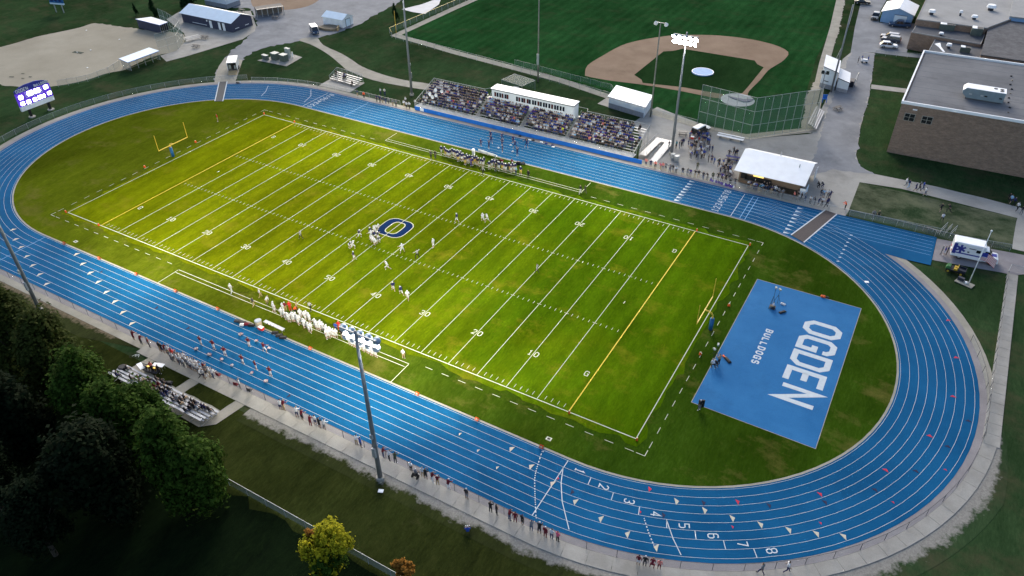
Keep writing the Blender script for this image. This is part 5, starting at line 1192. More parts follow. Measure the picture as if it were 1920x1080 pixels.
def trunk_mb(h, r0, spread, seed):
    r = random.Random(seed); b = MB(); b.tube((0, 0, -.2), (0, 0, h*.45), r0, r0*.75, 9)
    for k in range(6):
        a = k*PI/3+r.uniform(-.3, .3); e = (math.cos(a)*spread*.55, math.sin(a)*spread*.55, h*r.uniform(.65, .9)); b.tube((0, 0, h*(.3+.03*k)), e, r0*.42, r0*.12, 6)
    b.tube((0, 0, h*.44), (0, 0, h*.95), r0*.74, r0*.2, 7); return b
def tree(label, p, h, cm, trunk_r, rad, rz, s=1., name='maple_tree', zc=.6, group=None):
    t = thing(name, label, 'tree', (*p, 0), rz, group); o = trunk_mb(h, trunk_r, rad, sum(map(ord, label)) % 97).build('trunk', 'bark', t)
    c = link('crown', cm, t, (0, 0, h*zc)); c.scale = (s, s, s); return t
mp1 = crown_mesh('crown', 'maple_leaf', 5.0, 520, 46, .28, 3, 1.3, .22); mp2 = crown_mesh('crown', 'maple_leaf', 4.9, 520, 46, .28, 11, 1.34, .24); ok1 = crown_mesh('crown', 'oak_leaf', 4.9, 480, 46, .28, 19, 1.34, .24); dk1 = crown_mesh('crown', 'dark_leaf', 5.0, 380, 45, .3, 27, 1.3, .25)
TG = 'trees behind the visiting bleachers'
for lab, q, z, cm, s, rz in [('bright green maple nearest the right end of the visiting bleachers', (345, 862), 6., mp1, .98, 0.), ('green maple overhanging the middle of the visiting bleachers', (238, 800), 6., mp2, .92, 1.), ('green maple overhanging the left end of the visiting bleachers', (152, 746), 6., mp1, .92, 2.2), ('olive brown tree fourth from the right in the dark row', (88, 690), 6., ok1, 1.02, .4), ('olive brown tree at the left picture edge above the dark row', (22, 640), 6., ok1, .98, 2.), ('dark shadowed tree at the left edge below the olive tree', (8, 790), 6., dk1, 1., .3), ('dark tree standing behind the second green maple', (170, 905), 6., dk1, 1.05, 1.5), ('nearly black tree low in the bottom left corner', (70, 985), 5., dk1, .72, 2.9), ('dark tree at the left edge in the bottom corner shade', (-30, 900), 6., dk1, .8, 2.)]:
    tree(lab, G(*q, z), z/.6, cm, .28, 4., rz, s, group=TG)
au = crown_mesh('crown', 'autumn_leaf', 2.5, 190, 44, .17, 5, 1.25); tree('young yellow-green autumn tree by the pale fence at the bottom edge', G(614, 1030, 3.6), 6., au, .12, 2., .5, 1., 'autumn_tree')
at = [o for o in COL.objects if o.get('label', '').startswith('young yellow')][0]
c2 = link('lower_crown', crown_mesh('lower_crown', 'maple_leaf', 2.1, 90, 55, .17, 8, 1.1), at, (.45, -.9, 2.3)); c3 = link('rusty_spray', crown_mesh('rusty_spray', 'rust_leaf', .85, 40, 40, .15, 9), at, (-1.6, .6, 4.4))
rs = crown_mesh('crown', 'rust_leaf', 1.1, 60, 45, .15, 14, 1.3); tree('small rusty orange tree cut by the bottom picture edge', G(756, 1072, 2.6), 4.2, rs, .08, 1., 0., 1., 'autumn_tree')
cf = crown_mesh('crown', 'conifer_leaf', 1.9, 90, 45, .2, 31, 1.7, .75)
tree('dark pointed evergreen, taller of two in the far left grass', G(287, 20, 2.5), 4.6, cf, .15, .5, 0, 1., 'evergreen_tree', .58); tree('small dark evergreen left of the taller one in the far grass', G(253, 20, 1.4), 2.6, cf, .1, .4, 1., .55, 'evergreen_tree', .58); tree('broad dark evergreen behind the softball clubhouse at the top edge', G(357, 4, 2.), 4.4, crown_mesh('crown', 'conifer_leaf', 3.2, 110, 55, .25, 36, .8), .2, 1., 2., 1., 'evergreen_tree', .5)
tree('little dark tree beside the yellow foul pole', G(740, 26, 1.8), 3.0, cf, .1, .5, .5, .8, 'evergreen_tree', .6)


# ================================================================ PEOPLE
# slots: 0 skin 1 top 2 trousers 3 hair/helmet 4 shoes 5 lower leg 6 forearm
def body_mesh(name, J, rs=1., head=.105, sub=1, helmet=False):
    """J: joints (x, y, z) for a figure facing +y; one skinned continuous surface"""
    order = ['pel', 'bel', 'che', 'nec', 'hea', 'top', 'lsh', 'lel', 'lha', 'lfi', 'rsh', 'rel', 'rha', 'rfi', 'lhi', 'lkn', 'lan', 'lto', 'rhi', 'rkn', 'ran', 'rto']
    edges = [('pel', 'bel'), ('bel', 'che'), ('che', 'nec'), ('nec', 'hea'), ('hea', 'top'), ('che', 'lsh'), ('lsh', 'lel'), ('lel', 'lha'), ('lha', 'lfi'), ('che', 'rsh'), ('rsh', 'rel'), ('rel', 'rha'), ('rha', 'rfi'), ('pel', 'lhi'), ('lhi', 'lkn'), ('lkn', 'lan'), ('lan', 'lto'), ('pel', 'rhi'), ('rhi', 'rkn'), ('rkn', 'ran'), ('ran', 'rto')]
    rad = dict(pel=.145, bel=.135, che=.16, nec=.06, hea=head, top=head*.8, sh=.075, el=.05, ha=.038, fi=.03, hi=.095, kn=.066, an=.045, to=.04)
    slot = dict(pel=2, bel=1, che=1, nec=0, hea=0, top=3, sh=1, el=6, ha=0, fi=0, hi=2, kn=5, an=4, to=4)
    key = lambda n: n if n in rad else n[1:]
    bm = bmesh.new(); lay = bm.verts.layers.skin.verify(); V = {}
    for n in order:
        v = bm.verts.new(J[n]); r = rad[key(n)]*rs*(1. if n not in ('hea', 'top') else 1/rs); v[lay].radius = (r*(1.2 if n in ('che', 'pel') else 1), r); V[n] = v
        if n == 'pel': v[lay].use_root = True
    for a, e in edges: bm.edges.new((V[a], V[e]))
    me = bpy.data.meshes.new(name+'_cage'); bm.to_mesh(me); bm.free()
    ob = bpy.data.objects.new(name, me); COL.objects.link(ob)
    sk = ob.modifiers.new('skin', 'SKIN'); sk.branch_smoothing = .3
    if sub: s = ob.modifiers.new('sub', 'SUBSURF'); s.levels = sub; s.render_levels = sub
    dg = bpy.context.evaluated_depsgraph_get(); out = bpy.data.meshes.new_from_object(ob.evaluated_get(dg))
    bpy.data.objects.remove(ob); out.name = name
    P = {n: Vector(J[n]) for n in order}; mats_ = []
    segs = [(P[a], P[e], a, e) for a, e in edges]
    for f in out.polygons:
        c = f.center; best = 9; sl = 1
        for a, e, na, ne in segs:
            d = e-a; t = max(0, min(1, (c-a).dot(d)/max(1e-9, d.length_squared))); q = (a+d*t-c).length
            if q < best:
                best = q
                kn, ke = key(na), key(ne)
                if ke == 'hea': sl = 0
                elif ke == 'top': sl = 3 if (helmet or t > .75 or (c-a).y < -.02) else 0
                elif ke == 'el': sl = 1
                elif ke == 'ha': sl = 6
                elif ke == 'fi': sl = 0
                elif ke == 'kn': sl = 2
                elif ke == 'an': sl = 5
                elif ke == 'to': sl = 4
                elif ke == 'hi': sl = 2
                elif na == 'pel' and ke == 'bel': sl = 2 if t < .4 else 1
                else: sl = 1
                if ke == 'hea' and helmet and t > .5: sl = 3
        mats_.append(sl)
    out.materials.clear()
    for k in range(7): out.materials.append(None)
    out.polygons.foreach_set('material_index', mats_); out.polygons.foreach_set('use_smooth', [True]*len(mats_)); out.update()
    return out
def J0():
    return dict(pel=(0, 0, .97), bel=(0, 0, 1.12), che=(0, .01, 1.36), nec=(0, .02, 1.52), hea=(0, .04, 1.63), top=(0, .04, 1.73),
        lsh=(-.19, 0, 1.43), lel=(-.25, -.03, 1.16), lha=(-.25, .05, .93), lfi=(-.25, .08, .85), rsh=(.19, 0, 1.43), rel=(.25, -.03, 1.16), rha=(.25, .05, .93), rfi=(.25, .08, .85),
        lhi=(-.10, 0, .92), lkn=(-.12, .03, .50), lan=(-.13, 0, .09), lto=(-.15, .17, .04), rhi=(.10, 0, .92), rkn=(.12, .03, .50), ran=(.13, 0, .09), rto=(.15, .17, .04))
def pose(**k): j = J0(); j.update(k); return j
def shift(j, keys, d): 
    for q in keys: j[q] = tuple(np.array(j[q])+d)
    return j
UP = ['bel', 'che', 'nec', 'hea', 'top', 'lsh', 'lel', 'lha', 'lfi', 'rsh', 'rel', 'rha', 'rfi']
PO = {}
PO['stand'] = J0()
PO['hips'] = pose(lel=(-.42, -.06, 1.2), lha=(-.22, .06, 1.02), lfi=(-.15, .1, 1.0), rel=(.42, -.06, 1.2), rha=(.22, .06, 1.02), rfi=(.15, .1, 1.0))
PO['cross'] = pose(lel=(-.27, .08, 1.18), lha=(.02, .24, 1.22), lfi=(.1, .22, 1.24), rel=(.27, .08, 1.18), rha=(-.02, .22, 1.16), rfi=(-.1, .2, 1.18))
j = pose(lel=(-.26, .3, 1.2), lha=(-.22, .52, 1.1), lfi=(-.2, .6, 1.09), rel=(.26, .3, 1.2), rha=(.22, .52, 1.1), rfi=(.2, .6, 1.09)); shift(j, ['che', 'nec', 'hea', 'top', 'lsh', 'rsh'], (0, .14, -.03)); PO['lean'] = j
PO['walk'] = pose(lkn=(-.1, .2, .54), lan=(-.1, .28, .1), lto=(-.1, .45, .07), rkn=(.1, -.02, .5), ran=(.1, -.32, .14), rto=(.1, -.2, .04), lha=(-.26, -.18, .98), lfi=(-.26, -.18, .9), rha=(.26, .26, 1.0), rfi=(.26, .32, .95))
j = pose(lkn=(-.1, .38, .68), lan=(-.1, .2, .3), lto=(-.1, .36, .22), rkn=(.1, -.12, .5), ran=(.1, -.5, .3), rto=(.1, -.44, .14), lel=(-.3, -.25, 1.25), lha=(-.26, -.1, 1.05), lfi=(-.25, 0, 1.05), rel=(.3, .2, 1.2), rha=(.22, .42, 1.32), rfi=(.2, .46, 1.38)); shift(j, ['che', 'nec', 'hea', 'top', 'lsh', 'rsh'], (0, .15, -.04)); j = {k: (v[0], v[1], v[2]-.1) for k, v in j.items()}; PO['run'] = j
PO['arms'] = pose(lel=(-.42, .08, 1.3), lha=(-.62, .22, 1.22), lfi=(-.7, .26, 1.22), rel=(.42, .1, 1.36), rha=(.6, .3, 1.3), rfi=(.68, .34, 1.3), lhi=(-.13, 0, .88), lkn=(-.28, .1, .48), lan=(-.34, 0, .09), lto=(-.4, .16, .04), rhi=(.13, 0, .88), rkn=(.26, .1, .48), ran=(.34, -.02, .09), rto=(.38, .15, .04))
PO['up'] = pose(lel=(-.3, .02, 1.7), lha=(-.22, .06, 1.93), lfi=(-.2, .08, 2.0), rel=(.3, .02, 1.7), rha=(.22, .06, 1.93), rfi=(.2, .08, 2.0))
PO['phone'] = pose(lel=(-.27, .14, 1.2), lha=(-.1, .32, 1.45), lfi=(-.06, .34, 1.52), rel=(.27, .14, 1.2), rha=(.1, .32, 1.45), rfi=(.06, .34, 1.52))
j = pose(pel=(0, -.12, .74), lhi=(-.11, -.12, .7), rhi=(.11, -.12, .7), lkn=(-.2, .2, .46), lan=(-.2, -.06, .09), lto=(-.22, .12, .04), rkn=(.2, .2, .46), ran=(.2, -.1, .09), rto=(.22, .08, .04)); shift(j, UP, (0, 0, -.3)); shift(j, ['che', 'nec', 'hea', 'top', 'lsh', 'rsh', 'lel', 'rel'], (0, .26, -.1)); j.update(lha=(-.26, .3, .62), lfi=(-.24, .32, .55), rha=(.26, .3, .62), rfi=(.24, .32, .55)); PO['crouch'] = j
j = pose(pel=(0, 0, .12), bel=(0, -.02, .27), che=(0, .02, .52), nec=(0, .05, .68), hea=(0, .08, .79), top=(0, .08, .89), lsh=(-.19, .01, .59), rsh=(.19, .01, .59), lel=(-.25, .08, .34), rel=(.25, .08, .34), lha=(-.15, .28, .24), lfi=(-.1, .34, .22), rha=(.15, .28, .24), rfi=(.1, .34, .22), lhi=(-.1, .06, .1), rhi=(.1, .06, .1), lkn=(-.13, .46, .12), rkn=(.13, .46, .12), lan=(-.13, .5, -.33), ran=(.13, .5, -.33), lto=(-.14, .66, -.37), rto=(.14, .66, -.37)); PO['sit'] = j
j = pose(pel=(0, 0, .14), bel=(0, -.02, .28), che=(0, .05, .52), nec=(0, .09, .67), hea=(0, .13, .78), top=(0, .13, .88), lsh=(-.19, .04, .59), rsh=(.19, .04, .59), lel=(-.3, .14, .36), rel=(.3, .14, .36), lha=(-.1, .36, .3), lfi=(-.04, .38, .3), rha=(.1, .36, .3), rfi=(.04, .38, .3), lhi=(-.12, .05, .12), rhi=(.12, .05, .12), lkn=(-.3, .42, .35), rkn=(.3, .42, .35), lan=(-.16, .6, .08), rto=(.2, .78, .05), ran=(.16, .6, .08), lto=(-.2, .78, .05)); PO['ground'] = j
j = J0(); PO['lie'] = {k: (v[0], v[2]-.9, .14+.3*v[1]) for k, v in j.items()}
BM_ = {k: body_mesh('person', v) for k, v in PO.items()}
PLJ = {}
for k in ('stand', 'hips', 'walk', 'run', 'arms', 'crouch', 'cross'):
    j = dict(PO[k])
    for q in ('lsh', 'rsh'): j[q] = (j[q][0]*1.2, j[q][1], j[q][2]+.02)
    BM_['p_'+k] = body_mesh('person', j, 1.16, .135, 1, True)
LOWSIT = body_mesh('seated', PO['sit'], 1.12, .115, 0)
PAL = dict(white=(.58, .59, .62), black=(.014, .014, .017), navy=(.014, .02, .085), royal=(.018, .06, .30), maroon=(.13, .008, .018), red=(.50, .02, .02), pink=(.62, .10, .18), grey=(.17, .175, .19), charcoal=(.045, .047, .055), khaki=(.38, .28, .16), denim=(.045, .07, .14), orange=(.80, .10, .02), olive=(.07, .08, .045), teal=(.03, .16, .20), purple=(.06, .03, .22), coral=(.72, .20, .16), skin=(.30, .205, .155), darkhair=(.015, .011, .009), brownhair=(.07, .04, .022), blond=(.30, .20, .09), lightblue=(.25, .42, .62), yellow=(.65, .75, .05), tan=(.34, .24, .15), gold=(.55, .40, .08))
for k, v in PAL.items(): mat('cloth_'+k, v, .8, 0)
HAIRW = dict(darkhair='dark hair', brownhair='brown hair', blond='fair hair', white='white cap', navy='navy cap', black='black cap', maroon='maroon cap', royal='blue cap', grey='grey cap', red='red cap')
PEOPLE = []; FULL = {}
def person(p, po, rz, top, leg, hair='darkhair', lab='', grp=None, shorts=False, sleeves=False, scale=None, z=0., shoe=None, socks=None):
    o = bpy.data.objects.new('person', BM_[po]); COL.objects.link(o)
    o.location = (p[0], p[1], z); o.rotation_euler = (0, 0, rz)
    s = scale or rng.uniform(1.0, 1.12); o.scale = (s, s, s)
    sk = 'skin'
    cols = [sk, top, leg, hair, shoe or random.choice(['white', 'black', 'grey', 'black']), (socks or (sk if shorts else leg)), top if sleeves else sk]
    for i, c in enumerate(cols): o.material_slots[i].link = 'OBJECT'; o.material_slots[i].material = MATS['cloth_'+c]
    o['category'] = 'person'; o['label'] = lab if isinstance(lab, str) else lab[0]
    if not isinstance(lab, str): FULL[o.name] = lab[1]
    if grp: o['group'] = grp
    PEOPLE.append((o, p)); return o
def fmt(s): return {'skin': 'bare'}.get(s, s)
def rnd_cloth(tops): return random.choice(tops), random.choice(['black', 'denim', 'charcoal', 'khaki', 'navy', 'grey', 'denim', 'black']), random.choice(['darkhair', 'brownhair', 'brownhair', 'blond', 'white', 'navy', 'black', 'grey'])
FT = PI  # facing the camera side (-y)
# ---- players on the field  (u, v, pose, facing degrees from +y, kit)
NW = dict(w=('white', 'white', 'white'), h=('navy', 'white', 'white'))
WN = dict(w='player in all white', h='player in navy jersey and white helmet')
for u, v, po, rz, kit, wh in [
 (674, 446, 'run', -60, 'h', 'reaching out left of the scrum'), (656, 464, 'crouch', -90, 'h', 'crouched left in the pair below the scrum'), (662, 467, 'run', -80, 'w', 'on the right of the pair below the scrum'),
 (664, 488, 'walk', -40, 'h', 'alone on the fifty yard line nearest the camera'), (697, 440, 'crouch', 80, 'h', 'at the left of the scrum'), (702, 434, 'crouch', -80, 'w', 'at the back left of the scrum'), (708, 431, 'crouch', -95, 'w', 'leaning at the back right of the scrum'), (697, 448, 'arms', 70, 'w', 'pushing low in the left of the scrum'), (704, 447, 'crouch', 75, 'h', 'bent in the heart of the scrum'), (709, 450, 'arms', -70, 'h', 'at the right edge of the scrum'), (699, 457, 'run', 60, 'w', 'at the front left of the scrum'), (705, 459, 'crouch', 95, 'w', 'lowest at the front of the scrum'), (710, 455, 'crouch', -100, 'h', 'stooping at the front right of the scrum'), (704, 440, 'run', 90, 'w', 'upright in the middle of the scrum'),
 (755, 474, 'arms', 60, 'w', 'with spread arms right of the scrum'), (727, 506, 'run', 120, 'w', 'running below the scrum toward the near side'), (813, 465, 'stand', 90, 'w', 'standing by the forty yard line right of midfield'),
 (857, 417, 'walk', 100, 'h', 'alone right of the painted letter'), (906, 416, 'run', 60, 'w', 'left of the pair beyond the far hash'), (914, 416, 'run', 100, 'w', 'right of the pair beyond the far hash'),
 (738, 546, 'walk', 60, 'h', 'leftmost of the three near the forty-yard number'), (753, 553, 'run', 70, 'h', 'striding in the middle of three'), (765, 563, 'walk', 30, 'w', 'nearest of three by the near forty yard line')]:
    c = NW[kit]; person(G(u, v), 'p_'+po, R_(rz), c[0], c[1], c[2], f'{WN[kit]}, {wh}', 'football players on the field', True, shoe='white')
def zebra(p, po, rz, lab):
    o = person(p, po, rz, 'white', 'black', 'black', lab, 'officials in striped shirts', False)
    m = MATS.get('stripe_shirt')
    if m is None:
        m, t, b = node_mat('stripe_shirt'); P = t.nodes.new("ShaderNodeTexCoord").outputs['Object']; wv = t.nodes.new("ShaderNodeTexWave"); wv.inputs['Scale'].default_value = 2.6; t.links.new(P, wv.inputs[0]); t.links.new(ramp(t, wv.outputs[1], [(.45, (.02, .02, .02)), (.55, (.75, .75, .75))]), b.inputs['Base Color']); MATS['stripe_shirt'] = m
    o.material_slots[1].material = m; o.material_slots[6].material = m
for u, v, po, rz, wh in [(565, 448, 'walk', 100, 'alone left of the scrum'), (783, 485, 'arms', 70, 'with legs apart right of midfield'), (1007, 512, 'walk', 90, 'far right in open grass'), (906, 328, 'walk', 160, 'in front of the navy sideline'), (583, 583, 'walk', 20, 'in front of the white sideline')]: zebra(G(u, v), po, R_(rz), f'official in striped shirt and black trousers, {wh}')
# ---- home sideline (navy jerseys), far side: pixel feet
k = 0
HOME = [(305, 460), (355, 465), (372, 490), (395, 500), (418, 510), (440, 500), (470, 490), (492, 505), (510, 510), (528, 520), (545, 520), (570, 525), (595, 520), (580, 550), (612, 560), (632, 555), (552, 570), (685, 575), (660, 620), (700, 600), (728, 590), (765, 590), (770, 630), (800, 600), (835, 610), (860, 630), (895, 640), (925, 645), (940, 620), (1020, 690), (1062, 665), (1105, 670), (1153, 685), (1170, 700), (1213, 695), (1240, 710), (1267, 725), (1320, 715), (1347, 735), (1370, 705), (1390, 725), (1410, 715), (1490, 770)]
for x, y in HOME:
    p = G(790+x/8, 230+y/8+1.5); po = random.choice(['p_stand', 'p_stand', 'p_hips', 'p_cross', 'p_walk']); person(p, po, PI+rng.normal(0, .35), 'navy', random.choice(['white', 'white', 'gold']), 'white', 'player in navy jersey and white helmet on the far sideline', 'home players along the far sideline', True, shoe='white')
for x, y, top, leg, hair, lab in [(147, 530, 'charcoal', 'black', 'black', 'dark-clothed sideline helper left of a second helper, left of the home team'), (213, 535, 'black', 'charcoal', 'darkhair', 'black-clothed sideline helper just left of the navy sideline players'), (748, 640, 'purple', 'purple', 'darkhair', 'coach all in purple-blue among the navy sideline players'), (843, 640, 'black', 'khaki', 'black', 'coach in black top and khaki trousers among the navy players'), (1115, 715, 'black', 'black', 'white', 'coach all in black with white cap in the navy sideline gap'), (1300, 720, 'black', 'charcoal', 'darkhair', 'coach in black among the navy players at the right group'), (1420, 770, 'lightblue', 'navy', 'grey', 'helper in pale blue top in front of the navy players'), (1360, 650, 'maroon', 'black', 'darkhair', 'helper in dark red behind the right-hand navy players'), (1605, 832, 'black', 'black', 'brownhair', 'photographer all in black alone right of the home team')]:
    person(G(790+x/8, 230+y/8+1), random.choice(['stand', 'hips']), PI+rng.normal(0, .4), top, leg, hair, lab, 'coaches and helpers on the far sideline', sleeves=True)
for u, v, top, leg, lab, rz in [(1088, 364, 'black', 'white', 'person in black top and white trousers left of two at the far team box end', 150), (1097, 363, 'olive', 'charcoal', 'person in olive coat right of two at the far team box end', 60)]: person(G(u, v), 'walk', R_(rz), top, leg, 'brownhair', lab, sleeves=True)
# ---- visiting sideline (white), near side
VIS = [(355, 500), (362, 525), (495, 520), (480, 600), (520, 625), (560, 660), (585, 672), (640, 662), (660, 668), (690, 655), (715, 710), (740, 700), (760, 620), (800, 745), (820, 765), (820, 650), (850, 640), (890, 680), (880, 820), (915, 822), (975, 755), (1000, 785), (1035, 790), (1060, 780), (1090, 800), (1140, 915), (1175, 915), (1195, 880), (1215, 892), (1250, 900), (1290, 905), (1150, 850)]
for x, y in VIS:
    p = G(470+x/8, 520+y/8+1); po = random.choice(['p_stand', 'p_stand', 'p_hips', 'p_cross', 'p_walk']); person(p, po, rng.normal(0, .4), 'white', 'white', 'white', 'player all in white with white helmet on the near sideline', 'visiting players along the near sideline', True, shoe='white')
for k in range(13):
    p = G(657+k*4.0, 648+k*1.9); person(p, random.choice(['p_stand', 'p_crouch', 'p_hips', 'p_stand']), rng.normal(0, .4), 'white', 'white', 'white', 'player all in white behind the floodlight bowls on the near sideline', 'visiting players behind the floodlight', True, shoe='white')
for x, y, top, leg, hair, lab, po in [(150, 300, 'white', 'khaki', 'white', 'coach in white top and khaki trousers, first left of the white team', 'walk'), (245, 390, 'white', 'khaki', 'grey', 'coach in white shirt stooping second left of the white team', 'crouch'), (50, 435, 'charcoal', 'khaki', 'black', 'person in grey top and khakis near the team box line', 'walk'), (600, 500, 'red', 'red', 'red', 'chain crew member in red vest by the first down marker', 'stand'), (530, 505, 'maroon', 'khaki', 'white', 'coach in dark red top among the first white players', 'stand'), (665, 530, 'orange', 'black', 'black', 'chain crew member crouching in orange vest', 'crouch'), (705, 500, 'tan', 'maroon', 'darkhair', 'person in tan top beside the crouching orange vest', 'stand'), (1290, 820, 'royal', 'navy', 'darkhair', 'person in bright blue top near the right end of the white team', 'stand'), (1335, 790, 'red', 'red', 'red', 'chain crew member in red vest right of the blue top', 'stand'), (1365, 820, 'coral', 'red', 'brownhair', 'chain crew member in coral vest before the black-clad coach', 'stand'), (1380, 920, 'black', 'khaki', 'black', 'coach in black top beside the lamp bowls', 'hips'), (1415, 930, 'black', 'tan', 'darkhair', 'second coach in black with bare legs beside the lamp bowls', 'stand')]:
    person(G(470+x/8, 520+y/8+1), po, rng.normal(0, .5), top, leg, hair, lab, 'coaches and chain crew on the near sideline', leg in ('tan',))
person(G(757, 673), 'stand', .3, 'white', 'khaki', 'white', 'coach in white top standing alone near the right team box corner', shorts=True)
person(G(435, 550), 'walk', .2, 'white', 'white', 'white', 'person all in white walking alone left of the near team box', shorts=False)
person(G(409, 228), 'hips', R_(150), 'red', 'khaki', 'red', 'person in bright red top behind the left end zone', sleeves=True)
# ---- cheerleaders
for u, v in [(378, 648), (402, 656), (423, 668), (456, 683), (481, 694), (508, 706), (497, 661), (468, 651)]:
    person(G(u, v), random.choice(['hips', 'arms', 'hips']), rng.normal(PI*0, .3), 'maroon', 'white', 'darkhair', 'visiting cheerleader in maroon top and white skirt on the blue track', 'visiting cheerleaders on the near straight', True, shoe='white')
for x, y in [(895, 358), (1015, 395), (1040, 240), (1048, 310), (1210, 270), (1212, 350), (1218, 448), (1378, 310), (1405, 385), (1440, 500), (1578, 375)]:
    person(G(790+x/8, 230+y/8), random.choice(['hips', 'up', 'arms', 'stand']), PI+rng.normal(0, .6), 'navy', 'navy', random.choice(['blond', 'brownhair', 'darkhair']), 'home cheerleader in navy uniform on the blue far straight', 'home cheerleaders on the far straight', True, shoe='white')
def pompom(u, v, m, lab, grp):
    b = MB(); r = np.random.default_rng(int(u*7+v))
    for k in range(26):
        a = r.normal(size=3); a /= np.linalg.norm(a); a[2] = abs(a[2]); e = a*.27; q = np.cross(a, r.normal(size=3))*.045; b.poly([(q[0], q[1], .05+q[2]), (e[0]+q[0], e[1]+q[1], .05+e[2]), (e[0]-q[0], e[1]-q[1], .05+e[2]), (-q[0], -q[1], .05-q[2])], k % 2)
    b.ball((0, 0, .12), .15, 1, 7, 4); o = b.build('pompom', m); o.location = (*G(u, v), .03); tag(o, lab, 'pompom', grp)
mat('pom_maroon', (.30, .03, .05), .5, 0); mat('pom_silver', (.6, .58, .6), .4, 0)
for i, (u, v) in enumerate([(367, 656), (369, 655), (391, 666), (394, 666), (416, 675), (436, 686), (450, 628), (453, 627), (481, 640), (505, 654), (472, 700), (498, 716), (500, 715)]):
    pompom(u, v, ['pom_maroon', 'pom_silver'], 'maroon and silver pompom lying on the blue near straight', 'pompoms on the near straight')
for x, y in [(1340, 345), (1158, 388), (1370, 440)]: pompom(790+x/8, 230+y/8, ['cloth_white', 'pom_silver'], 'white pompom lying among the cheerleaders on the far straight', 'white pompoms on the far straight')
# ---- spectators at the near fence
def spect(pts, tops, where, grp, rz, poses, jit=.25, shorts=.35):
    for e in pts:
        u, v = e[0], e[1]; t, l, h = rnd_cloth(tops)
        if len(e) > 2 and e[2]: t = e[2]
        if len(e) > 3: l = e[3]
        po = random.choice(poses) if len(e) < 5 else e[4]
        sh = random.random() < shorts
        person(G(u, v), po, rz+rng.normal(0, jit), t, l, h, (f'person in {t} top and {l} {"shorts" if sh else "trousers"} {where}', f'person in {t} top, {l} {"shorts" if sh else "trousers"}, {HAIRW[h]}, {where}'), grp, sh, random.random() < .35)
spect([(252, 638, 'maroon', 'maroon'), (266, 646, 'maroon', 'charcoal'), (281, 651, 'maroon', 'black')], ['maroon'], 'left of the path end', 'spectators at the near fence', 0, ['lean', 'stand'])
row = [(300+i*5.6+rng.normal(0, .8), 659+i*2.75+rng.normal(0, .8)) for i in range(19)]
row2 = [(320+i*6.5+rng.normal(0, 1.2), 675+i*3.3+rng.normal(0, 1)) for i in range(11)]
spect([(*q, {0: 'black', 1: 'black', 2: 'maroon', 4: 'pink', 5: 'red'}.get(i)) for i, q in enumerate(row)], ['white', 'white', 'white', 'grey', 'white', 'lightblue', 'maroon'], 'in the packed fence row', 'spectators packed at the near fence', 0, ['lean', 'stand', 'cross', 'lean', 'phone'])
spect(row2, ['white', 'white', 'white', 'grey', 'lightblue', 'white'], 'behind the packed fence row', 'spectators packed at the near fence', 0, ['stand', 'cross', 'hips', 'phone'])
spect([(378, 709, 'white', 'black', 'walk'), (390, 711, 'black', 'white', 'walk'), (451, 729, 'white', 'grey', 'stand')], ['white'], 'walking on the near path', None, -1.0, ['walk'])
spect([(527, 769, 'white'), (533, 770, 'maroon'), (558, 783, 'white'), (567, 788, 'maroon', 'black'), (583, 799, 'maroon', 'maroon'), (592, 797, 'white'), (600, 803, 'black', 'black'), (609, 806, 'white')], ['white'], 'by the lower near fence', 'spectators along the lower near fence', 0, ['lean', 'stand', 'phone'])
spect([(669, 835, 'white'), (677, 839, 'royal'), (702, 852, 'black', 'black'), (719, 858, 'maroon'), (730, 864, 'white'), (742, 869, 'olive', 'charcoal')], ['white'], 'beside the floodlight pole', 'spectators along the lower near fence', 0, ['lean', 'stand'])
spect([(771, 884, 'white', 'black'), (793, 895, 'white'), (799, 899, 'black', 'black'), (811, 905, 'maroon', 'white'), (821, 910, 'maroon', 'khaki'), (841, 919, 'maroon', 'white'), (875, 936, 'black', 'grey')], ['white'], 'right of the floodlight pole', 'spectators along the lower near fence', 0, ['lean', 'stand', 'phone'])
spect([(920, 961, 'black', 'black', 'phone'), (931, 965, 'black', 'black'), (955, 976, 'maroon', 'denim'), (966, 980, 'maroon', 'maroon'), (979, 985, 'black', 'black'), (996, 996, 'grey', 'denim'), (1011, 1001, 'black', 'black'), (1022, 1008, 'maroon', 'maroon'), (1034, 1011, 'white', 'navy'), (1045, 1016, 'pink', 'black')], ['white'], 'near the curved start lines', 'spectators along the lower near fence', .1, ['lean', 'stand', 'cross'])
spect([(1196, 1060, 'maroon', 'white'), (1208, 1062, 'black', 'charcoal'), (1222, 1064, 'maroon', 'maroon', 'crouch'), (1235, 1068, 'coral', 'maroon')], ['white'], 'below lane five', 'spectators along the lower near fence', .3, ['lean', 'stand', 'phone'])
person(G(1426, 1077), 'walk', 1.2, 'grey', 'navy', 'brownhair', 'person in grey shirt walking on the path below lane eight'); person(G(1474, 1073), 'walk', -1.2, 'white', 'navy', 'darkhair', 'person in white shirt and navy trousers striding at the bottom fence')
person(G(877, 998), 'ground', .6, 'royal', 'charcoal', 'white', 'person in blue shirt lounging on the dark grass below the path')
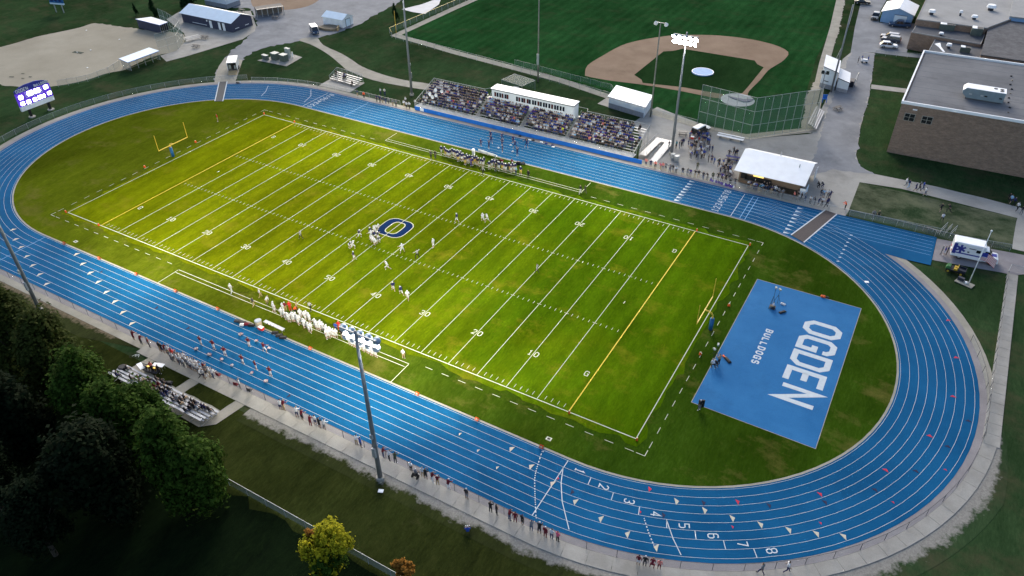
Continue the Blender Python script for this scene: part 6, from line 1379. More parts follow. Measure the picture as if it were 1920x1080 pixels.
# ---- far side: left of the bleachers
spect([(671, 181, 'denim'), (683, 185, 'orange', 'black'), (714, 178, 'white'), (722, 180, 'white')], ['grey'], 'on the grass left of the bleachers', 'spectators left of the home bleachers', PI, ['stand', 'cross'])
spect([(707, 191), (713, 193), (718, 195), (724, 196), (729, 196), (737, 200), (743, 200)], ['navy', 'black', 'grey', 'navy'], 'along the far left fence', 'spectators left of the home bleachers', PI, ['lean', 'stand'])
spect([(758, 201), (763, 205), (768, 205), (761, 195), (779, 200), (786, 201), (790, 198), (795, 203)], ['grey', 'white', 'navy', 'black'], "at the bleachers' left corner", 'spectators left of the home bleachers', PI, ['stand', 'cross', 'hips', 'walk'])
for dx, i, c in ((-.9, 3, 'navy'), (-.3, 3, 'white'), (-.5, 2, 'navy'), (-3.6, 3, 'black'), (3.3, 0, 'black')): person((-51.6+dx, 47.6+i*.62+dx*-.075), 'sit', PI, c, 'black', 'brownhair', f'seated person in {c} top on the small five-row bleachers', 'people on the small bleachers', z=.45+i*.2)
# ---- plaza queue and fence line by the concession stand
q3 = lambda x, y: (1190+x/8, 220+y/8)
PL = [(510, 465), (620, 465, 'teal'), (665, 465, 'black'), (700, 440, 'navy'), (725, 425), (800, 445, 'navy'), (855, 495, 'black'), (832, 470), (915, 455), (945, 300, 'royal'), (955, 400, 'red'), (1010, 380, 'navy'), (1045, 395, 'navy'), (985, 440), (905, 530, 'black'), (930, 600, 'charcoal'), (975, 520), (1015, 560, 'white'), (1040, 610, 'purple'), (960, 560), (1085, 525, 'white'), (1155, 540, 'navy'), (1100, 675, 'black'), (1150, 680, 'navy'), (1185, 715, 'royal'), (1250, 740, 'olive'), (1280, 830, 'white'), (1318, 830, 'navy'), (1410, 600, 'black'), (1480, 560, 'charcoal'), (1525, 590, 'navy'), (1500, 605), (1380, 730, 'charcoal'), (1400, 745), (1360, 800, 'black'), (1390, 840), (1420, 800, 'black'), (1445, 780), (1000, 620, 'white')]
spect([(*q3(e[0], e[1]), e[2] if len(e) > 2 else None) for e in PL], ['black', 'grey', 'navy', 'white', 'charcoal'], 'on the plaza', 'people standing on the plaza', PI, ['stand', 'cross', 'walk', 'hips', 'phone'], 1.6)
PL2 = [(880+rng.uniform(-60, 240), 330+rng.uniform(-20, 330)) for _ in range(26)]+[(1290+rng.uniform(-30, 160), 760+rng.uniform(-40, 220)) for _ in range(16)]
spect([(*q3(*e),) for e in PL2], ['black', 'navy', 'grey', 'charcoal', 'royal', 'white'], 'on the plaza', 'people standing on the plaza', PI, ['stand', 'cross', 'walk', 'hips', 'phone'], 1.6)
FE = [(165, 735, 'coral'), (235, 755, 'navy'), (305, 775, 'coral'), (385, 795, 'pink'), (418, 797, 'coral'), (460, 800, 'grey'), (525, 822, 'grey'), (570, 830, 'charcoal'), (615, 845, 'white'), (715, 865, 'black'), (785, 870, 'grey'), (830, 890, 'purple'), (900, 905, 'black'), (950, 920, 'black'), (1020, 940, 'charcoal'), (1085, 945, 'black'), (1165, 940, 'olive'), (1245, 950, 'black'), (1300, 960, 'purple'), (1360, 970), (1430, 1010, 'grey'), (1500, 1030, 'charcoal')]
spect([(*q3(e[0], e[1]), e[2] if len(e) > 2 else None) for e in FE], ['grey', 'black'], 'at the far fence', 'people along the far fence by the plaza', PI, ['lean', 'stand', 'hips'], .3)
person(G(*q3(935, 790)), 'stand', PI, 'olive', 'olive', 'brownhair', 'person in olive clothes standing one step behind the far fence row')
q4 = lambda x, y: (1360+x/8, 260+y/8)
CO = [(335, 745, 'white'), (375, 750, 'navy'), (420, 770, 'white'), (450, 790, 'royal'), (500, 800, 'teal'), (530, 800, 'lightblue'), (560, 770, 'black'), (600, 790, 'black'), (640, 780, 'black'), (680, 830, 'navy'), (735, 830, 'white'), (790, 860, 'grey'), (845, 880, 'grey'), (440, 700, 'white'), (480, 710, 'royal'), (610, 690, 'tan'), (740, 760, 'white'), (1020, 910, 'coral'), (1075, 920, 'black'), (1100, 870, 'black'), (1130, 930, 'black'), (1050, 830, 'purple'), (1190, 935, 'grey'), (1265, 985, 'white'), (1335, 995, 'charcoal'), (1385, 1000, 'navy'), (1440, 1005, 'white'), (1505, 1030, 'navy'), (1525, 1000, 'navy'), (1430, 875, 'black'), (1465, 885, 'lightblue'), (1530, 890, 'white'), (1560, 900, 'navy')]
spect([(*q4(e[0], e[1]), e[2]) for e in CO], ['grey'], 'by the concession stand', 'people around the concession stand', PI, ['stand', 'cross', 'lean', 'hips', 'walk'], .9)
spect([(*q4(1395, 745), 'black'), (*q4(1455, 740), 'charcoal')], ['black'], 'behind the concession stand', None, 1., ['sit' if False else 'crouch'])
person(G(1584, 393), 'lean', 1.9, 'orange', 'black', 'white', 'person in bright orange top leaning at the gate beside the carpet mat', sleeves=True)
# ---- right side walkers and others
spect([(1697, 350, 'white', 'grey', 'walk'), (1702, 353, 'navy', 'lightblue', 'walk'), (1715, 359, 'navy', 'navy', 'walk'), (1722, 358, 'black', 'black', 'walk'), (1729, 357, 'royal', 'denim', 'walk'), (1733, 367, 'white', 'denim', 'walk')], ['navy'], 'walking on the path below the gym', 'walkers on the path below the gym', -1.3, ['walk'], .3)
spect([(1893, 382, 'lightblue', 'navy', 'walk'), (1899, 386, 'navy', 'black', 'walk'), (1890, 378, 'black', 'black', 'walk'), (1905, 396, 'white', 'black', 'walk'), (1913, 403, 'black', 'grey', 'stand')], ['navy'], 'at the right picture edge', 'people at the right edge path', -.5, ['walk'])
spect([(1762, 397, 'black', 'black', 'run'), (1778, 399, 'black', 'black', 'run'), (1765, 416, 'white', 'black', 'run')], ['black'], 'playing on the worn lawn', 'people playing on the worn lawn', 1.2, ['run'], 1.)
spect([(1636, 410, 'grey', 'charcoal', 'lean'), (1645, 411, 'olive', 'black', 'lean')], ['grey'], 'at the fence beside the worn lawn', None, PI, ['lean'])
spect([(1764, 477, 'grey', 'grey', 'stand'), (1769, 479, 'purple', 'white', 'stand'), (1774, 478, 'navy', 'black', 'stand')], ['navy'], 'behind the ambulance', 'people behind the ambulance', 1.5, ['stand'])
spect([(1608, 119, 'charcoal', 'black', 'stand'), (1615, 116, 'royal', 'navy', 'stand'), (1626, 118, 'royal', 'navy', 'stand')], ['royal'], 'on the drive by the annex', 'people on the school drive', 2., ['stand'])
# ---- event pad crew
person((*G(1449, 579),), 'sit', R_(100), 'white', 'khaki', 'darkhair', 'person in white shirt seated on a case on the blue pad', None, True, z=.42, scale=1.)
person(G(1343, 690), 'crouch', R_(70), 'black', 'charcoal', 'white', 'camera operator in black with white cap at the pad edge', None); person(G(1347, 684), 'phone', R_(60), 'tan', 'black', 'brownhair', 'person in tan shirt behind the tripod at the pad edge', None); person(G(1337, 690), 'crouch', R_(50), 'white', 'black', 'grey', 'person in white top crouching lowest at the pad edge', None)
person(G(1311, 770), 'stand', R_(60), 'black', 'grey', 'white', 'person in black standing at the near corner of the blue pad', None, shoe='white')
# ---- visiting bleachers (seated)
def seat(i, x): return (AWAY[0]-x, AWAY[1]-i*.62)
for i in range(5):
    for x in np.arange(-8.3, 8.3, .62):
        wx = AWAY[0]+x
        dens = .12 if wx < -6.5 else (.62 if wx < 5.0 else .5)
        if i == 0: dens *= .22
        if rng.random() > dens: continue
        if i >= 3 and wx > -1.5 and rng.random() < .6: continue
        t, l, h = rnd_cloth(['black', 'maroon', 'charcoal', 'black', 'black', 'navy', 'white', 'maroon', 'black'])
        if len([1 for o, p in PEOPLE if o.get('group') == 'spectators on the visiting bleachers']) > 44: break
        person((wx+rng.normal(0, .05), AWAY[1]-i*.62+.02), 'sit', rng.normal(0, .15), t, l, h, f'seated person in {t} top and {HAIRW[h]}, bleacher row {["one","two","three","four","five"][i]} under the trees', 'spectators on the visiting bleachers', False, rng.random() < .5, z=.42+i*.2+.05-.02)
for u, v, top in [(287, 697, 'coral'), (300, 702, 'black')]: person(G(u, v), 'stand', .3, top, 'black', 'darkhair', f'person in {top} top standing before the visiting bleachers by the carts')
# labels: let every label in a group stand for one figure
def merge_far(limit):
    """beyond the figures that show largest, the small far ones become one mass"""
    D = sorted(PEOPLE, key=lambda q: -np.linalg.norm(np.array([q[1][0], q[1][1], 1.])-CAM)); far = D[:max(0, len(D)-limit)]
    V, F, Mx, off, nm = [], [], [], 0, {}
    for o, p in far:
        me = o.data; c = np.empty(len(me.vertices)*3, np.float32); me.vertices.foreach_get('co', c); c = c.reshape(-1, 3)*o.scale[0]
        a = o.rotation_euler[2]; co, sn = math.cos(a), math.sin(a)
        V.append(np.stack([o.location[0]+c[:, 0]*co-c[:, 1]*sn, o.location[1]+c[:, 0]*sn+c[:, 1]*co, o.location[2]+c[:, 2]], 1))
        F += [[k+off for k in q.vertices] for q in me.polygons]; off += len(c)
        ids = [nm.setdefault(s.material.name, len(nm)) for s in o.material_slots]; Mx += [ids[q.material_index] for q in me.polygons]
    if not far: return
    gone = {o.name for o, p in far}
    PEOPLE[:] = [q for q in PEOPLE if q[0].name not in gone]
    me = bpy.data.meshes.new('distant_people'); me.from_pydata(np.concatenate(V).tolist(), [], F)
    for n_ in nm: me.materials.append(bpy.data.materials[n_])
    me.polygons.foreach_set('material_index', Mx); me.polygons.foreach_set('use_smooth', [True]*len(Mx)); me.update()
    tag(link('distant_people', me), 'small far people standing about the plaza and beyond the far fence', None, None, 'stuff')
    for o, p in far: bpy.data.objects.remove(o)
merge_far(312)
def uniq(pairs):
    for stage in (0, 1):
        by = {}
        for o, p in pairs: by.setdefault(o['label'], []).append((o, p))
        for lab, L in by.items():
            if len(L) < 2: continue
            if stage == 0:
                for o, p in L:
                    if o.name in FULL: o['label'] = FULL[o.name]
                continue
            L.sort(key=lambda q: q[1][0])
            for i, (o, p) in enumerate(L):
                n_ = len(lab.split()); o['label'] = f"{lab}, {ORD[i+1]} such from left" if n_ <= 12 else (f"{ORD[i+1]} from left: {lab}" if n_ <= 13 else f"{ORD[i+1]} {lab}")
uniq(PEOPLE)
# ---- the crowd packed on the home bleachers: past the 300 largest figures, so one mass
sv = np.empty(len(LOWSIT.vertices)*3, np.float32); LOWSIT.vertices.foreach_get('co', sv); sv = sv.reshape(-1, 3)
sf = [list(p.vertices) for p in LOWSIT.polygons]; sm = [p.material_index for p in LOWSIT.polygons]
CT = ['royal', 'navy', 'navy', 'white', 'white', 'white', 'black', 'black', 'charcoal', 'grey', 'grey', 'lightblue', 'royal', 'purple', 'navy']; CL = ['black', 'denim', 'navy', 'charcoal', 'denim', 'black']; CH_ = ['darkhair', 'darkhair', 'brownhair', 'darkhair', 'white', 'white', 'navy', 'grey', 'black']
names = sorted(set(CT+CL+CH_+['skin', 'red', 'yellow', 'coral', 'tan'])); ix = {n: i for i, n in enumerate(names)}
VV, FF, MM = [], [], []; off = 0
for si, (x0, x1, n) in enumerate(SEC):
    for i in range(n):
        for x in np.arange(x0+.12, x1-.02, .48):
            band = si == 0 and x < -20.5 and i > 2
            dens = .96 if i < 7 else .88
            if (si == 1 and i == 0 and x < -5) or (si == 2 and i == 0 and x < 3.5): dens = .1
            if si == 3 and x > 23.3: dens = .3
            if si == 0 and i < 2: dens = .62
            if rng.random() > dens: continue
            t = random.choice(CT); 
            if si == 0 and -18 < x < -13 and i > 3: t = random.choice(['black', 'charcoal', 'olive', 'grey', 'navy']) if False else random.choice(['black', 'charcoal', 'grey', 'navy'])
            if band: t = random.choice(['navy', 'white', 'navy'])
            q = rng.random()
            if q < .006: t = 'red'
            elif q < .008: t = 'yellow'
            elif q < .012: t = 'coral'
            l = random.choice(CL); h = 'white' if band else random.choice(CH_)
            s = rng.uniform(.92, 1.08); a = PI+rng.normal(0, .25); co, sn = math.cos(a), math.sin(a); v = sv*s
            P = np.stack([x+rng.normal(0, .05)+v[:, 0]*co-v[:, 1]*sn, BY+i*DY+.36+v[:, 0]*sn+v[:, 1]*co, .93+i*DZ+.44+v[:, 2]], 1)
            VV.append(P); FF += [[k+off for k in f] for f in sf]; off += len(sv)
            mp = {0: 'skin', 1: t, 2: l, 3: h, 4: 'black', 5: l, 6: 'skin' if rng.random() < .2 else t}; MM += [ix[mp[k]] if mp[k] in ix else 0 for k in sm]
me = bpy.data.meshes.new('seated_crowd'); me.from_pydata(np.concatenate(VV).tolist(), [], FF)
for n in names: me.materials.append(MATS['cloth_'+n])
me.polygons.foreach_set('material_index', MM); me.polygons.foreach_set('use_smooth', [True]*len(MM)); me.update()
tag(link('seated_crowd', me), 'crowd in blue, white and black packed on the home bleachers', None, None, 'stuff')

# ================================================================ EQUIPMENT AND SMALL THINGS
def bench(label, p, rz, L, back=False, top='white_metal'):
    t = thing('bench', label, 'bench', (*p, 0), rz); b = MB(); b.box((0, 0, .42), (L, .34, .05)); b.build('seat', top, t)
    for x in np.linspace(-L/2+.4, L/2-.4, 3): b = MB(); b.box((x, 0, 0), (.08, .32, .42)); b.build('leg', 'galvanised', t)
    if back: b = MB(); b.box((0, -.2, .5), (L, .05, .3)); b.build('backrest', top, t)
def cooler(label, p, m='red_cooler', s=.6, rz=0., grp=None):
    t = thing('cooler', label, 'cooler', (*p, 0), rz, grp); b = MB(); b.box((0, 0, .02), (s, s*.6, s*.55)); b.build('tub', m, t); b = MB(); b.box((0, 0, .02+s*.55), (s*1.04, s*.64, .06)); b.build('lid', 'white_metal', t)
def bag(label, p, m, sx, sy, h, rz, cat='bag', name='equipment_bag', grp=None):
    sx, sy, h = sx*.75, sy*.75, h*.7
    b = MB(); frustum(b, (0.01, h*.5, h), ((-sx/2, sx/2), (-sx/2*1.05, sx/2*1.05), (-sx*.38, sx*.38)), (sy/2, sy/2*1.05, sy*.3)); o = b.build(name, m); o.location = (*p, .01); o.rotation_euler = (0, 0, rz); tag(o, label, cat, grp)
    md = o.modifiers.new('soft', 'BEVEL'); md.width = min(.05, h*.2); md.segments = 2
    b = MB(); b.path([(-sx*.2, 0, h), (-sx*.12, 0, h+.12), (sx*.12, 0, h+.12), (sx*.2, 0, h)], .02); b.build('handle', 'black_plastic', o)
def barrel(label, p, r, h, m, lid=None, name='trash_can', cat='trash can', grp=None):
    t = thing(name, label, cat, (*p, 0), 0, grp); b = MB(); b.tube((0, 0, .01), (0, 0, h), r*.9, r, 12); b.build('body', m, t, smooth=False); b = MB(); b.tube((0, 0, h), (0, 0, h+.08), r*1.04, r*.8, 12); b.build('lid', lid or m, t)
def table(label, p, rz, L, Wd, m='white_metal', h=.74, name='folding_table'):
    t = thing(name, label, 'table', (*p, 0), rz); b = MB(); b.box((0, 0, h), (L, Wd, .05)); b.build('tabletop', m, t)
    for x in (-L/2+.2, L/2-.2):
        for y in (-Wd/2+.1, Wd/2-.1): b = MB(); b.tube((x, y, 0), (x, y, h), .025); b.build('leg', 'galvanised', t)
bench('long white players bench at the track edge behind the home team', G(915, 291), heading((900, 287), (930, 297)), 4.6, True)
barrel('white water cooler jug standing left of the home bench', G(888, 290), .33, 1.15, 'white_metal', None, 'water_jug', 'cooler')
bag('black equipment bags heaped right of the home bench', G(929, 302), 'black_plastic', 1.6, .7, .6, .2); bag('dark red bag behind the home bench end', G(940, 302), 'cloth_maroon', 1.2, .6, .5, -.2); bag('black kit trunk beside the right-hand home players', G(972, 308), 'black_plastic', 1.2, .9, .9, .3); bag('charcoal kit trunk farther right beside the home players', G(981, 308), 'cloth_charcoal', .9, .8, .7, .8)
table('long pale bench table with helmets by the visiting team', G(515, 615), heading((497, 609), (533, 626)), 3.9, .55, 'aluminium', .5)
for i, (u, v) in enumerate([(500, 606), (505.5, 608.5), (511, 611)]):
    p = G(u, v, .55); t = thing('helmet', 'white football helmet on the visitors bench table, '+['nearest the tan bin', 'middle of three', 'right of three'][i], 'helmet', (*p, .55)); b = MB(); b.ball((0, 0, .14), .17, 0, 9, 6); b.build('shell', 'white_metal', t, smooth=True); b = MB(); b.path([(-.12, .14, .08), (0, .2, .06), (.12, .14, .08)], .012); b.build('face_guard', 'red_cooler', t)
barrel('tan canvas bin at the left end of the visitors bench table', G(486, 611), .5, 1.0, 'tan_canvas', 'pale_tarp', 'equipment_bin', 'bin')
cooler('red drinks cooler on the kerb below the visitors bench table', G(490, 618), s=.8)
for i, (u, v, a, lab) in enumerate([(516, 625, .6, 'black kit bag under the left of the visitors bench table'), (524, 630, .7, 'large black kit bag under the middle of the visitors bench table'), (531, 634, .5, 'black kit bag at the right end of the visitors bench table')]): bag(lab, G(u, v), 'black_plastic', 1.3, .7, .45, a)
for i, (u, v, m, lab) in enumerate([(446, 603, 'cloth_charcoal', 'charcoal bag leftmost in the heap by the near kerb'), (455, 606, 'black_plastic', 'black bag second in the heap by the near kerb'), (464, 609, 'cloth_maroon', 'dark red bag in the heap by the near kerb'), (472, 611, 'black_plastic', 'black bag at the right of the heap by the near kerb'), (454, 610, 'cloth_white', 'white towel bundle in the heap by the near kerb')]): bag(lab, G(u, v), m, 1.3 if i != 4 else .8, .7, .5, .4)
for i, (u, v, m) in enumerate([(987, 262, 'black_plastic'), (993, 263, 'white_metal'), (1000, 264, 'black_plastic'), (1015, 267, 'white_metal'), (1024, 270, 'navy_tarp'), (1036, 273, 'navy_tarp'), (1037, 276, 'white_metal'), (975, 256, 'black_plastic')]): bag(f'{ {"black_plastic":"black","white_metal":"white","navy_tarp":"navy"}[m]} cheer bag on the strip under the blue wall, {ORD[i+1]} in the row', G(u, v), m, .8, .4, .3, .1)
# benches and tables around the plaza
t = thing('team_bench', 'long white two-level bench on the plaza beside the backstop', 'bench', (*G(1368, 262), 0), heading((1346, 257), (1392, 267)))
for y, z in ((0, .45), (.42, .45), (.9, .62)): b = MB(); b.box((0, y, z), (5.6, .34, .05)); b.build('plank', 'white_metal', t)
for x in (-2.2, 0, 2.2): b = MB(); b.box((x, .4, 0), (.08, 1.2, .44)); b.build('leg', 'galvanised', t)
def picnic(label, p, rz, m='wood_bench', s=1.):
    t = thing('picnic_table', label, 'picnic table', (*p, 0), rz); b = MB(); b.box((0, 0, .72), (1.9*s, .75, .06)); b.build('tabletop', m, t)
    for y in (-.72, .72): b = MB(); b.box((0, y, .43), (1.9*s, .28, .05)); b.build('seat', m, t)
    for x in (-.65*s, .65*s): b = MB(); b.tube((x, -.7, 0), (x, .25, .72), .05); b.tube((x, .7, 0), (x, -.25, .72), .05); b.box((x, 0, .37), (.06, 1.5, .06)); b.build('leg_frame', m, t)
picnic('dark wooden picnic table on the plaza near the white bleachers', G(1570, 206), 1.2); picnic('low grey picnic table on the softball apron near the bleacher', G(384, 72), .2); picnic('grey picnic table at the grass edge of the softball apron', G(368, 89), .15); picnic('pale picnic table at the edge of the clay diamond', G(453, 22), .2); picnic('pale picnic table in front of the far timber dugout', G(516, 35), .3)
picnic('dark picnic table with people behind the queue on the plaza', G(1280, 253), .3, 'trim_dark'); picnic('navy picnic table left of the concession stand', G(1373, 300), .1, 'navy_tarp', 1.4)
t = thing('tall_chair', 'blue tall chair standing on the plaza near the utility pole', 'chair', (*G(1545, 192), 0), .3); b = MB(); b.box((0, 0, .9), (1.0, .9, .08)); b.build('seat', 'royal_blue', t); b = MB(); b.box((0, .42, .95), (1.0, .08, .8)); b.build('backrest', 'royal_blue', t)
for x in (-.45, .45):
    for y in (-.4, .4): b = MB(); b.box((x, y, 0), (.08, .08, .9)); b.build('leg', 'royal_blue', t)
cooler('red and white cooler on the plaza below the off-road vehicle', G(1297, 260), 'red_cooler', .8)
for u, v, r, lab in [(1261, 298, .45, 'grey trash can beside the far floodlight pole, left of two'), (1268, 302, .5, 'larger grey trash can beside the far floodlight pole, right of two')]: barrel(lab, G(u, v), r, 1.1, 'galvanised')
# purple banner draped on the far fence
b = MB(); P0, P1 = np.array(G(1331, 338)), np.array(G(1377, 352)); N = 18
for i in range(N):
    a, e = P0+(P1-P0)*i/N, P0+(P1-P0)*(i+1)/N; w0, w1 = .12*math.sin(i*1.9), .12*math.sin((i+1)*1.9); b.poly([(a[0], a[1]-.35+w0, .04), (e[0], e[1]-.35+w1, .04), (e[0], e[1]-.05+w1, .42+.12*math.sin(i*2.3+2.3)), (a[0], a[1]-.05+w0, .42+.12*math.sin(i*2.3))], 1 if i % 7 == 3 else 0)
tag(b.build('banner', ['cloth_purple', 'cloth_white']), 'purple and white paper banner slumped along the far fence', 'banner')
# drum kit, carts, chairs by the visiting bleachers
barrel('black drum standing on the grass at the left end of the visiting bleachers', G(233, 697), .55, .9, 'black_plastic', None, 'drum', 'drum')
table('white folding table at the left end of the visiting bleachers', G(267, 694), -.3, 1.5, .65); table('white folding table out on the lawn panel by the carts', G(300, 692), .3, 1.6, .7)
b = MB(); b.poly([(-.1, -.5, .8), (1.2, -.3, .8), (1.5, .4, .86), (.1, .5, .82)]); b.poly([(-.1, -.5, .79), (1.2, -.3, .79), (1.5, .4, .85), (.1, .5, .81)]); 
t = thing('instrument_rack', 'dark rack of brass instruments beside the white folding tables', 'instrument rack', (*G(285, 697), 0), .2); b = MB(); b.box((0, 0, .2), (2.2, .8, .06)); b.path([(-1.1, 0, 0), (-1.1, 0, 1.2), (1.1, 0, 1.2), (1.1, 0, 0)], .05); b.build('frame', 'trim_dark', t)
for k in range(4): b = MB(); b.tube((-.8+k*.5, 0, .3), (-.8+k*.5, .1, .9), .08, .26, 10); b.build('instrument', 'brass' if k % 2 else 'black_plastic', t)
bag('black duffel bags dumped on the lawn panel corner', G(313, 720), 'black_plastic', 2.0, .8, .6, .5); bag('small dark bag beside the duffel on the lawn panel', G(304, 714), 'cloth_charcoal', .8, .5, .4, 1.)
t = thing('bicycle', 'dark bicycle lying on the grass left of the visiting bleachers', 'bicycle', (*G(254, 670), .08), .3)
for x in (-.5, .5): b = MB(); [b.tube((x+.33*math.cos(a), .33*math.sin(a), .03), (x+.33*math.cos(a+PI/6), .33*math.sin(a+PI/6), .03), .02, n=4) for a in np.arange(0, 2*PI, PI/6)]; b.build('wheel', 'rubber', t)
b = MB(); b.path([(-.5, 0, .05), (-.1, .4, .1), (.35, .45, .1), (.5, 0, .05)], .025); b.path([(-.1, .4, .1), (0, 0, .08), (.35, .45, .1)], .025); b.build('frame', 'white_metal', t)
def folding_chair(label, p, rz, m):
    t = thing('lawn_chair', label, 'chair', (*p, 0), rz); b = MB(); b.box((0, 0, .42), (.55, .5, .03)); b.build('seat', m, t); b = MB(); b.box((0, -.27, .45), (.55, .04, .55)); b.build('backrest', m, t)
    for s in (-1, 1): b = MB(); b.tube((s*.26, -.25, 0), (s*.26, .25, .44), .02); b.tube((s*.26, .25, 0), (s*.26, -.25, .44), .02); b.build('leg_frame', 'galvanised', t)
folding_chair('maroon lawn chair on the near path right of the packed row', G(412, 707), 0, 'cloth_maroon'); folding_chair('maroon lawn chair farther down the near path', G(445, 725), .2, 'cloth_maroon'); folding_chair('dark lawn chair beside the farther maroon one', G(470, 736), .2, 'cloth_charcoal')
t = thing('wheelchair', 'black wheelchair with a grey-clad rider at the near fence', 'wheelchair', (*G(780, 895), 0), 0.)
for s in (-1, 1): b = MB(); b.tube((s*.32, -.1, .32), (s*.36, -.1, .32), .32, .32, 14); b.build('wheel', 'rubber', t)
b = MB(); b.box((0, 0, .48), (.5, .5, .05)); b.build('seat', 'black_plastic', t); b = MB(); b.box((0, -.25, .5), (.5, .05, .5)); b.build('backrest', 'black_plastic', t); b = MB(); b.box((0, .45, .12), (.4, .2, .04)); b.build('footrest', 'galvanised', t)
person((*G(780, 894),), 'sit', 0., 'grey', 'charcoal', 'white', 'person in grey shirt seated in the black wheelchair', z=.5, scale=1.)
# photographers kit on the pad
def tripod(label, p, h, rz, m='black_plastic'):
    t = thing('camera_tripod', label, 'tripod', (*p, 0), rz)
    for k in range(3): a = k*2*PI/3; b = MB(); b.tube((.45*math.cos(a), .45*math.sin(a), 0), (0, 0, h*.62), .025); b.build('leg', m, t)
    b = MB(); b.tube((0, 0, h*.6), (0, 0, h), .025); b.build('mast', m, t); b = MB(); b.box((0, 0, h), (.25, .45, .22)); b.build('camera', 'cabinet_grey', t)
tripod('tall black camera mast on the blue pad by the seated person', G(1446, 577), 3.6, .3); tripod('lower camera stand right of the seated person on the pad', G(1457, 566), 2.2, .9); tripod('camera tripod at the left pad edge with the crouching crew', G(1341, 674), 2.6, .2); tripod('short tripod in the grass beside the crouching crew', G(1337, 668), 1.2, .8)
bag('black camera case lying open on the blue pad', G(1467, 586), 'black_plastic', 1.5, .6, .35, .9); bag('white bundle on the blue pad behind the black case', G(1468, 571), 'cloth_white', 1.0, .5, .35, -.2); bag('black case with orange trim on the pad beside the crew', G(1364, 676), 'black_plastic', 1.7, .6, .4, -.7); bag('orange gear roll on the pad beside the black case', G(1358, 670), 'orange_plastic', 1.0, .4, .3, -.7)
b = MB(); b.box((0, 0, 0), (.6, .5, .4)); o = b.build('equipment_case', 'trim_dark'); o.location = (*G(1449, 579), .03); tag(o, 'dark case under the seated person on the blue pad', 'case'); b = MB(); b.box((0, 0, .4), (.62, .52, .05)); b.build('lid', 'black_plastic', o)
bag('orange bag by the far edge of the blue pad', G(1543, 557), 'orange_plastic', .9, .5, .45, .2); bag('black item lying beside the orange bag at the far pad edge', G(1550, 558), 'black_plastic', .9, .4, .25, .1)
# shield carried at the pad corner
t = thing('hand_shield', 'tall grey blocking shield held at the near pad corner', 'shield', (*G(1313, 768), 0), .5); b = MB(); b.box((0, 0, .45), (.75, .16, 1.25)); b.build('pad', 'black_plastic', t); b = MB(); b.box((0, .09, .6), (.45, .05, .9)); b.build('face', 'cabinet_grey', t)
# sousaphones in the band
for i, (x, r) in enumerate([(-24.6, 2), (-23.4, 1), (-22.9, 2), (-23.9, 4), (-22.2, 4)]):
    z = .93+r*DZ+1.45; t = thing('sousaphone', f'white sousaphone bell rising from the band at the left bleacher end, {ORD[i+1]} of five', 'sousaphone', (x, BY+r*DY+.3, z)); b = MB(); b.tube((0, .1, -.5), (0, -.12, -.02), .09, .16, 10, 0, False); b.tube((0, -.12, -.02), (0, -.3, .04), .16, .42, 14, 0, False); b.build('bell', 'white_metal', t, smooth=True)
    b = MB(); [b.tube((.35*math.cos(a), .05, -.75+.35*math.sin(a)), (.35*math.cos(a+.6), .05, -.75+.35*math.sin(a+.6)), .06, n=5) for a in np.arange(0, 6.2, .6)]; b.build('coil', 'white_metal', t)
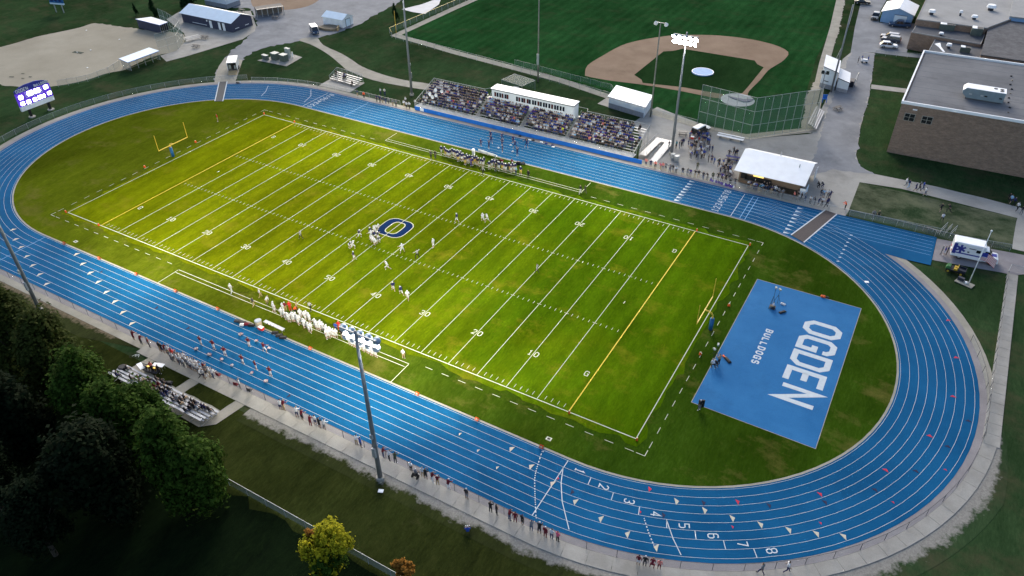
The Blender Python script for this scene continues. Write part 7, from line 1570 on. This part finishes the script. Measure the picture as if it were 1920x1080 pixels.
# white pitching pads and frame behind the press box
t = thing('batting_frame', 'batting cage frame of thin pipes on the lawn behind the press box', 'batting cage', (*G(972, 168), 0), -.2); b = MB(); b.path([(-3.2, -2.4, 0), (-3.2, -2.4, 2.4), (3.2, -2.4, 2.4), (3.2, -2.4, 0)], .035); b.path([(-3.2, 2.4, 0), (-3.2, 2.4, 2.4), (3.2, 2.4, 2.4), (3.2, 2.4, 0)], .035); b.tube((-3.2, -2.4, 2.4), (-3.2, 2.4, 2.4), .035); b.tube((3.2, -2.4, 2.4), (3.2, 2.4, 2.4), .035); b.build('pipe_frame', 'galvanised', t)
b = MB(); b.poly([(-3.2, -2.4, 2.41), (3.2, -2.4, 2.41), (3.2, 2.4, 2.41), (-3.2, 2.4, 2.41)]); [b.poly([(-3.2, y, .05), (3.2, y, .05), (3.2, y, 2.4), (-3.2, y, 2.4)]) for y in (-2.38, 2.38)]; b.build('netting', 'pale_net', t)
for x, y, r in ((-1.3, .6, .3), (.4, -1.2, -.1)): b = MB(); b.box((x, y, .02), (1.5, .9, .04), r); b.build('mat', 'pale_tarp', t)
# bases and rubber on the softball diamond
for i, (u, v) in enumerate([(162, 57), (224, 74), (170, 94), (164, 127)]): small_box('corner_marker', f'small white bag on the grey softball infield, {["top","upper right","by the pitching mat","lower"][i]} one', G(u, v), (.36, .36, .05), 'white_metal', 'corner marker')
b = MB(); b.box((0, 0, -.05), (3.2, 1.1, .04), .15); o = b.build('pitching_mat', 'mat_green'); o.location = (*G(146, 98), 0); tag(o, 'dark green pitching mat on the grey softball infield', 'mat'); b = MB(); b.box((-.3, 0, -.005), (.6, .15, .03)); b.build('rubber', 'white_metal', o)
for i, (u, v) in enumerate([(22, 144), (43, 138), (43, 147), (57, 144)]): small_box('infield_plate', f'dark rubber plate on the softball infield above the scoreboard, {ORD[i+1]} from left', G(u, v), (1.3 if i == 0 else .8, .3, .02), 'mat_green', 'plate', None, .4)
for u, v, lab in [(53, 588, 'pale box lid in the grass by the left floodlight pole'), (714, 921, 'pale box lid in the grass below the near floodlight pole'), (1625, 529, 'small white box lid in the grass beside the sidewalk')]: small_box('valve_cover', lab, G(u, v), (.6, .45, .06), 'white_metal', 'valve box', None, .4)
t = thing('white_cart', 'small white cart with wheels among people on the school drive', 'cart', (*G(1620, 117), 0), .2); b = MB(); b.box((0, 0, .35), (1.6, .9, .5)); b.build('body', 'white_metal', t)
for x in (-.5, .5): b = MB(); b.tube((x, -.45, .2), (x, .45, .2), .2, .2, 10); b.build('wheel', 'rubber', t)
bag('dark bags lying by the track edge near the open trailer', G(446, 156), 'black_plastic', 1.2, .5, .4, .1); bag('white bag by the track edge near the open trailer', G(450, 155), 'cloth_white', .6, .4, .35, .1)
bench('low dark bench in the grass left of the home crowd fence', G(1749, 434), -.25, 2.4, False, 'wood_bench')

uniq([(o, (o.location[0], o.location[1])) for o in COL.objects if o.name.startswith('pompom')])
